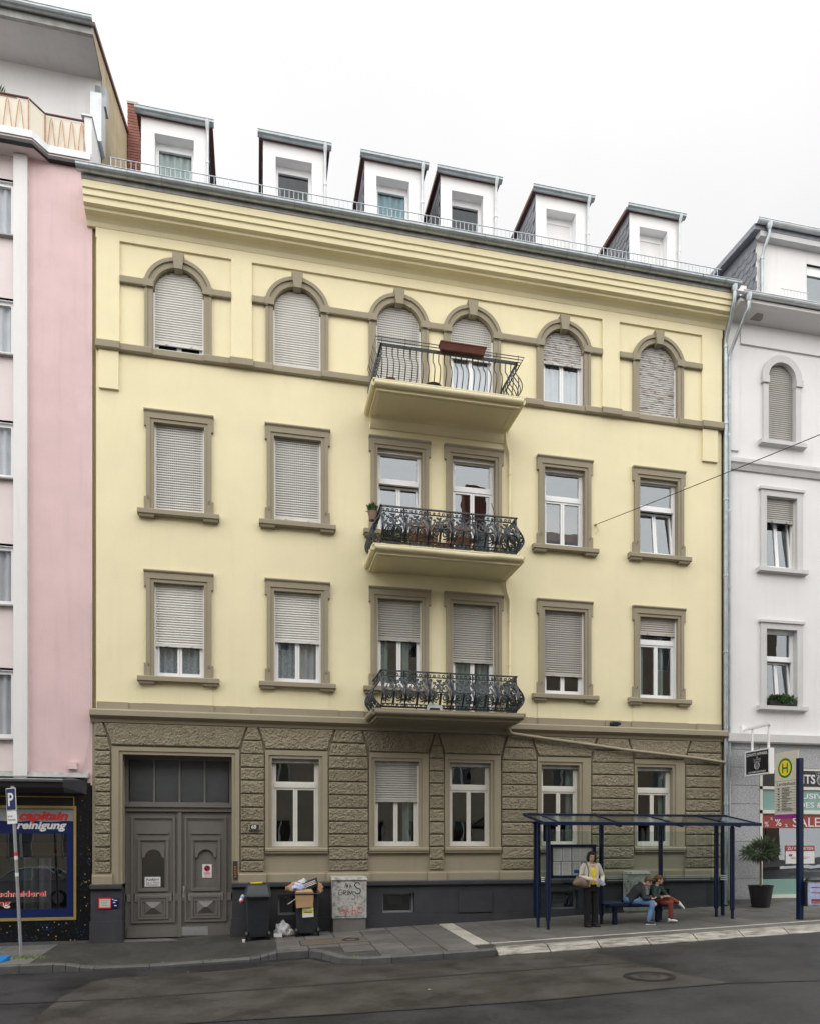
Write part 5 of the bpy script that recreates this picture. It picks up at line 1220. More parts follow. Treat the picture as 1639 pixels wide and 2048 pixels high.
MB().xprof([(.02, 15.98), (-.50, 16.04), (-.62, 16.10), (-.62, 16.18), (.02, 16.3)], 12.12, 24).build('soffit', 'white_wall', V)
m = MB(); gutter(m, 12.10, 24, -.68, 16.27, .085); m.build('gutter', 'zinc_pale', V)
downpipe([(12.30, -.68, 16.12), (12.30, -.68, 15.88), (12.28, -.60, 15.8), (12.17, -.16, 15.12), (12.16, -.10, 14.95), (12.16, -.09, .7)], 'zinc', V, .045)
m = MB(); m.quad((12.1, -.6, 16.25), (24, -.6, 16.25), (24, 6, 19.9), (12.1, 6, 19.9)); m.poly([(12.1, -.6, 16.25), (12.1, 6, 19.9), (12.1, 6, 16.2)]); m.build('roof', 'slate', V)
# wide dormer
m = MB(); wall_cells(m, 13.30, 22, 16.5, 18.75, [(14.9, 17.6, 16.9, 18.25)], .35); D = m.build('dormer', 'white_wall', V, (13.3, .35, 16.5))
m = MB(); m.poly([(13.30, .35, 16.5), (13.30, .35, 18.7), (13.30, 4.6, 19.0), (13.30, 3.2, 17.6)]); m.build('cheek', 'slate', D)
m = MB(); slates(m, Vector((13.298, 3.4, 16.5)), Vector((0, -1, 0)), Vector((0, 0, 1)), lambda u, v: .35 < 3.4 - u - .05 and 3.4 - u < 3.3 and 16.6 + (3.4 - u - .3) * .5 < 16.5 + v < 18.62, .26, .19); struct(m.build('slate_cladding', 'slate', D), 'stuff')
m = MB(); m.hexa([(13.12, .15, 18.75), (22.2, .15, 18.75), (22.2, 4.8, 19.05), (13.12, 4.8, 19.05)], [(13.12, .15, 18.9), (22.2, .15, 18.9), (22.2, 4.8, 19.2), (13.12, 4.8, 19.2)]); m.build('dormer_roof', 'slate', D)
m = MB(); gutter(m, 13.12, 22.2, .07, 18.93, .085); m.build('dormer_gutter', 'zinc_pale', D); MB().box(13.3, 22, .15, .349, 18.6, 18.74).build('eaves_soffit', 'white_trim', D)
downpipe([(13.50, .07, 18.78), (13.50, .07, 18.6), (13.46, .20, 18.35), (13.44, .28, 18.1), (13.44, .28, 16.75)], 'zinc', D, .042)
f = MB(); f.box(14.9, 17.6, .43, .49, 16.9, 16.97); f.box(14.9, 14.97, .43, .49, 16.97, 18.25); f.box(16.2, 16.3, .43, .49, 16.97, 18.25); f.box(14.97, 17.6, .42, .49, 18.0, 18.25); f.build('window_frame', 'pvc', D); MB().quad((14.97, .46, 16.9), (17.6, .46, 16.9), (17.6, .46, 18.0), (14.97, .46, 18.0)).build('pane', 'glass', D); MB().box(14.5, 18, 1.4, 1.45, 16.5, 18.6).build('interior_wall', 'interior', D)
m = MB()
for i in range(9): m.tube([(13.6 + .1 * i, -.25, 16.5), (13.6 + .1 * i, -.25, 16.92)], .006, 4)
m.tube([(13.6, -.25, 16.92), (14.45, -.25, 16.92)], .009, 4); m.build('snow_guard', 'zinc_pale', V)
MB().box(12.3, 12.9, .2, .7, 17.05, 17.20).build('chimney_slab', 'off_white', V)
# worn plaster patches (chipped render on wall and soffit)
def chip(pts, name, mat): MB().poly(pts).build(name, mat, V)
chip([(12.28, -.004, 12.86), (12.34, -.004, 12.90), (12.46, -.004, 12.88), (12.44, -.004, 12.80), (12.50, -.004, 12.72), (12.45, -.004, 12.74), (12.38, -.004, 12.80)], 'render_chip', 'khaki_render')
chip([(12.75, -.42, 16.028), (13.05, -.40, 16.030), (13.02, -.18, 16.002), (12.70, -.18, 16.002)], 'render_chip', 'mortar')
# granite panels
pz = [.72, 1.276, 1.768, 2.26, 2.76, 3.257, 3.749, 4.227, 4.70, 4.86]
for a, b in zip(pz, pz[1:]): MB().box(12.13, 13.10, -.05, .02, a + .008, b - .004).build('granite_panel', 'granite', V)
x = 13.12
while x < 23: MB().box(x, x + 1.9, -.05, .02, 4.235, 4.855).build('granite_panel', 'granite', V); x += 1.91
m = MB(); wall_cells(m, 12.1, 24, .3, 4.9, [(13.13, 24, .75, 4.23)], -.03); m.build('shop_backing', 'mortar', V)
MB().box(12.12, 13.12, -.10, .0, .3, .71).build('stone_base', 'concrete', V); MB().box(13.12, 24, -.08, .0, .3, .74).build('stone_base', 'concrete', V)
SH = MB()
for c, d in ((4.17, 4.235), (3.655, 3.735), (3.01, 3.10), (.745, .83)): SH.box(13.13, 24, -.04, .05, c, d)
SH.box(13.13, 13.21, -.04, .05, .83, 4.17); SF = SH.build('shop_frame', 'off_white', V)
MB().box(13.21, 24, -.01, .03, 3.735, 4.17).build('shop_fascia', 'black', SF)
MB().box(13.21, 24, .0, .03, 3.10, 3.655).build('mint_panel', 'mint', SF); MB().box(13.21, 24, .0, .03, .83, 1.25).build('mint_panel', 'mint', SF)
MB().quad((13.21, .02, 1.25), (24, .02, 1.25), (24, .02, 3.01), (13.21, .02, 3.01)).build('pane', 'glass_dark', SF)
MB().box(13.22, 24, .008, .014, 2.62, 2.995).build('sale_banner', 'red_banner', SF)
for tx, x, z, s_ in (('%', 13.30, 2.66, .19), ('%', 13.48, 2.84, .10), ('%', 13.62, 2.68, .30), ('%', 13.93, 2.65, .12), ('SALE', 14.17, 2.66, .36), ('%', 15.10, 2.66, .22)): text('banner_text', tx, s_, 'paper', SF, FRONT(x, .004, z), .001, .001, width=.86 if tx == 'SALE' else None)
text('fascia_text', 'GRANTS', .34, 'paper', SF, FRONT(13.63, -.02, 3.83), .008, .006, width=1.22); 
def crown(m, c, U, s, nrm, th=.012):
    """small crown over a monogram ring, outlined"""
    c, U, Z = Vector(c), Vector(U), Vector((0, 0, 1)); P = lambda a, b: c + U * (a * s) + Z * (b * s)
    for pts in ([P(-.5, .55), P(-.62, 1.05), P(-.30, .82), P(-.2, 1.02), P(0, 1.3), P(.2, 1.02), P(.30, .82), P(.62, 1.05), P(.5, .55)], [P(-.5, .55), P(0, .68), P(.5, .55)], [P(-.4, .75), P(0, .92), P(.4, .75)]): m.tube(pts, th * .6, 4)
    m.tube([P(.45 * math.cos(a), .1 + .45 * math.sin(a)) for a in [6.283 * i / 24 for i in range(25)]], th, 4); m.tube([P(.33 * math.cos(a), .1 + .33 * math.sin(a)) for a in [6.283 * i / 24 for i in range(25)]], th * .5, 4)
    m.tube([P(-.2, .25), P(-.05, .2), P(-.2, .05), P(.0, -.1), P(.2, .0), P(.05, .12), P(.2, .28)], th * .7, 4)
m = MB(); crown(m, (15.03, -.02, 3.89), (1, 0, 0), .27, None); m.build('crown_emblem', 'zinc_pale', SF)
text('panel_text', 'EXCLUSIVE', .20, 'paper', SF, FRONT(13.64, -.004, 3.42), .004, .003, width=1.62); text('panel_text', 'SHOES &', .20, 'paper', SF, FRONT(13.98, -.004, 3.18), .004, .003, width=1.12)
n1 = MB().box(13.95, 14.85, .004, .012, 1.66, 2.15).build('letting_notice', 'paper', SF); MB().box(13.95, 14.85, .0, .004, 2.0, 2.15).build('notice_header', 'red_banner', SF); text('notice_text', 'ZU VERMIETEN', .11, 'paper', SF, FRONT(14.0, -.002, 2.035), .001, .001, width=.8)
m = MB(); m.box(14.05, 14.15, .001, .004, 1.86, 1.92); m.box(14.10, 14.7, .001, .004, 1.83, 1.84); m.box(14.10, 14.6, .001, .004, 1.79, 1.80); m.build('notice_lines', 'red_banner', SF)
MB().box(13.2, 24, 1.1, 1.15, .8, 4.1).build('shop_interior_wall', 'plinth', V)
# shirts on display
def shirt(x, y, z, mat, w_=.5):
    m = MB(); o = [(-.25, 0), (.25, 0), (.25, .5), (.42, .40), (.48, .52), (.26, .70), (.09, .72), (0, .68), (-.09, .72), (-.26, .70), (-.48, .52), (-.42, .40), (-.25, .5)]
    m.extr([(x + a * w_ * 2, y, z + b * w_ * 2) for a, b in o], (0, .06, 0)); m.build('display_shirt', mat, V)
shirt(14.85, .5, 1.6, 'curtain'); shirt(13.75, .6, 1.65, 'cream_cloth', .38)
# ------------------------------------------------------------------ houses across the street (seen in the window panes)
def opposite(x0, x1, h, ridge, wm, rm, label, nwin):
    H = thing('townhouse', label, 'building', ((x0 + x1) / 2, -24, 0), 'houses across the street')
    y = -20.0; wins = []
    for fl in range(4):
        for i in range(nwin):
            c = x0 + (x1 - x0) * (i + .5) / nwin; z = 1.4 + fl * 3.5; wins.append((c - .55, c + .55, z, z + 1.9))
    m = MB(); wall_cells(m, x0, x1, -1, h, wins, y)
    for xx in (x0, x1): m.quad((xx, y, -1), (xx, y - 10, -1), (xx, y - 10, h), (xx, y, h))
    m.quad((x0, y - 10, -1), (x1, y - 10, -1), (x1, y - 10, h), (x0, y - 10, h)); m.build('wall', wm, H)
    for a, b, c, d in wins:
        f = MB(); f.box(a, a + .07, y - .15, y - .1, c, d); f.box(b - .07, b, y - .15, y - .1, c, d); f.box(a, b, y - .15, y - .1, c, c + .07); f.box(a, b, y - .15, y - .1, d - .07, d); f.box((a + b) / 2 - .05, (a + b) / 2 + .05, y - .15, y - .1, c, d)
        W = f.build('window', 'pvc', H, ((a + b) / 2, y, c)); MB().box(a, b, y - .3, y - .16, c, d).build('pane', 'glass_dark', W)
    MB().box(x0, x1, y - .5, y - .45, -1, h).build('interior_wall', 'interior', H)
    m = MB(); ry = y - 5; m.quad((x0 - .1, y + .4, h), (x1 + .1, y + .4, h), (x1 + .1, ry, ridge), (x0 - .1, ry, ridge)); m.quad((x0, ry, ridge), (x1, ry, ridge), (x1, y - 10.4, h), (x0, y - 10.4, h))
    for xx in (x0, x1): m.poly([(xx, y, h - .01), (xx, y - 10, h - .01), (xx, ry, ridge - .02)])
    m.build('roof', rm, H)
    MB().box(x0 + .3, x0 + 1.5, ry - .4, ry + .4, ridge - 1, ridge + 2.2).build('chimney', 'brick', H)
opposite(-24, -12, 14.5, 19.0, 'opp_wall_b', 'roof_tile', 'brown house across the street behind the viewer, far left', 5)
opposite(-12, 0.0, 15.0, 19.5, 'opp_wall', 'slate', 'grey-roofed beige house across the street directly behind the viewer', 5)
opposite(0.0, 12, 14.0, 19.0, 'opp_wall', 'roof_tile', 'beige house across the street with tiled roof behind the viewer', 5)
opposite(12, 30, 15.0, 21.4, 'opp_wall_b', 'slate', 'brown house across the street behind the viewer, far right', 6)

# ------------------------------------------------------------------ bus shelter
gz = lambda x, y: zp(x, y)
S = thing('bus_shelter', 'dark blue steel bus shelter with glass roof, glass walls and timetable case', 'bus shelter', (8.5, -1.8, gz(8.5, -1.8)))
RZ = {}
def roofz(y): return 2.88 + (2.655 - 2.88) * (-1.38 - y) / (2.62 - 1.38)
def post(x, y, name='post'):
    z0 = gz(x, y); zt = roofz(y) - .07; m = MB()
    m.tube([(x, y, z0 - .05), (x, y, z0 + .22)], .036, 12); m.tube([(x, y, z0 + .20), (x, y, zt - .10)], .054, 14); m.tube([(x, y, zt - .10), (x, y, zt)], .042, 12)
    for z in (z0 + .26, z0 + .45, zt - .35): m.tube([(x, y, z - .012), (x, y, z + .012)], .058, 14)
    return m.build(name, 'blue_metal', S)
for x, y in ((6.27, -1.47), (6.36, -1.84), (7.79, -1.55), (9.30, -1.55), (10.72, -1.62), (10.86, -2.02)): post(x, y)
MB().box(6.17, 6.23, -1.50, -1.44, gz(6.2, -1.5) + .25, 2.72).build('channel', 'blue_metal', S); MB().box(10.86, 10.92, -1.65, -1.59, gz(10.9, -1.6) + .02, 2.72).build('channel', 'blue_metal', S)
x0, x1 = 5.95, 11.17
def roofpt(x, y, dz=0): return (x, y, roofz(y) + dz)
m = MB()
m.hexa([roofpt(x0, -2.63, -.04), roofpt(x1, -2.63, -.04), roofpt(x1, -2.57, -.04), roofpt(x0, -2.57, -.04)], [roofpt(x0, -2.63, .03), roofpt(x1, -2.63, .03), roofpt(x1, -2.57, .03), roofpt(x0, -2.57, .03)])
m.hexa([roofpt(x0, -1.41, -.03), roofpt(x1, -1.41, -.03), roofpt(x1, -1.35, -.03), roofpt(x0, -1.35, -.03)], [roofpt(x0, -1.41, .03), roofpt(x1, -1.41, .03), roofpt(x1, -1.35, .03), roofpt(x0, -1.35, .03)])
m.build('roof_beam', 'blue_metal', S)
rx_ = [x0 + .02, 6.32, 7.70, 9.02, 10.36, x1 - .02]
for x in rx_:
    MB().hexa([roofpt(x - .018, -2.57, -.035), roofpt(x + .018, -2.57, -.035), roofpt(x + .018, -1.41, -.035), roofpt(x - .018, -1.41, -.035)], [roofpt(x - .018, -2.57, .02), roofpt(x + .018, -2.57, .02), roofpt(x + .018, -1.41, .02), roofpt(x - .018, -1.41, .02)]).build('roof_rib', 'blue_metal', S)
for a, b in zip(rx_, rx_[1:]): MB().quad(roofpt(a, -2.57, .005), roofpt(b, -2.57, .005), roofpt(b, -1.41, .005), roofpt(a, -1.41, .005)).build('roof_pane', 'glass_roof', S)
m = MB()
for x, y in ((6.30, -1.50), (7.79, -1.55), (9.30, -1.55), (10.75, -1.6)):
    m.hexa([roofpt(x - .025, -2.45, -.10), roofpt(x + .025, -2.45, -.10), roofpt(x + .025, -1.42, -.13), roofpt(x - .025, -1.42, -.13)], [roofpt(x - .025, -2.45, -.035), roofpt(x + .025, -2.45, -.035), roofpt(x + .025, -1.42, -.035), roofpt(x - .025, -1.42, -.035)])
m.box(6.10, 11.0, -1.60, -1.54, 2.66, 2.71); m.box(6.1, 11.0, -1.9, -1.86, 2.64, 2.68)
m.build('roof_bracket', 'blue_metal', S)
for a, b in ((6.34, 7.72), (7.86, 9.23), (9.37, 10.65)):
    MB().box(a, b, -1.56, -1.55, gz(a, -1.5) + .28, 2.50).build('glass_wall', 'glass_shelter', S)
    m = MB()
    for k in range(3): m.box(a + .06, b - .06, -1.564, -1.561, 1.36 + .05 * k, 1.368 + .05 * k)
    if a > 7: m.build('frosted_stripes', 'curtain_green', S)
MB().box(10.78, 10.79, -1.95, -1.66, gz(10.8, -1.8) + .25, 2.5).build('glass_wall', 'glass_shelter', S); MB().box(6.30, 6.31, -1.80, -1.50, gz(6.3, -1.8) + .25, 2.5).build('glass_wall', 'glass_shelter', S)
m = MB()
for k in range(3): m.box(6.292, 6.298, -1.78, -1.60, 1.36 + .045 * k, 1.38 + .045 * k); m.box(10.772, 10.778, -1.93, -1.70, 1.36 + .045 * k, 1.38 + .045 * k)
m.build('frosted_stripes', 'paper', S)
# timetable case
m = MB(); a, b, c, d = 6.50, 7.60, 1.43, 2.20
m.box(a, b, -1.67, -1.58, d - .06, d); m.box(a, b, -1.67, -1.58, c, c + .06); m.box(a, a + .05, -1.67, -1.58, c + .06, d - .06); m.box(b - .06, b, -1.67, -1.58, c + .06, d - .06); m.box(a, b, -1.60, -1.585, c, d)
T = m.build('timetable_case', 'blue_metal', S)
MB().box(a + .05, b - .06, -1.625, -1.61, c + .06, d - .06).build('backing_board', 'grey_print2', T)
for i, (p, q, r_, t, mt) in enumerate(((6.57, 6.78, 1.83, 2.12, 'paper'), (6.80, 7.00, 1.83, 2.12, 'paper'), (7.04, 7.26, 1.83, 2.12, 'paper'), (7.28, 7.50, 1.83, 2.12, 'paper'), (6.57, 6.74, 1.51, 1.80, 'paper'), (6.78, 7.0, 1.51, 1.80, 'paper'), (7.06, 7.24, 1.51, 1.80, 'paper'), (7.28, 7.40, 1.52, 1.78, 'rust_cloth'))):
    MB().box(p, q, -1.630, -1.626, r_, t).build('timetable_sheet', mt, T)
    m = MB(); random.seed(i)
    for k in range(9):
        z = t - .035 - k * .028
        if z < r_ + .02: break
        m.quad((p + .015, -1.6315, z), (q - .015 - random.random() * .05, -1.6315, z), (q - .015, -1.6315, z + .010), (p + .015, -1.6315, z + .010))
    m.build('sheet_print', 'grey_print2' if mt == 'paper' else 'paper', T)
    if i == 6: MB().box(p + .01, q - .01, -1.634, -1.632, 1.54, 1.62).build('sheet_print', 'blue_plastic', T)
# ------------------------------------------------------------------ bench
bz = gz(8.5, -1.75) + .46
BN = thing('bench', 'blue metal three-seat bench under the bus shelter roof', 'bench', (8.55, -1.72, gz(8.55, -1.72)))
for i in range(3):
    a = 7.77 + i * .545; m = MB(); n = 8; vs = []
    for j in range(n + 1):
        y = -1.95 + .42 * j / n; dip = -.025 * math.sin(math.pi * j / n) + (.06 * (max(0, j / n - .75) / .25) ** 2)
        for x, e in ((a, .012), (a + .06, 0), (a + .45, 0), (a + .51, .012)): vs.append((x, y, bz + dip + e))
    fs = [(j * 4 + k, j * 4 + k + 1, (j + 1) * 4 + k + 1, (j + 1) * 4 + k) for j in range(n) for k in range(3)]
    m.add(vs, fs, True); m.add([(x, y, z - .02) for x, y, z in vs], fs, True)
    for k in range(3): m.quad(vs[k], vs[k + 1], Vector(vs[k + 1]) - Vector((0, 0, .045)), Vector(vs[k]) - Vector((0, 0, .045)))
    m.build('seat', 'blue_metal', BN)
MB().box(7.80, 9.36, -1.78, -1.72, bz - .09, bz - .035).build('beam', 'blue_metal', BN)
for x in (8.02, 9.10): MB().box(x - .04, x + .04, -1.80, -1.70, gz(x, -1.75) - .03, bz - .06).build('leg', 'blue_metal', BN)

# ------------------------------------------------------------------ bus stop sign
HS = thing('bus_stop_sign', 'cream bus stop flag with green and yellow H on a dark blue post', 'sign', (12.1, -2.7, gz(12.1, -2.7)))
MB().box(12.045, 12.155, -2.755, -2.65, gz(12.1, -2.7) - .05, 4.16).build('post', 'blue_metal', HS)
sb = MB().box(12.085, 12.115, -2.655, -1.90, 2.82, 4.36).build('sign_board', 'sign_cream', HS)
MB().box(12.082, 12.118, -2.650, -1.905, 2.80, 2.90).build('purple_band', 'purple_print', HS)
SX = lambda y, z, dx=0.: face_mtx((12.0835 - dx, y, z), (0, -1, 0), (0, 0, 1))
cy, czh = -2.25, 3.98
MB().disc((12.0835, cy, czh), (-1, 0, 0), .245, 36).build('emblem_rim', 'yellow_print', HS); MB().disc((12.0828, cy, czh), (-1, 0, 0), .232, 36).build('emblem_ring', 'green_print', HS); MB().disc((12.0820, cy, czh), (-1, 0, 0), .180, 36).build('emblem_disc', 'yellow_print', HS)
m = MB(); X_ = 12.0812
for y0, y1, z0, z1 in ((-2.345, -2.30, -.115, .115), (-2.20, -2.155, -.115, .115), (-2.30, -2.20, -.022, .022)): m.quad((X_, y0, czh + z0), (X_, y1, czh + z0), (X_, y1, czh + z1), (X_, y0, czh + z1))
m.build('emblem_letter', 'green_print', HS)
text('stop_name', 'Landeshaus', .115, 'dark_print', HS, SX(-1.98, 3.575), .0006, .0008, width=.60)
m = MB(); random.seed(11)
for k in range(11):
    z = 3.68 - .0 if k == 0 else 3.52 - (k - 1) * .062
    m.quad((12.0830, -2.645, z), (12.0830, -1.91, z), (12.0830, -1.91, z + .006), (12.0830, -2.645, z + .006))
m.build('ruled_lines', 'dark_print', HS)
m = MB()
for k in range(9):
    z = 3.475 - k * .062
    for j in range(2):
        y1 = -2.14; wv = random.uniform(.14, .36)
        m.quad((12.0830, y1 - wv, z + .028 * j), (12.0830, y1, z + .028 * j), (12.0830, y1, z + .012 + .028 * j), (12.0830, y1 - wv, z + .012 + .028 * j))
    m.quad((12.0830, -2.07, z + .012), (12.0830, -2.0 - .03 * (k % 2), z + .012), (12.0830, -2.0 - .03 * (k % 2), z + .04), (12.0830, -2.07, z + .04))
m.build('route_print', 'dark_print', HS)
# litter bin on the post
LB = thing('litter_bin', 'grey litter bin with poster panel fixed to the bus stop post', 'litter bin', (12.4, -2.75, .8))
m = MB(); n = 14; prof = [(12.19 + .24 - .24 * math.cos(math.pi * i / n) * 1.0, -2.72 - .20 * math.sin(math.pi * i / n)) for i in range(n + 1)]
m.extr([(x, y, .80) for x, y in prof], (0, 0, .56)); m.build('body', 'steel_grey', LB)
m = MB(); m.extr([(x * 1.0 - .0, y - .01, 1.365) for x, y in prof], (0, 0, .03)); m.loft([((12.43, -2.80, 1.39), (.26, 0, 0), (0, .13, 0)), ((12.43, -2.79, 1.45), (.20, 0, 0), (0, .09, 0)), ((12.43, -2.79, 1.47), (.08, 0, 0), (0, .04, 0))], 16); m.build('lid', 'black', LB)
MB().box(12.15, 12.20, -2.82, -2.66, .80, 1.36).build('bracket', 'black', LB)
m = MB(); q = [(12.43 - .245 * math.cos(math.pi * t), -2.722 - .206 * math.sin(math.pi * t)) for t in [.12 + .76 * i / 10 for i in range(11)]]
m.add([(x, y, z) for x, y in q for z in (.84, 1.33)], [(2 * i, 2 * i + 2, 2 * i + 3, 2 * i + 1) for i in range(10)], True); m.build('poster', 'paper_blue', LB)
m = MB(); q2 = [(12.43 - .247 * math.cos(math.pi * t), -2.722 - .209 * math.sin(math.pi * t)) for t in [.25 + .45 * i / 8 for i in range(9)]]
for z0, z1 in ((1.22, 1.24), (1.10, 1.12), (.91, .97), (.87, .895)): m.add([(x, y, z) for x, y in q2 for z in (z0, z1)], [(2 * i, 2 * i + 2, 2 * i + 3, 2 * i + 1) for i in range(8)], True)
m.build('poster_print', 'red_banner', LB)
# ------------------------------------------------------------------ hanging boutique sign
GS = thing('shop_sign', 'black hanging boutique sign with crown on a white bracket', 'sign', (12.65, -.6, 4.0))
m = MB(); fr = .035; y0, y1, z0, z1 = -1.09, -.16, 3.97, 4.62
m.box(12.58, 12.72, y0, y1, z1 - fr, z1); m.box(12.58, 12.72, y0, y1, z0, z0 + fr); m.box(12.58, 12.72, y0, y0 + fr, z0 + fr, z1 - fr); m.box(12.58, 12.72, y1 - fr, y1, z0 + fr, z1 - fr); m.build('sign_case', 'white_paint', GS)
MB().box(12.59, 12.71, y0 + fr, y1 - fr, z0 + fr, z1 - fr).build('sign_face', 'black', GS)
GX = lambda y, z: face_mtx((12.588, y, z), (0, -1, 0), (0, 0, 1))
text('sign_text', 'GRANTS APPAREL', .105, 'paper', GS, GX(-.22, 4.475), .001, .001, width=.80); text('sign_text', 'EXCLUSIVE BOUTIQUE', .06, 'paper', GS, GX(-.29, 4.035), .001, .0005, width=.66)
m = MB(); crown(m, (12.586, -.625, 4.19), (0, -1, 0), .20, None, .010); m.build('crown_emblem', 'zinc_pale', GS)
m = MB()
for y in (-.36, -.98): m.box(12.63, 12.67, y - .022, y + .022, 4.62, 5.22)
m.box(12.62, 12.68, -1.06, .0, 5.19, 5.24); m.box(12.58, 12.72, -.04, -.0, 5.10, 5.32); m.build('bracket', 'white_paint', GS)
# ------------------------------------------------------------------ parking sign
PS = thing('parking_sign', 'leaning grey pole with blue parking sign beside the mosaic shop front', 'sign', (-4.52, -1.41, gz(-4.52, -1.41)))
pb, pt = Vector((-4.52, -1.41, gz(-4.52, -1.41) - .05)), Vector((-4.675, -1.43, 3.36))
MB().tube([pb, pt], .032, 10).build('pole', 'steel_grey', PS)
ax = (pt - pb).normalized()
ca_, sa_ = math.cos(R(40)), math.sin(R(40)); U = Vector((ca_, -sa_, 0)); U = (U - ax * U.dot(ax)).normalized(); Nv = U.cross(ax).normalized()
if Nv.y > 0: Nv = -Nv
def splate(c, w_, h_, th, off, name, mat):
    m = MB(); q = [c + U * sx * w_ / 2 + ax * sz * h_ / 2 + Nv * off for sx, sz in ((-1, -1), (1, -1), (1, 1), (-1, 1))]; m.extr(q, Nv * th); return m.build(name, mat, PS)
c1 = pb + ax * (3.10 - pb.z) / ax.z; c2 = pb + ax * (2.745 - pb.z) / ax.z
splate(c1, .30, .44, .008, .035, 'sign_back', 'paper'); splate(c1, .275, .415, .003, .044, 'sign_plate', 'blue_print')
mt_ = Matrix(((U.x, ax.x, Nv.x, 0), (U.y, ax.y, Nv.y, 0), (U.z, ax.z, Nv.z, 0), (0, 0, 0, 1))); pp = c1 - U * .085 - ax * .125 + Nv * .0485; mt_.translation = pp
text('sign_letter', 'P', .36, 'paper', PS, mt_, .001, .006, width=.17)
splate(c2, .30, .25, .008, .035, 'extra_plate', 'paper')
for k, (tx, dz_) in enumerate((('nur mit', .0), ('Parkschein', -.075))):
    m4 = mt_.copy(); m4.translation = c2 - U * .12 + ax * (.01 + dz_) + Nv * .0445; text('plate_text', tx, .06, 'dark_print', PS, m4, .0006, 0, width=.14 if k == 0 else .24)
for zz, mt2 in ((1.95, 'paper'), (2.02, 'red_print'), (1.62, 'paper')):
    c = pb + ax * (zz - pb.z) / ax.z; MB().tube([c - ax * .035, c + ax * .035], .0335, 10).build('sticker', mt2, PS)
# ------------------------------------------------------------------ wheelie bins and rubbish
def wheelie(x, y, label, closed=True, rot=0.):
    z0 = gz(x, y); o = thing('wheelie_bin', label, 'bin', (x, y, z0), 'wheelie bins by the door')
    m = MB(); R0 = [(.225, .24, .07), (.245, .27, .45), (.265, .30, .93)]
    vs = []
    def rect(hw, hd, z, c=.04): return [(x - hw + c, y - hd, z), (x + hw - c, y - hd, z), (x + hw, y - hd + c, z), (x + hw, y + hd - c, z), (x + hw - c, y + hd, z), (x - hw + c, y + hd, z), (x - hw, y + hd - c, z), (x - hw, y - hd + c, z)]
    for hw, hd, z in R0: vs += rect(hw, hd, z0 + z)
    m.add(vs, [(i * 8 + k, i * 8 + (k + 1) % 8, (i + 1) * 8 + (k + 1) % 8, (i + 1) * 8 + k) for i in range(2) for k in range(8)] + [tuple(range(7, -1, -1))]); m.build('body', 'rubber_bin', o)
    m = MB(); vs = rect(.285, .32, z0 + .91) + rect(.285, .32, z0 + .965) + rect(.255, .29, z0 + .966) + rect(.255, .29, z0 + .90)
    m.add(vs, [(i * 8 + k, i * 8 + (k + 1) % 8, (i + 1) * 8 + (k + 1) % 8, (i + 1) * 8 + k) for i in range(3) for k in range(8)]); m.tube([(x - .27, y - .35, z0 + .95), (x + .27, y - .35, z0 + .95)], .018, 8); m.build('rim', 'rubber_bin', o)
    for s in (-1, 1):
        m = MB(); m.tube([(x + s * .215, y - .20, z0 + .10), (x + s * .265, y - .20, z0 + .10)], .10, 18, smooth=False); m.tube([(x + s * .262, y - .20, z0 + .10), (x + s * .272, y - .20, z0 + .10)], .05, 12); m.build('wheel', 'black', o)
    MB().tube([(x - .22, y - .20, z0 + .10), (x + .22, y - .20, z0 + .10)], .012, 8).build('axle', 'steel_grey', o)
    return o, rect, z0
o1, rect, z0 = wheelie(.05, -.52, 'black wheelie bin with closed lid and yellow strip, right of the door')
x, y = .05, -.52; m = MB(); vs = []
for hw, hd, dy, zz, cc in ((.285, .325, 0, .972, .05), (.28, .31, .02, 1.04, .05), (.25, .24, .08, 1.19, .05), (.22, .17, .11, 1.235, .05)):
    vs += [(px, py + dy, pz) for px, py, pz in rect(hw, hd, z0 + zz, cc)]
m.add(vs, [(i * 8 + k, i * 8 + (k + 1) % 8, (i + 1) * 8 + (k + 1) % 8, (i + 1) * 8 + k) for i in range(3) for k in range(8)] + [tuple(range(24, 32))]); m.build('lid', 'rubber_bin', o1)
LP = lambda u, t: (x + u, y - .29 + .22 * t, z0 + 1.045 + .16 * t)
def decal(u0, u1, t0, t1, name, mat, par): MB().quad(*[Vector(LP(u, t)) + Vector((0, -.006, .008)) for u, t in ((u0, t0), (u1, t0), (u1, t1), (u0, t1))]).build(name, mat, par)
decal(-.05, .06, .35, .8, 'lid_sticker', 'paper', o1)
MB().hexa([(x - .16, y - .075, z0 + 1.225), (x + .10, y - .075, z0 + 1.235), (x + .10, y - .03, z0 + 1.235), (x - .16, y - .03, z0 + 1.225)], [(x - .16, y - .075, z0 + 1.25), (x + .10, y - .075, z0 + 1.262), (x + .10, y - .03, z0 + 1.262), (x - .16, y - .03, z0 + 1.25)]).build('lid_strip', 'yellow_print', o1)
def blob(name, c, r, seed, mat, label=None, cat=None, parent=None, amp=.35, sub=3, fr=2.2, flat=None):
    me = bpy.data.meshes.new(name); bm = bmesh.new(); bmesh.ops.create_icosphere(bm, subdivisions=sub, radius=1)
    for v in bm.verts:
        n_ = v.co.normalized(); k = 1 + amp * noise.noise(n_ * fr + Vector((seed, seed, 0))) + amp * .6 * abs(noise.noise(n_ * fr * 2.6 + Vector((0, seed, 3))))
        v.co = Vector((n_.x * r[0], n_.y * r[1], n_.z * r[2])) * k
        if flat is not None and v.co.z < flat: v.co.z = flat
    bm.to_mesh(me); bm.free(); me.materials.append(M[mat]); ob = link(me, name, parent, c)
    for p in me.polygons: p.use_smooth = True
    if label: tag(ob, label, cat)
    return ob
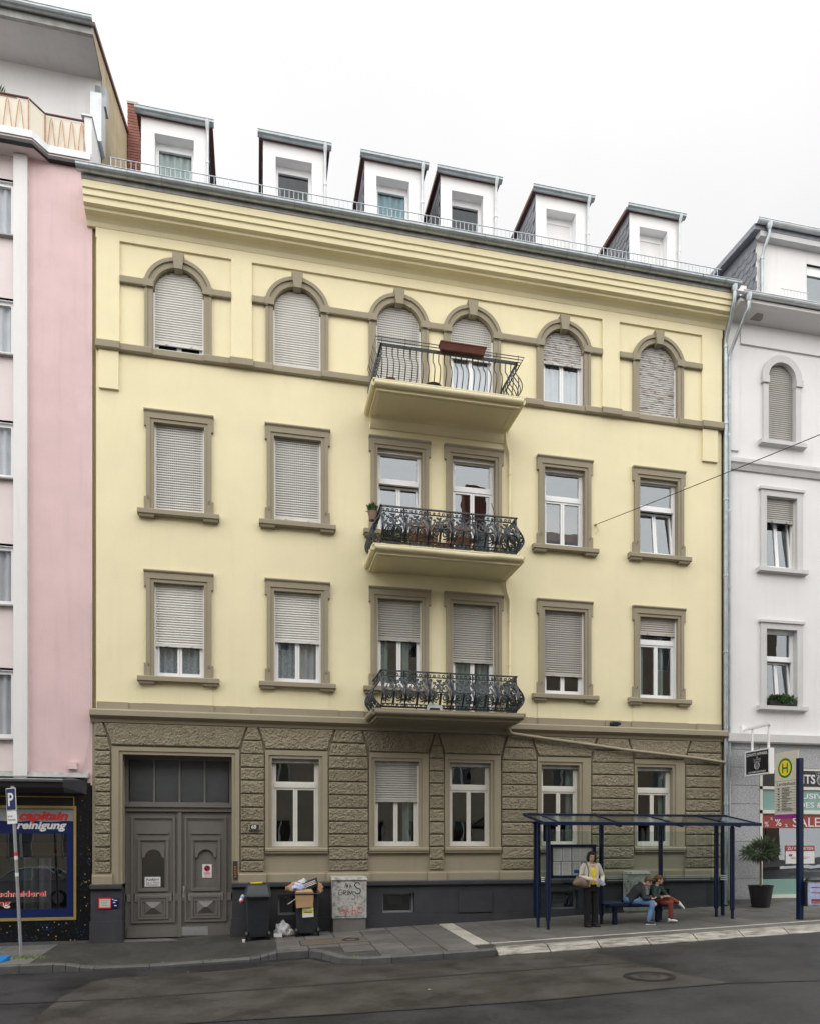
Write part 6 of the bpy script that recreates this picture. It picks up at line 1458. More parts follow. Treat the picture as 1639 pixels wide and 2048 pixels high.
def cyl_thing(name, c, r, h, mat, label, cat, n=14):
    m = MB(); m.loft([(c, (r * .8, 0, 0), (0, r * .8, 0)), ((c[0], c[1], c[2] + h), (r, 0, 0), (0, r, 0))], n, False); return tag(m.build(name, mat, None, c), label, cat)
RW = thing('rubbish_bundle', 'small colourful wrapper bundle stuck at the left of the closed bin', 'rubbish', (-.28, -.60, z0 + .85))
blob('wrapper', (-.27, -.60, z0 + .93), (.04, .05, .05), 3.1, 'paper_blue', parent=RW, amp=.5); blob('wrapper', (-.30, -.60, z0 + .87), (.045, .05, .04), 5.1, 'paper', parent=RW, amp=.5); blob('wrapper', (-.29, -.61, z0 + .83), (.05, .05, .035), 7.1, 'flower', parent=RW, amp=.5)
o2, rect2, z2 = wheelie(1.13, -.45, 'overfilled wheelie bin with yellow poster, left of the graffiti cabinet', False)
pz_ = MB(); pz_.hexa([(1.02, -.735, z2 + .42), (1.27, -.735, z2 + .43), (1.27, -.728, z2 + .43), (1.02, -.728, z2 + .42)], [(1.01, -.752, z2 + .80), (1.25, -.752, z2 + .80), (1.25, -.746, z2 + .80), (1.01, -.746, z2 + .80)]); po = pz_.build('poster', 'poster_yellow', o2)
m = MB(); m.hexa([(1.022, -.739, z2 + .425), (1.268, -.739, z2 + .435), (1.268, -.736, z2 + .435), (1.022, -.736, z2 + .425)], [(1.021, -.742, z2 + .50), (1.266, -.742, z2 + .51), (1.266, -.739, z2 + .51), (1.021, -.739, z2 + .50)])
m.hexa([(1.02, -.747, z2 + .58), (1.262, -.747, z2 + .585), (1.262, -.744, z2 + .585), (1.02, -.744, z2 + .58)], [(1.02, -.749, z2 + .62), (1.262, -.749, z2 + .625), (1.262, -.746, z2 + .625), (1.02, -.746, z2 + .62)]); m.build('poster_print', 'paper', po)
m = MB()
for k in range(7): m.quad((1.05 + k * .027, -.746, z2 + .53), (1.07 + k * .027, -.746, z2 + .53), (1.07 + k * .027, -.747, z2 + .555), (1.05 + k * .027, -.747, z2 + .555))
for k in range(3): m.quad((1.05, -.752, z2 + .66 + .04 * k), (1.22, -.752, z2 + .66 + .04 * k), (1.22, -.753, z2 + .67 + .04 * k), (1.05, -.753, z2 + .67 + .04 * k))
m.build('poster_text', 'dark_print', po)
m = MB(); m.hexa([(.86, -.12, z2 + .60), (1.40, -.12, z2 + .60), (1.40, -.10, z2 + .60), (.86, -.10, z2 + .60)], [(.86, -.14, z2 + 1.05), (1.40, -.14, z2 + 1.05), (1.40, -.11, z2 + 1.05), (.86, -.11, z2 + 1.05)]); m.build('lid', 'rubber_bin', o2)
# cardboard flap hanging over the front
CB = thing('cardboard_box', 'flattened brown cardboard box hanging over the overfilled bin', 'cardboard', (1.05, -.78, z2 + .75))
def bent(pts, mat, name, par, th=.012): 
    m = MB(); q = [Vector(p) for p in pts]; m.extr(q, (0, th, 0)); return m.build(name, mat, par)
bent([(.87, -.80, z2 + .80), (1.26, -.80, z2 + .83), (1.26, -.80, z2 + 1.00), (.86, -.80, z2 + .985)], 'cardboard', 'flap', CB); bent([(.88, -.805, z2 + .64), (1.24, -.805, z2 + .665), (1.262, -.80, z2 + .828), (.872, -.80, z2 + .798)], 'cardboard', 'flap', CB)
bent([(.86, -.795, z2 + .99), (1.25, -.795, z2 + 1.005), (1.22, -.62, z2 + 1.06), (.92, -.62, z2 + 1.05)], 'cardboard', 'flap', CB)
SB = thing('shoe_box', 'black shoe box with three white stripes lying on top of the bin', 'box', (1.18, -.55, z2 + 1.02))
rm = Matrix.Translation((1.19, -.52, z2 + 1.14)) @ Matrix.Rotation(R(-22), 4, 'Y') @ Matrix.Rotation(R(-14), 4, 'Z')
m = MB().box(-.18, .18, -.13, .13, -.085, .045).xf(rm); m.build('box', 'pot_black', SB); m = MB().box(-.19, .19, -.14, .14, .045, .085).xf(rm); m.build('lid', 'black', SB)
m = MB()
for k in range(3): m.box(-.185, .185, -.1435, -.1405, -.02 + .034 * k, -.002 + .034 * k)
m.xf(rm).build('stripe_print', 'paper', SB)
tag(blob('paper_sack', (.90, -.52, z2 + 1.06), (.19, .15, .13), 1.7, 'cardboard', amp=.5, flat=-.09), 'crumpled brown paper sack on top of the overfilled bin', 'rubbish')
tag(blob('rubbish_bag', (.93, -.62, z2 + 1.08), (.13, .10, .10), 5.3, 'paper_blue', amp=.6, fr=3), 'blue and white crumpled packaging on the paper sack', 'rubbish')
tag(blob('rubbish_bag', (1.04, -.46, z2 + 1.16), (.09, .08, .10), 8.1, 'thin_plastic', amp=.6, fr=3), 'clear plastic bag crushed between sack and shoe box', 'rubbish')
tag(blob('paper_sack', (1.40, -.45, z2 + 1.04), (.09, .12, .12), 9.2, 'cardboard', amp=.6), 'torn brown paper sticking out right of the shoe box', 'rubbish')
tag(MB().tube([(.70, -.72, z2 + .72), (.90, -.76, z2 + .86)], .008, 6).build('stick', 'off_white', None, (.7, -.72, z2 + .7)), 'thin pale stick poking from under the cardboard', 'stick')
bgz = gz(.60, -.42)
tag(blob('plastic_bag', (.60, -.42, bgz + .12), (.17, .13, .19), 4.4, 'thin_plastic', amp=.42, sub=4, fr=2.0, flat=-.12), 'tied translucent white plastic bag lying between the two bins', 'bag')
tag(blob('plastic_bag', (.76, -.44, bgz + .08), (.10, .09, .09), 6.4, 'thin_plastic', amp=.42, sub=3, fr=2.0, flat=-.07), 'smaller white plastic bag against the overfilled bin', 'bag')
tag(MB().box(.40, .58, -.60, -.50, bgz - .0, bgz + .075).xf(Matrix.Identity(4)).build('takeaway_box', 'paper', None, (.49, -.55, bgz)), 'flat white takeaway box on the ground before the plastic bag', 'box')
cyl_thing('paper_cup', (-.25, -.80, gz(-.25, -.8)), .035, .06, 'paper', 'tiny white paper cup on the dark driveway setts', 'cup')
# ------------------------------------------------------------------ utility cabinets
def cabinet(x0, x1, y0, y1, z0, zb_, z1, label, graff):
    o = thing('utility_cabinet', label, 'cabinet', ((x0 + x1) / 2, (y0 + y1) / 2, z0))
    MB().box(x0 + .02, x1 - .02, y0 + .02, y1, z0 - .05, zb_).build('base', 'concrete', o)
    m = MB(); m.box(x0, x1, y0, y1, zb_ + .002, z1 - .06); body = m.build('housing', 'cabinet_grey', o)
    m = MB(); m.hexa([(x0 - .02, y0 - .03, z1 - .058), (x1 + .02, y0 - .03, z1 - .058), (x1 + .02, y1, z1 - .058), (x0 - .02, y1, z1 - .058)], [(x0 - .01, y0 - .01, z1), (x1 + .01, y0 - .01, z1), (x1 + .01, y1, z1 + .02), (x0 - .01, y1, z1 + .02)]); m.build('cap', 'cabinet_grey', o)
    MB().box(x0 + .07, x1 - .07, y0 - .014, y0 - .001, zb_ + .06, z1 - .12).build('door', 'cabinet_grey', o)
    return o
cz0 = gz(2.1, -.3)
cb = cabinet(1.72, 2.51, -.40, -.10, cz0, .50, 1.44, 'grey utility cabinet covered in black and red graffiti beside the bins', True)
def stroke(pts, r, mat, y=-.4165, nm='graffiti', par=cb):
    sm = []
    for i in range(len(pts) - 1):
        p0, p1, p2, p3 = [Vector((*pts[max(0, min(len(pts) - 1, i + k))], 0)) for k in (-1, 0, 1, 2)]
        for j in range(5):
            t = j / 5; q = .5 * ((2 * p1) + (-p0 + p2) * t + (2 * p0 - 5 * p1 + 4 * p2 - p3) * t * t + (-p0 + 3 * p1 - 3 * p2 + p3) * t ** 3); sm.append((q.x, q.y))
    sm.append(pts[-1]); m = MB(); vs = []
    for i, (a, b) in enumerate(sm):
        a1, b1 = sm[min(i + 1, len(sm) - 1)]; a0, b0 = sm[max(i - 1, 0)]; t = Vector((a1 - a0, b1 - b0)); t = t.normalized() if t.length else Vector((1, 0)); n_ = Vector((-t.y, t.x)) * r
        vs += [(a + n_.x, y, b + n_.y), (a - n_.x, y, b - n_.y)]
    m.add(vs, [(2 * i, 2 * i + 1, 2 * i + 3, 2 * i + 2) for i in range(len(sm) - 1)]); m.build(nm, mat, par)
gx, gz_ = 1.86, 1.05
L_ = lambda l: [(gx + a, gz_ + b) for a, b in l]
for l in ([(.09, .09), (.04, .11), (0, .05), (.02, -.01), (.08, .0), (.08, .05), (.05, .05)], [(.12, .0), (.12, .09), (.17, .08), (.16, .04), (.12, .04), (.18, -.02)], [(.205, .06), (.205, -.02)], [(.207, .085), (.207, .092)], [(.24, -.02), (.245, .07), (.28, .0), (.30, .08)], [(.37, .06), (.32, .05), (.33, .0), (.38, -.04), (.38, -.09), (.33, -.12), (.30, -.09)]): stroke(L_(l), .0075, 'dark_print')
stroke([(2.36, 1.27), (2.30, 1.32), (2.23, 1.27), (2.28, 1.20), (2.36, 1.16), (2.35, 1.08), (2.28, 1.06), (2.24, 1.10)], .012, 'green_cloth')
random.seed(5)
for k in range(5): stroke([(2.02 + .03 * k + random.uniform(-.02, .02), 1.28 + random.uniform(-.02, .03)) if j % 2 else (2.0 + .04 * k, 1.20 + random.uniform(-.02, .02)) for j in range(4)], .005, 'dark_print')
for l in ([(1.92, .68), (1.97, .72), (1.99, .64), (1.92, .60), (1.90, .66), (2.0, .68)], [(2.03, .60), (2.06, .73), (2.10, .61)], [(2.04, .66), (2.09, .66)], [(2.18, .80), (2.18, .60)], [(2.13, .66), (2.25, .68), (2.24, .60), (2.14, .60)], [(2.32, .78), (2.36, .68)], [(2.28, .74), (2.40, .73)], [(2.29, .68), (2.39, .77)], [(2.31, .62), (2.41, .63)]): stroke(l, .0055, 'red_print')
cb2 = cabinet(9.11, 9.72, -.36, -.12, gz(9.4, -.2), .52, 1.50, 'pale grey utility cabinet seen through the shelter glass behind the seated boys', False)
for l in ([(9.2, 1.4), (9.3, 1.3), (9.25, 1.2), (9.4, 1.25), (9.5, 1.38)], [(9.2, 1.1), (9.35, 1.0), (9.3, .9)]): stroke(l, .006, 'grey_print2', -.3765, 'graffiti', cb2)
# ------------------------------------------------------------------ plants
def leaves(m, c, rad, n, size, seed, narrow=.35, up=.3):
    rnd = random.Random(seed)
    for i in range(n):
        while True:
            p = Vector((rnd.uniform(-1, 1), rnd.uniform(-1, 1), rnd.uniform(-1, 1)))
            if p.length < 1 and (p.length > .35 or rnd.random() < .4): break
        q = Vector(c) + Vector((p.x * rad[0], p.y * rad[1], p.z * rad[2])); d_ = (p.normalized() + Vector((rnd.uniform(-.6, .6), rnd.uniform(-.6, .6), rnd.uniform(-.4, .4) + up))).normalized()
        s_ = size * rnd.uniform(.6, 1.3); sd_ = d_.orthogonal().normalized(); sd_ = (Matrix.Rotation(rnd.uniform(0, 6.28), 4, d_) @ sd_) * s_ * narrow
        m.add([q, q + d_ * s_ * .5 + sd_, q + d_ * s_, q + d_ * s_ * .5 - sd_], [(0, 1, 2, 3)])
    return m
pzg = gz(12.70, -.62)
PT = thing('potted_tree', 'small clipped conifer standard in a black tub before the granite wall', 'potted tree', (12.70, -.62, pzg))
m = MB(); m.loft([((12.70, -.62, pzg), (.215, 0, 0), (0, .215, 0)), ((12.70, -.62, pzg + .52), (.295, 0, 0), (0, .295, 0)), ((12.70, -.62, pzg + .56), (.312, 0, 0), (0, .312, 0)), ((12.70, -.62, pzg + .56), (.285, 0, 0), (0, .285, 0)), ((12.70, -.62, pzg + .50), (.275, 0, 0), (0, .275, 0))], 28, False); m.build('pot', 'pot_black', PT)
MB().disc((12.7, -.62, pzg + .505), (0, 0, 1), .277).build('soil', 'soil', PT)
m = MB(); m.tube([(12.70, -.62, pzg + .5), (12.71, -.62, pzg + .9), (12.69, -.62, pzg + 1.35)], [.028, .024, .02], 8)
for k in range(7):
    a = k * .9; m.tube([(12.69, -.62, pzg + 1.18 + .03 * k), (12.69 + .2 * math.cos(a), -.62 + .2 * math.sin(a), pzg + 1.38 + .03 * k)], [.012, .005], 5)
m.build('trunk', 'bark', PT)
m = MB(); leaves(m, (12.74, -.62, pzg + 1.44), (.36, .33, .22), 1300, .15, 4, .055, .1); leaves(m, (12.60, -.62, pzg + 1.40), (.36, .3, .12), 500, .20, 5, .045, .0); leaves(m, (12.80, -.62, pzg + 1.62), (.2, .2, .12), 260, .16, 6, .05, .5); m.build('crown', 'needle', PT)
gm = MB(); rnd = random.Random(2)
for i in range(160):
    px, py = -4.45 + rnd.gauss(0, .22), -1.60 + rnd.gauss(0, .07); q = Vector((px, py, gz(px, py) - .005)); h = rnd.uniform(.03, .09); gm.add([q, q + Vector((.012, 0, 0)), q + Vector((rnd.uniform(-.04, .04), rnd.uniform(-.03, .03), h))], [(0, 1, 2)])
for cxx, cyy in ((-1.7, -2.2), (.6, -2.18), (-.9, -2.2), (10.4, -.12), (11.3, -.1), (1.9, -3.38), (8.3, -3.32)):
    for i in range(14):
        px, py = cxx + rnd.gauss(0, .07), cyy + rnd.gauss(0, .02); q = Vector((px, py, gz(px, py))); gm.add([q, q + Vector((.01, 0, 0)), q + Vector((rnd.uniform(-.03, .03), rnd.uniform(-.03, .03), rnd.uniform(.02, .06)))], [(0, 1, 2)])
struct(gm.build('grass', 'grass', None, (-4.4, -1.6, 0)), 'stuff')['label'] = 'weeds and grass tufts at the foot of the parking sign and kerbs'
bp_ = MB(); bp_.hexa([(-5.3, -1.98, gz(-5, -1.9) + .005), (-4.70, -1.98, gz(-4.7, -1.9) + .005), (-4.60, -1.75, gz(-4.6, -1.75) + .005), (-5.3, -1.70, gz(-5, -1.7) + .005)], [(-5.3, -1.98, gz(-5, -1.9) + .05), (-4.72, -1.98, gz(-4.7, -1.9) + .02), (-4.62, -1.75, gz(-4.6, -1.75) + .09), (-5.3, -1.70, gz(-5, -1.7) + .11)])
tag(bp_.build('plastic_tray', 'blue_plastic', None, (-5, -1.85, gz(-5, -1.85))), 'flat bright blue plastic tray lying on the pavement at the left edge', 'tray')
# balcony plants and furniture
FB = thing('flower_box', 'empty terracotta flower box hung on the top balcony railing', 'flower box', (4.6, -1.25, 13.28))
m = MB(); m.hexa([(4.06, -1.28, 13.29), (5.06, -1.28, 13.29), (5.06, -1.16, 13.29), (4.06, -1.16, 13.29)], [(4.03, -1.33, 13.42), (5.09, -1.33, 13.42), (5.09, -1.13, 13.42), (4.03, -1.13, 13.42)]); m.build('box', 'terracotta', FB)
MB().box(4.02, 5.10, -1.34, -1.12, 13.42, 13.445).build('rim', 'terracotta', FB)
fz3 = 12.49
for x_, y_, r_, h_, mt_n, lb_ in ((2.98, -.85, .13, .22, 'terracotta', 'terracotta pot at the left end of the top balcony floor'), (3.95, -.9, .20, .16, 'pot_black', 'low dark planter on the top balcony floor')):
    m = MB(); m.loft([((x_, y_, fz3), (r_ * .75, 0, 0), (0, r_ * .75, 0)), ((x_, y_, fz3 + h_), (r_, 0, 0), (0, r_, 0)), ((x_, y_, fz3 + h_), (r_ * .88, 0, 0), (0, r_ * .88, 0)), ((x_, y_, fz3 + h_ * .85), (r_ * .85, 0, 0), (0, r_ * .85, 0))], 16, False); tag(m.build('plant_pot', mt_n, None, (x_, y_, fz3)), lb_, 'pot')
PP = thing('potted_plant', 'brown pot with green shoots hung on the left end of the middle balcony', 'potted plant', (2.50, -.95, 9.45))
m = MB(); m.loft([((2.55, -1.02, 9.42), (.075, 0, 0), (0, .075, 0)), ((2.55, -1.02, 9.58), (.105, 0, 0), (0, .105, 0)), ((2.55, -1.02, 9.61), (.112, 0, 0), (0, .112, 0)), ((2.55, -1.02, 9.59), (.09, 0, 0), (0, .09, 0))], 14, False); m.build('pot', 'brown_pot', PP)
m = MB(); leaves(m, (2.55, -1.02, 9.66), (.09, .09, .07), 160, .10, 9, .14, 1.4); m.build('foliage', 'leaf', PP)
fz2 = 8.86
for i, (x_, w_) in enumerate(((3.75, .5), (4.75, .5))):
    CH = thing('wooden_chair', 'slatted wooden balcony chair behind the middle railing, ' + ('left one' if i == 0 else 'right one'), 'chair', (x_, -.6, fz2), 'wooden chairs on the middle balcony')
    MB().box(x_ - .24, x_ + .24, -.82, -.40, fz2 + .43, fz2 + .46).build('seat', 'wood', CH)
    for sx in (-.22, .22):
        for sy in (-.80, -.42): MB().box(x_ + sx - .02, x_ + sx + .02, sy - .02, sy + .02, fz2, fz2 + (.43 if sy < -.5 else .92)).build('leg', 'wood', CH)
    for k in range(4): MB().box(x_ - .20, x_ + .20, -.43, -.41, fz2 + .55 + .09 * k, fz2 + .61 + .09 * k).build('back_slat', 'wood', CH)
TB = thing('wooden_table', 'small wooden table between the chairs on the middle balcony', 'table', (4.25, -.65, fz2))
MB().box(4.03, 4.47, -.86, -.44, fz2 + .68, fz2 + .71).build('table_top', 'wood', TB); MB().box(4.05, 4.45, -.80, -.78, fz2 + .10, fz2 + .30).build('crate_panel', 'wood', TB)
for sx in (-.19, .19):
    for sy in (-.83, -.47): MB().box(4.25 + sx - .02, 4.25 + sx + .02, sy - .02, sy + .02, fz2, fz2 + .68).build('leg', 'wood', TB)
GP = thing('potted_plant', 'bushy green plant in a dark pot at the left end of the middle balcony', 'potted plant', (3.05, -.8, fz2))
m = MB(); m.loft([((3.05, -.8, fz2), (.13, 0, 0), (0, .13, 0)), ((3.05, -.8, fz2 + .25), (.17, 0, 0), (0, .17, 0)), ((3.05, -.8, fz2 + .22), (.15, 0, 0), (0, .15, 0))], 14, False); m.build('pot', 'pot_black', GP)
m = MB(); leaves(m, (3.1, -.8, fz2 + .34), (.26, .2, .13), 200, .10, 12, .35, .4); m.build('foliage', 'leaf', GP)
tag(MB().tube([(5.38, -1.12, 9.70), (5.28, -1.12, 10.02)], [.012, .010], 6).build('stick', 'rail_brown', None, (5.38, -1.12, 9.7)), 'dark brown stick leaning up over the middle balcony railing', 'stick')
m = MB(); o = [(-.18, 0), (-.13, .0), (-.11, .05), (.11, .05), (.13, 0), (.18, 0), (.17, .10), (.13, .14), (-.13, .14), (-.17, .10)]
m.extr([(3.92 + a, -1.20, 5.215 + b) for a, b in o], (0, .30, 0)); tag(m.build('step_stool', 'zinc_pale', None, (3.92, -1.05, 5.215)), 'pale grey plastic stool on the floor of the lowest balcony', 'stool')
WB = thing('flower_box', 'low green planted window box on the white house first-floor sill', 'flower box', (13.75, -.05, 5.9))
m = MB(); m.hexa([(13.38, -.13, 5.90), (14.18, -.13, 5.90), (14.18, .03, 5.90), (13.38, .03, 5.90)], [(13.36, -.15, 6.02), (14.20, -.15, 6.02), (14.20, .04, 6.02), (13.36, .04, 6.02)]); m.build('box', 'pot_black', WB)
m = MB(); leaves(m, (13.78, -.06, 6.06), (.43, .11, .08), 420, .09, 21, .35, .5); m.build('foliage', 'leaf', WB)
m = MB(); leaves(m, (-5.6, -.1, 18.1), (.4, .12, .12), 150, .20, 31, .09, 1.2); PB = thing('potted_plant', 'spiky green plant on the pink house balcony at the left edge', 'potted plant', (-5.5, -.1, 18.0)); m.build('foliage', 'leaf', PB); MB().box(-6.1, -4.95, -.24, .05, 17.80, 18.04).build('box', 'brown_pot', PB)
# overhead cable with its wall hook
A_, E_ = Vector((8.415, -.03, 10.285)), Vector((12.78, -20.0, 7.9)); pts = []
for i in range(25):
    t = i / 24; p = A_.lerp(E_, t); p.z -= .25 * 4 * t * (1 - t) * .6; pts.append(p)
OC = thing('overhead_cable', 'thin dark span cable running from a wall hook over the street', 'cable', A_)
MB().tube(pts, .0085, 5).build('cable', 'black', OC); m = MB(); m.tube([(8.40, .0, 10.285), (8.41, -.06, 10.285), (8.415, -.09, 10.27), (8.40, -.10, 10.24)], .014, 6); m.tube([(8.38, -.01, 10.29), (8.44, -.01, 10.29)], .03, 6); m.tube([(8.40, -.04, 10.26), (8.47, -.05, 10.12), (8.39, -.02, 10.06)], .006, 5); m.build('hook', 'yellow_dark', OC)

# ------------------------------------------------------------------ people
def ball(m, c, r, rot=None, n=12, k=8):
    c = Vector(c); rings = []
    for i in range(k + 1):
        a = -math.pi / 2 + math.pi * i / k; cr = max(.02, math.cos(a)); rings.append((Vector((0, 0, r[2] * math.sin(a))), Vector((r[0] * cr, 0, 0)), Vector((0, r[1] * cr, 0))))
    Rm = (rot or Matrix.Identity(4)).to_3x3(); m.loft([(c + Rm @ p, Rm @ a, Rm @ b) for p, a, b in rings], n); return m
def limb(m, pts, rs, n=10):
    out, rr = [], []
    pts = [Vector(p) for p in pts]
    for i in range(len(pts) - 1):
        for j in range(4): t = j / 4; out.append(pts[i].lerp(pts[i + 1], t)); rr.append(rs[i] + (rs[i + 1] - rs[i]) * t)
    out.append(pts[-1]); rr.append(rs[-1]); m.tube(out, rr, n)
    for p, r in zip(pts, rs): ball(m, p, (r, r, r), None, 10, 6)
    return m
def fuse(m, name, mat, parent, org, voxel=.012, smooth=4):
    """one continuous skin grown over the joined shapes"""
    me = bpy.data.meshes.new(name); o = Vector(org); me.from_pydata([tuple(p - o) for p in m.v], [], m.f); ob = bpy.data.objects.new(name, me); col.objects.link(ob)
    md = ob.modifiers.new('r', 'REMESH'); md.mode = 'VOXEL'; md.voxel_size = voxel; sm = ob.modifiers.new('s', 'SMOOTH'); sm.iterations = smooth; sm.factor = .5
    bpy.context.view_layer.update(); me2 = bpy.data.meshes.new_from_object(ob.evaluated_get(bpy.context.evaluated_depsgraph_get())); bpy.data.objects.remove(ob); bpy.data.meshes.remove(me)
    for p in me2.polygons: p.use_smooth = True
    me2.materials.clear(); me2.materials.append(M[mat]); me2.name = name
    return link(me2, name, parent, o)
def hand(m, w_, d_, palm, side=1, curl=.6, s=1.0):
    """palm with five separate bent fingers; w_: wrist, d_: direction of the palm, palm: palm normal"""
    w_, d_, palm = Vector(w_), Vector(d_).normalized(), Vector(palm).normalized(); palm = (palm - d_ * palm.dot(d_)).normalized(); sd = d_.cross(palm) * side
    m.loft([(w_, sd * .026 * s, palm * .018 * s), (w_ + d_ * .04 * s, sd * .038 * s, palm * .017 * s), (w_ + d_ * .085 * s, sd * .041 * s, palm * .014 * s)], 10)
    for i, (o_, ln) in enumerate(((-.030, .060), (-.010, .072), (.011, .068), (.030, .052))):
        b = w_ + d_ * .083 * s + sd * o_ * s; d1 = (d_ * math.cos(curl * .5) + palm * math.sin(curl * .5)); d2 = (d_ * math.cos(curl * 1.4) + palm * math.sin(curl * 1.4)); p1 = b + d1 * ln * .55 * s; m.tube([b - d_ * .01, b, p1, p1 + d2 * ln * .5 * s], [.009 * s, .009 * s, .0085 * s, .007 * s], 7)
    b = w_ + d_ * .03 * s - sd * .034 * s; t1 = (d_ * .75 - sd * .5 + palm * .4).normalized(); m.tube([b + sd * .012, b, b + t1 * .035 * s, b + t1 * .035 * s + (d_ * .8 + palm * .4) * .03 * s], [.012 * s, .012 * s, .010 * s, .008 * s], 7)
def head_parts(parent, c, rot, hair_mat, skin, long_hair, s=1.0, m_body=None):
    """adds head shape to m_body; returns builders for hair and eyes. local face direction is -Y"""
    c = Vector(c); T = Matrix.Translation(c) @ rot @ Matrix.Scale(s, 4); st = len(m_body.v)
    ball(m_body, (0, .01, .025), (.074, .092, .092), None, 16, 12); ball(m_body, (0, -.022, -.045), (.055, .062, .068), None, 14, 10); ball(m_body, (0, -.045, -.085), (.028, .03, .022), None, 10, 8)
    m_body.tube([(0, -.088, .012), (0, -.103, -.022), (0, -.092, -.034)], [.009, .013, .012], 8); ball(m_body, (0, -.078, -.062), (.024, .012, .008), None, 10, 6)
    for sx in (-1, 1): ball(m_body, (sx * .074, .012, -.01), (.012, .022, .032), None, 8, 6); ball(m_body, (sx * .032, -.076, .028), (.024, .014, .008), None, 8, 6)
    m_body.xf(T, st)
    e = MB()
    for sx in (-1, 1): ball(e, (sx * .030, -.084, .006), (.011, .007, .006), None, 8, 6)
    ball(e, (0, -.092, -.060), (.019, .004, .003), None, 8, 4); e.xf(T)
    h = MB()
    ball(h, (0, .022, .045), (.088, .098, .088), None, 18, 12); ball(h, (0, -.045, .085), (.066, .046, .032), None, 14, 8)
    if long_hair:
        for sx in (-1, 1): limb(h, [(sx * .078, -.005, .03), (sx * .088, .0, -.04), (sx * .078, -.012, -.085)], [.036, .038, .026])
        ball(h, (0, .06, -.03), (.088, .055, .085), None, 14, 10); ball(h, (.025, -.068, .072), (.05, .028, .022), None, 10, 6)
    else:
        ball(h, (0, .055, .0), (.072, .045, .065), None, 12, 8); ball(h, (.01, -.07, .072), (.058, .028, .018), None, 10, 6)
    h.xf(T)
    return e, h
def rotm(x=0, y=0, z=0): return Matrix.Rotation(R(z), 4, 'Z') @ Matrix.Rotation(R(y), 4, 'Y') @ Matrix.Rotation(R(x), 4, 'X')
def shoe(m, p, d_, ln=.25, wd=.042, h=.07):
    p, d_ = Vector(p), Vector(d_).normalized(); s_ = Vector((0, 0, 1)).cross(d_).normalized(); u = d_.cross(s_).normalized(); u = u if u.z > 0 or abs(u.z) < .2 else -u
    R_ = [(-.30, .030, .035, .035), (-.2, .034, .045, .045), (0, .038, .040, .040), (.25, .042, .032, .032), (.5, .043, .025, .025), (.64, .030, .018, .018)]
    m.loft([(p + d_ * ln * t + u * hz, s_ * w2, u * h2) for t, w2, h2, hz in R_], 12); return m
# ---- woman waiting
wx, wy = 7.40, -1.82; wz = gz(wx, wy)
def wl(p): return Vector((wx + p[0], wy + p[1], wz + p[2]))
body = MB(); eyes, hair = head_parts(None, wl((.0, -.02, 1.575)), rotm(0, 0, -6), 'hair_dark', 'skin_pale', True, 1.0, body)
limb(body, [wl((0, .01, 1.36)), wl((0, .0, 1.50))], [.058, .050]); limb(body, [wl((-.05, -.05, 1.37)), wl((.05, -.05, 1.37))], [.05, .05])
hand(body, wl((-.07, -.205, 1.075)), (.9, -.25, -.15), (.1, .9, -.5), 1, .9); hand(body, wl((.175, -.19, 1.01)), (-.75, -.5, -.25), (-.1, .9, -.2), -1, .9)
for s_ in (-1, 1): limb(body, [wl((s_ * .07, .0, .90)), wl((s_ * .09, -.01, .48)), wl((s_ * .085, .0, .12)), wl((s_ * .085, -.05, .05))], [.075, .05, .04, .035])
for s_, el, wr in ((-1, (-.262, -.01, 1.13), (-.07, -.205, 1.075)), (1, (.272, -.005, 1.13), (.175, -.19, 1.01))): limb(body, [wl((0, .0, 1.34)), wl((s_ * .16, .0, 1.36)), wl(el), wl(wr)], [.06, .045, .034, .026])
limb(body, [wl((0, .0, .92)), wl((0, .0, 1.15)), wl((0, .0, 1.36))], [.09, .085, .07])
P1 = fuse(body, 'person', 'skin_pale', None, wl((0, 0, 0)), .009, 2); tag(P1, 'person standing in cream jacket, yellow top and black trousers holding a leaflet', 'person'); P1.name = 'person'
for nm, mb, mt in (('eyes', eyes, 'hair_dark'),): mb.build('eyes', mt, P1)
fuse(hair, 'hair', 'hair_dark', P1, wl((0, 0, 0)), .012, 3)
tr_ = MB(); 
tr_.loft([(wl((0, .0, .80)), (.165, 0, 0), (0, .115, 0)), (wl((0, .005, .90)), (.172, 0, 0), (0, .118, 0)), (wl((0, .0, 1.0)), (.148, 0, 0), (0, .102, 0))], 16)
for s_ in (-1, 1): limb(tr_, [wl((s_ * .088, .0, .84)), wl((s_ * .092, -.01, .48)), wl((s_ * .088, .0, .10)), wl((s_ * .088, -.01, .035))], [.098, .078, .076, .082], 14)
fuse(tr_, 'trousers', 'black_cloth', P1, wl((0, 0, 0)), .012, 2)
top = MB(); top.loft([(wl((0, -.01, .96)), (.150, 0, 0), (0, .112, 0)), (wl((0, -.01, 1.08)), (.142, 0, 0), (0, .110, 0)), (wl((0, -.015, 1.22)), (.155, 0, 0), (0, .122, 0)), (wl((0, -.01, 1.32)), (.140, 0, 0), (0, .10, 0)), (wl((0, .0, 1.375)), (.10, 0, 0), (0, .075, 0))], 20); top.build('top', 'yellow_cloth', P1)
jk = MB(); n = 40; rg = [(.90, .205, .150, .085), (.97, .195, .145, .075), (1.08, .172, .132, .058), (1.20, .182, .138, .050), (1.30, .190, .128, .050), (1.375, .175, .105, .052), (1.43, .105, .085, .060), (1.455, .075, .07, .055)]
vs = []
for z, a, b, gap in rg:
    g0 = math.asin(min(.95, gap / a))
    for k in range(n + 1):
        t = -math.pi / 2 + g0 + (2 * math.pi - 2 * g0) * k / n; fold = 1 + .02 * math.sin(k * 1.9 + z * 17); vs.append(wl((a * math.cos(t) * fold, .005 + b * math.sin(t) * fold, z)))
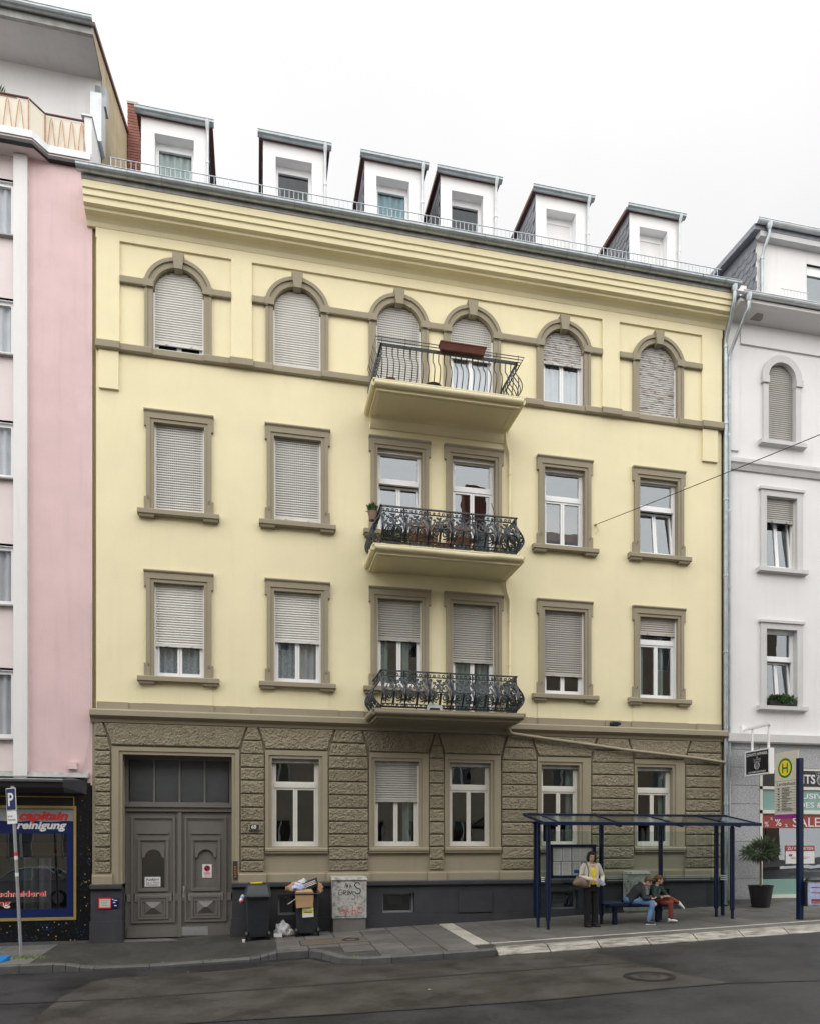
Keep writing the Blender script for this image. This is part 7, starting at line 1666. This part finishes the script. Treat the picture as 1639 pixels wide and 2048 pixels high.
jk.add(vs, [(j * (n + 1) + k, j * (n + 1) + k + 1, (j + 1) * (n + 1) + k + 1, (j + 1) * (n + 1) + k) for j in range(len(rg) - 1) for k in range(n)], True)
for s_, el, wr in ((-1, (-.265, -.01, 1.13), (-.085, -.20, 1.075)), (1, (.275, -.005, 1.13), (.185, -.185, 1.015))): limb(jk, [wl((s_ * .165, .005, 1.375)), wl((s_ * .215, .0, 1.28)), wl(el), wl(wr)], [.068, .062, .052, .042], 12)
jo = jk.build('jacket', 'cream_cloth', P1, wl((0, 0, 0))); sd_ = jo.modifiers.new('s', 'SOLIDIFY'); sd_.thickness = .01
sh_ = MB(); shoe(sh_, wl((-.085, -.02, .0)), (-.05, -1, 0), .22, .04); shoe(sh_, wl((.09, -.02, .0)), (.45, -.9, 0), .22, .04); sh_.build('shoes', 'pot_black', P1)
HB = thing('handbag', 'taupe leather shoulder bag hanging at the hip of the standing person', 'handbag', wl((-.28, -.06, .9)))
m = MB(); m.loft([(wl((-.46, -.05, .985)), (0, .02, 0), (0, 0, .03)), (wl((-.42, -.06, 1.0)), (0, .06, 0), (0, 0, .075)), (wl((-.33, -.09, 1.03)), (0, .085, 0), (0, 0, .115)), (wl((-.22, -.10, .99)), (0, .085, 0), (0, 0, .115)), (wl((-.13, -.09, .96)), (0, .06, 0), (0, 0, .085)), (wl((-.10, -.08, .96)), (0, .02, 0), (0, 0, .04))], 14); m.build('bag_body', 'leather', HB)
MB().tube([wl((-.40, -.03, 1.06)), wl((-.30, -.02, 1.2)), wl((-.20, .06, 1.40)), wl((-.155, .02, 1.45)), wl((-.13, -.09, 1.40)), wl((-.125, -.15, 1.25)), wl((-.15, -.14, 1.05))], .014, 6).build('strap', 'leather', HB)
m = MB(); q = [wl((.0, -.30, 1.075)), wl((.055, -.31, 1.10)), wl((.185, -.29, .99)), wl((.13, -.28, .955))]; m.extr(q, (.0, .012, .004)); m.extr([p + Vector((.01, -.012, -.02)) for p in q], (.02, .006, .0)); tag(m.build('leaflet', 'paper_blue', None, wl((.1, -.29, 1.0))), 'folded blue and white leaflet in the hands of the standing person', 'leaflet')
# ---- seated boys
def seated(label, hip, chest, neck, headc, hrot, arms, legs, jmat, pmat, shoe_mats, shirt=None, s=.92):
    hip, chest, neck, headc = map(Vector, (hip, chest, neck, headc)); body = MB(); org = Vector((hip.x, hip.y, gz(hip.x, hip.y)))
    eyes, hair = head_parts(None, headc, hrot, 'hair_brown', 'skin', False, s, body)
    limb(body, [chest.lerp(neck, .7), neck, headc - (headc - neck) * .2], [.055, .045, .045])
    for sh, el, wr, hd, pn, sd in arms: hand(body, wr, hd, pn, sd, 1.0, .85); limb(body, [Vector(el).lerp(Vector(wr), .55), wr], [.034, .026])
    for hp, kn, an, td in legs: limb(body, [hip, hp, kn, Vector(kn).lerp(Vector(an), .85), an], [.07, .06, .045, .036, .032])
    for sh, el, wr, hd, pn, sd in arms: limb(body, [chest.lerp(neck, .5), sh, el, wr], [.05, .042, .034, .026])
    limb(body, [hip, chest, neck], [.085, .085, .045])
    P_ = fuse(body, 'person', 'skin', None, org, .009, 2); P_.name = 'person'; tag(P_, label, 'person'); eyes.build('eyes', 'hair_dark', P_); fuse(hair, 'hair', 'hair_brown', P_, org, .011, 3)
    ax_ = (neck - hip).normalized(); side = (Vector(arms[1][0]) - Vector(arms[0][0])); side = (side - ax_ * side.dot(ax_)).normalized(); fw = side.cross(ax_)
    jk = MB(); jk.loft([(hip - ax_ * .03, side * .155, fw * .115), (hip.lerp(chest, .45), side * .15, fw * .11), (chest, side * .165, fw * .115), (chest.lerp(neck, .55), side * .155, fw * .09), (neck - ax_ * .01, side * .07, fw * .065)], 16)
    for sh, el, wr, hd, pn, sd in arms: limb(jk, [sh, el, Vector(el).lerp(Vector(wr), .62)], [.062, .052, .046], 10)
    limb(jk, [neck - ax_ * .02 - fw * .05 - side * .05, neck - ax_ * .02 - fw * .06 + side * .05], [.045, .045])
    fuse(jk, 'jacket', jmat, P_, org, .012, 3)
    pj = MB(); ball(pj, hip - ax_ * .02, (.15, .13, .10))
    for hp, kn, an, td in legs: limb(pj, [hp, kn, Vector(kn).lerp(Vector(an), .5), Vector(kn).lerp(Vector(an), .88)], [.086, .064, .056, .050], 12)
    fuse(pj, 'trousers', pmat, P_, org, .012, 2)
    for i, (hp, kn, an, td) in enumerate(legs):
        m = MB(); shoe(m, Vector(an) - Vector((0, 0, .055)), td, .23); m.build('shoe', shoe_mats[i], P_)
    if shirt: m = MB(); m.loft([(hip.lerp(chest, .35) + fw * .035, side * .07, fw * .09), (chest + fw * .03, side * .075, fw * .095), (chest.lerp(neck, .5) + fw * .02, side * .06, fw * .08)], 12); m.build('shirt', shirt, P_)
    return P_, org
gl = gz(8.7, -2.05)
seated('person sitting bent forward on the bench in dark hooded jacket and ripped jeans', (8.42, -1.72, .93), (8.56, -1.80, 1.15), (8.68, -1.85, 1.27), (8.775, -1.90, 1.345), rotm(28, 0, 62),
       [((8.62, -1.93, 1.20), (8.60, -2.03, .98), (8.80, -2.06, .97), (.9, .2, .1), (0, .4, .9), 1), ((8.58, -1.66, 1.20), (8.76, -1.70, .98), (8.92, -1.86, 1.0), (.6, -.7, .0), (0, -.2, .9), -1)],
       [((8.46, -1.80, .90), (8.80, -2.06, .87), (8.66, -2.10, gl + .075), (.95, -.25, 0)), ((8.46, -1.64, .90), (8.88, -1.92, .87), (8.74, -1.96, gl + .075), (.95, -.2, 0))], 'charcoal_cloth', 'jeans', ('shoe_dark', 'shoe_dark'))
m = MB(); gpk = [o for o in bpy.data.objects if o.get('label', '').startswith('person sitting bent')][0]
ball(m, (8.83, -2.118, .845), (.035, .012, .04)); ball(m, (8.91, -1.985, .835), (.03, .012, .035)); m.build('ripped_knee', 'skin', gpk)
m = MB(); 
for px_, py_ in ((8.66, -2.10), (8.74, -1.96)): m.tube([(px_ - .06, py_ + .012, gl + .012), (px_ + .15, py_ - .04, gl + .012)], .022, 8)
m.build('shoe_sole', 'shoe_white', gpk)
P3, og3 = seated('person sitting on the bench with crossed legs in rust trousers and dark green jacket', (9.02, -1.70, .93), (9.05, -1.73, 1.13), (9.08, -1.75, 1.25), (9.125, -1.77, 1.375), rotm(4, 0, 68),
       [((8.95, -1.84, 1.19), (8.90, -1.95, 1.0), (9.06, -2.02, .99), (.95, -.1, .0), (0, .4, .9), 1), ((9.19, -1.70, 1.19), (9.30, -1.82, 1.0), (9.20, -2.0, .99), (-.5, -.8, .0), (0, -.2, .9), -1)],
       [((8.98, -1.78, .90), (9.24, -2.06, .86), (9.26, -2.05, gl + .10), (.97, -.1, -.0)), ((9.08, -1.66, .93), (9.20, -2.02, .98), (9.46, -2.04, .86), (.75, -.2, -.62))], 'green_cloth', 'rust_cloth', ('shoe_white', 'shoe_white'), 'grey_print')
tag(MB().box(9.06, 9.19, -2.115, -2.05, 1.02, 1.03).build('phone', 'paper', None, (9.12, -2.08, 1.02)), 'pale phone in the hands of the seated person with rust trousers', 'phone')
# small litter on road and pavement
random.seed(8)
for x_, y_, lb_ in ((-1.2, -3.1, 'tiny paper scrap on the road before the carriage door'), (2.6, -6.2, 'tiny paper scrap on the brown asphalt patch')):
    zz = zr(x_) + .012; q = [Vector((x_ + random.uniform(-.02, .02) + a, y_ + b, zz + random.uniform(0, .01))) for a, b in ((-.02, -.015), (.02, -.02), (.018, .015), (-.015, .02))]
    m = MB(); m.extr(q, (0, 0, .006)); tag(m.build('litter_scrap', 'slab_white', None, (x_, y_, zz)), lb_, 'litter')

# ------------------------------------------------------------------ cars parked across the street (mirrored in the shop glass)
def car(cx, cy, mat, label):
    z0 = zr(cx); o = thing('parked_car', label, 'car', (cx, cy, z0), 'cars parked across the street')
    P = lambda x, y, z: (cx + x, cy + y, z0 + z)
    low = [(-2.15, .30), (-2.2, .55), (-2.12, .82), (-1.55, .93), (-.75, .98), (1.2, 1.0), (1.95, .98), (2.15, .80), (2.18, .42), (2.1, .28), (1.75, .24), (-1.8, .24)]
    m = MB(); W2 = .88
    rings = [(-W2, .94), (-W2 * .98 - .03, 1.0), (-W2 * .6, 1.0), (0, 1.0), (W2 * .6, 1.0), (W2 * .98 + .03, 1.0), (W2, .94)]
    vs = []
    for y, k in rings: vs += [P(x * (.985 + .015 * (1 - abs(y) / W2)), y, .28 + (z - .28) * k) for x, z in low]
    n = len(low); m.add(vs, [(j * n + i, j * n + (i + 1) % n, (j + 1) * n + (i + 1) % n, (j + 1) * n + i) for j in range(len(rings) - 1) for i in range(n)] + [tuple(range(n)), tuple(range((len(rings) - 1) * n, len(rings) * n))], False)
    m.build('body', mat, o)
    top = [(-.95, .97), (-.25, 1.40), (.35, 1.46), (1.0, 1.40), (1.75, .99)]
    m = MB(); vs = []
    for y, k in ((-.80, 0), (-.62, 1), (.62, 1), (.80, 0)): vs += [P(x * (.92 if k else 1), y * 1.0, z if k else .97) for x, z in top]
    n = 5; m.add(vs, [(j * n + i, j * n + i + 1, (j + 1) * n + i + 1, (j + 1) * n + i) for j in range(3) for i in range(n - 1)]); m.build('window_glass', 'glass_dark', o)
    m = MB(); m.tube([P(x * .92, -.63, z) for x, z in top], .03, 6); m.tube([P(x * .92, .63, z) for x, z in top], .03, 6)
    m.hexa([P(-.25, -.62, 1.385), P(.95, -.62, 1.385), P(.95, .62, 1.385), P(-.25, .62, 1.385)], [P(-.22, -.60, 1.42), P(.92, -.60, 1.42), P(.92, .60, 1.42), P(-.22, .60, 1.42)])
    for y in (-.73, .73): m.tube([P(.40, y * 1.08, .98), P(.36, y * .86, 1.43)], .035, 6)
    m.build('roof', mat, o)
    for x in (-1.35, 1.35):
        for s_ in (-1, 1):
            w_ = MB(); w_.tube([P(x, s_ * .72, .31), P(x, s_ * .91, .31)], .315, 22, False); t_ = w_.build('wheel', 'black', o)
            w_ = MB(); w_.tube([P(x, s_ * .90, .31), P(x, s_ * .925, .31)], .20, 14, False); w_.build('rim', 'steel_grey', t_)
    for s_ in (-1, 1):
        h = MB(); ball(h, P(-2.10, s_ * .62, .70), (.10, .16, .08)); h.build('headlight', 'paper', o); h = MB(); ball(h, P(2.12, s_ * .68, .78), (.06, .14, .08)); h.build('tail_light', 'red_print', o)
    return o
pm('car_silver', (.42, .43, .45), .3, .03, 3, metal=.5); pm('car_dark', (.03, .035, .045), .25, .05, 3)
car(-8.6, -13.3, 'car_silver', 'silver hatchback parked across the street, mirrored in the dry-cleaner window')
car(-14.2, -13.3, 'car_dark', 'dark hatchback parked across the street left of the silver one'); car(16.5, -13.3, 'car_dark', 'dark hatchback parked across the street opposite the boutique')
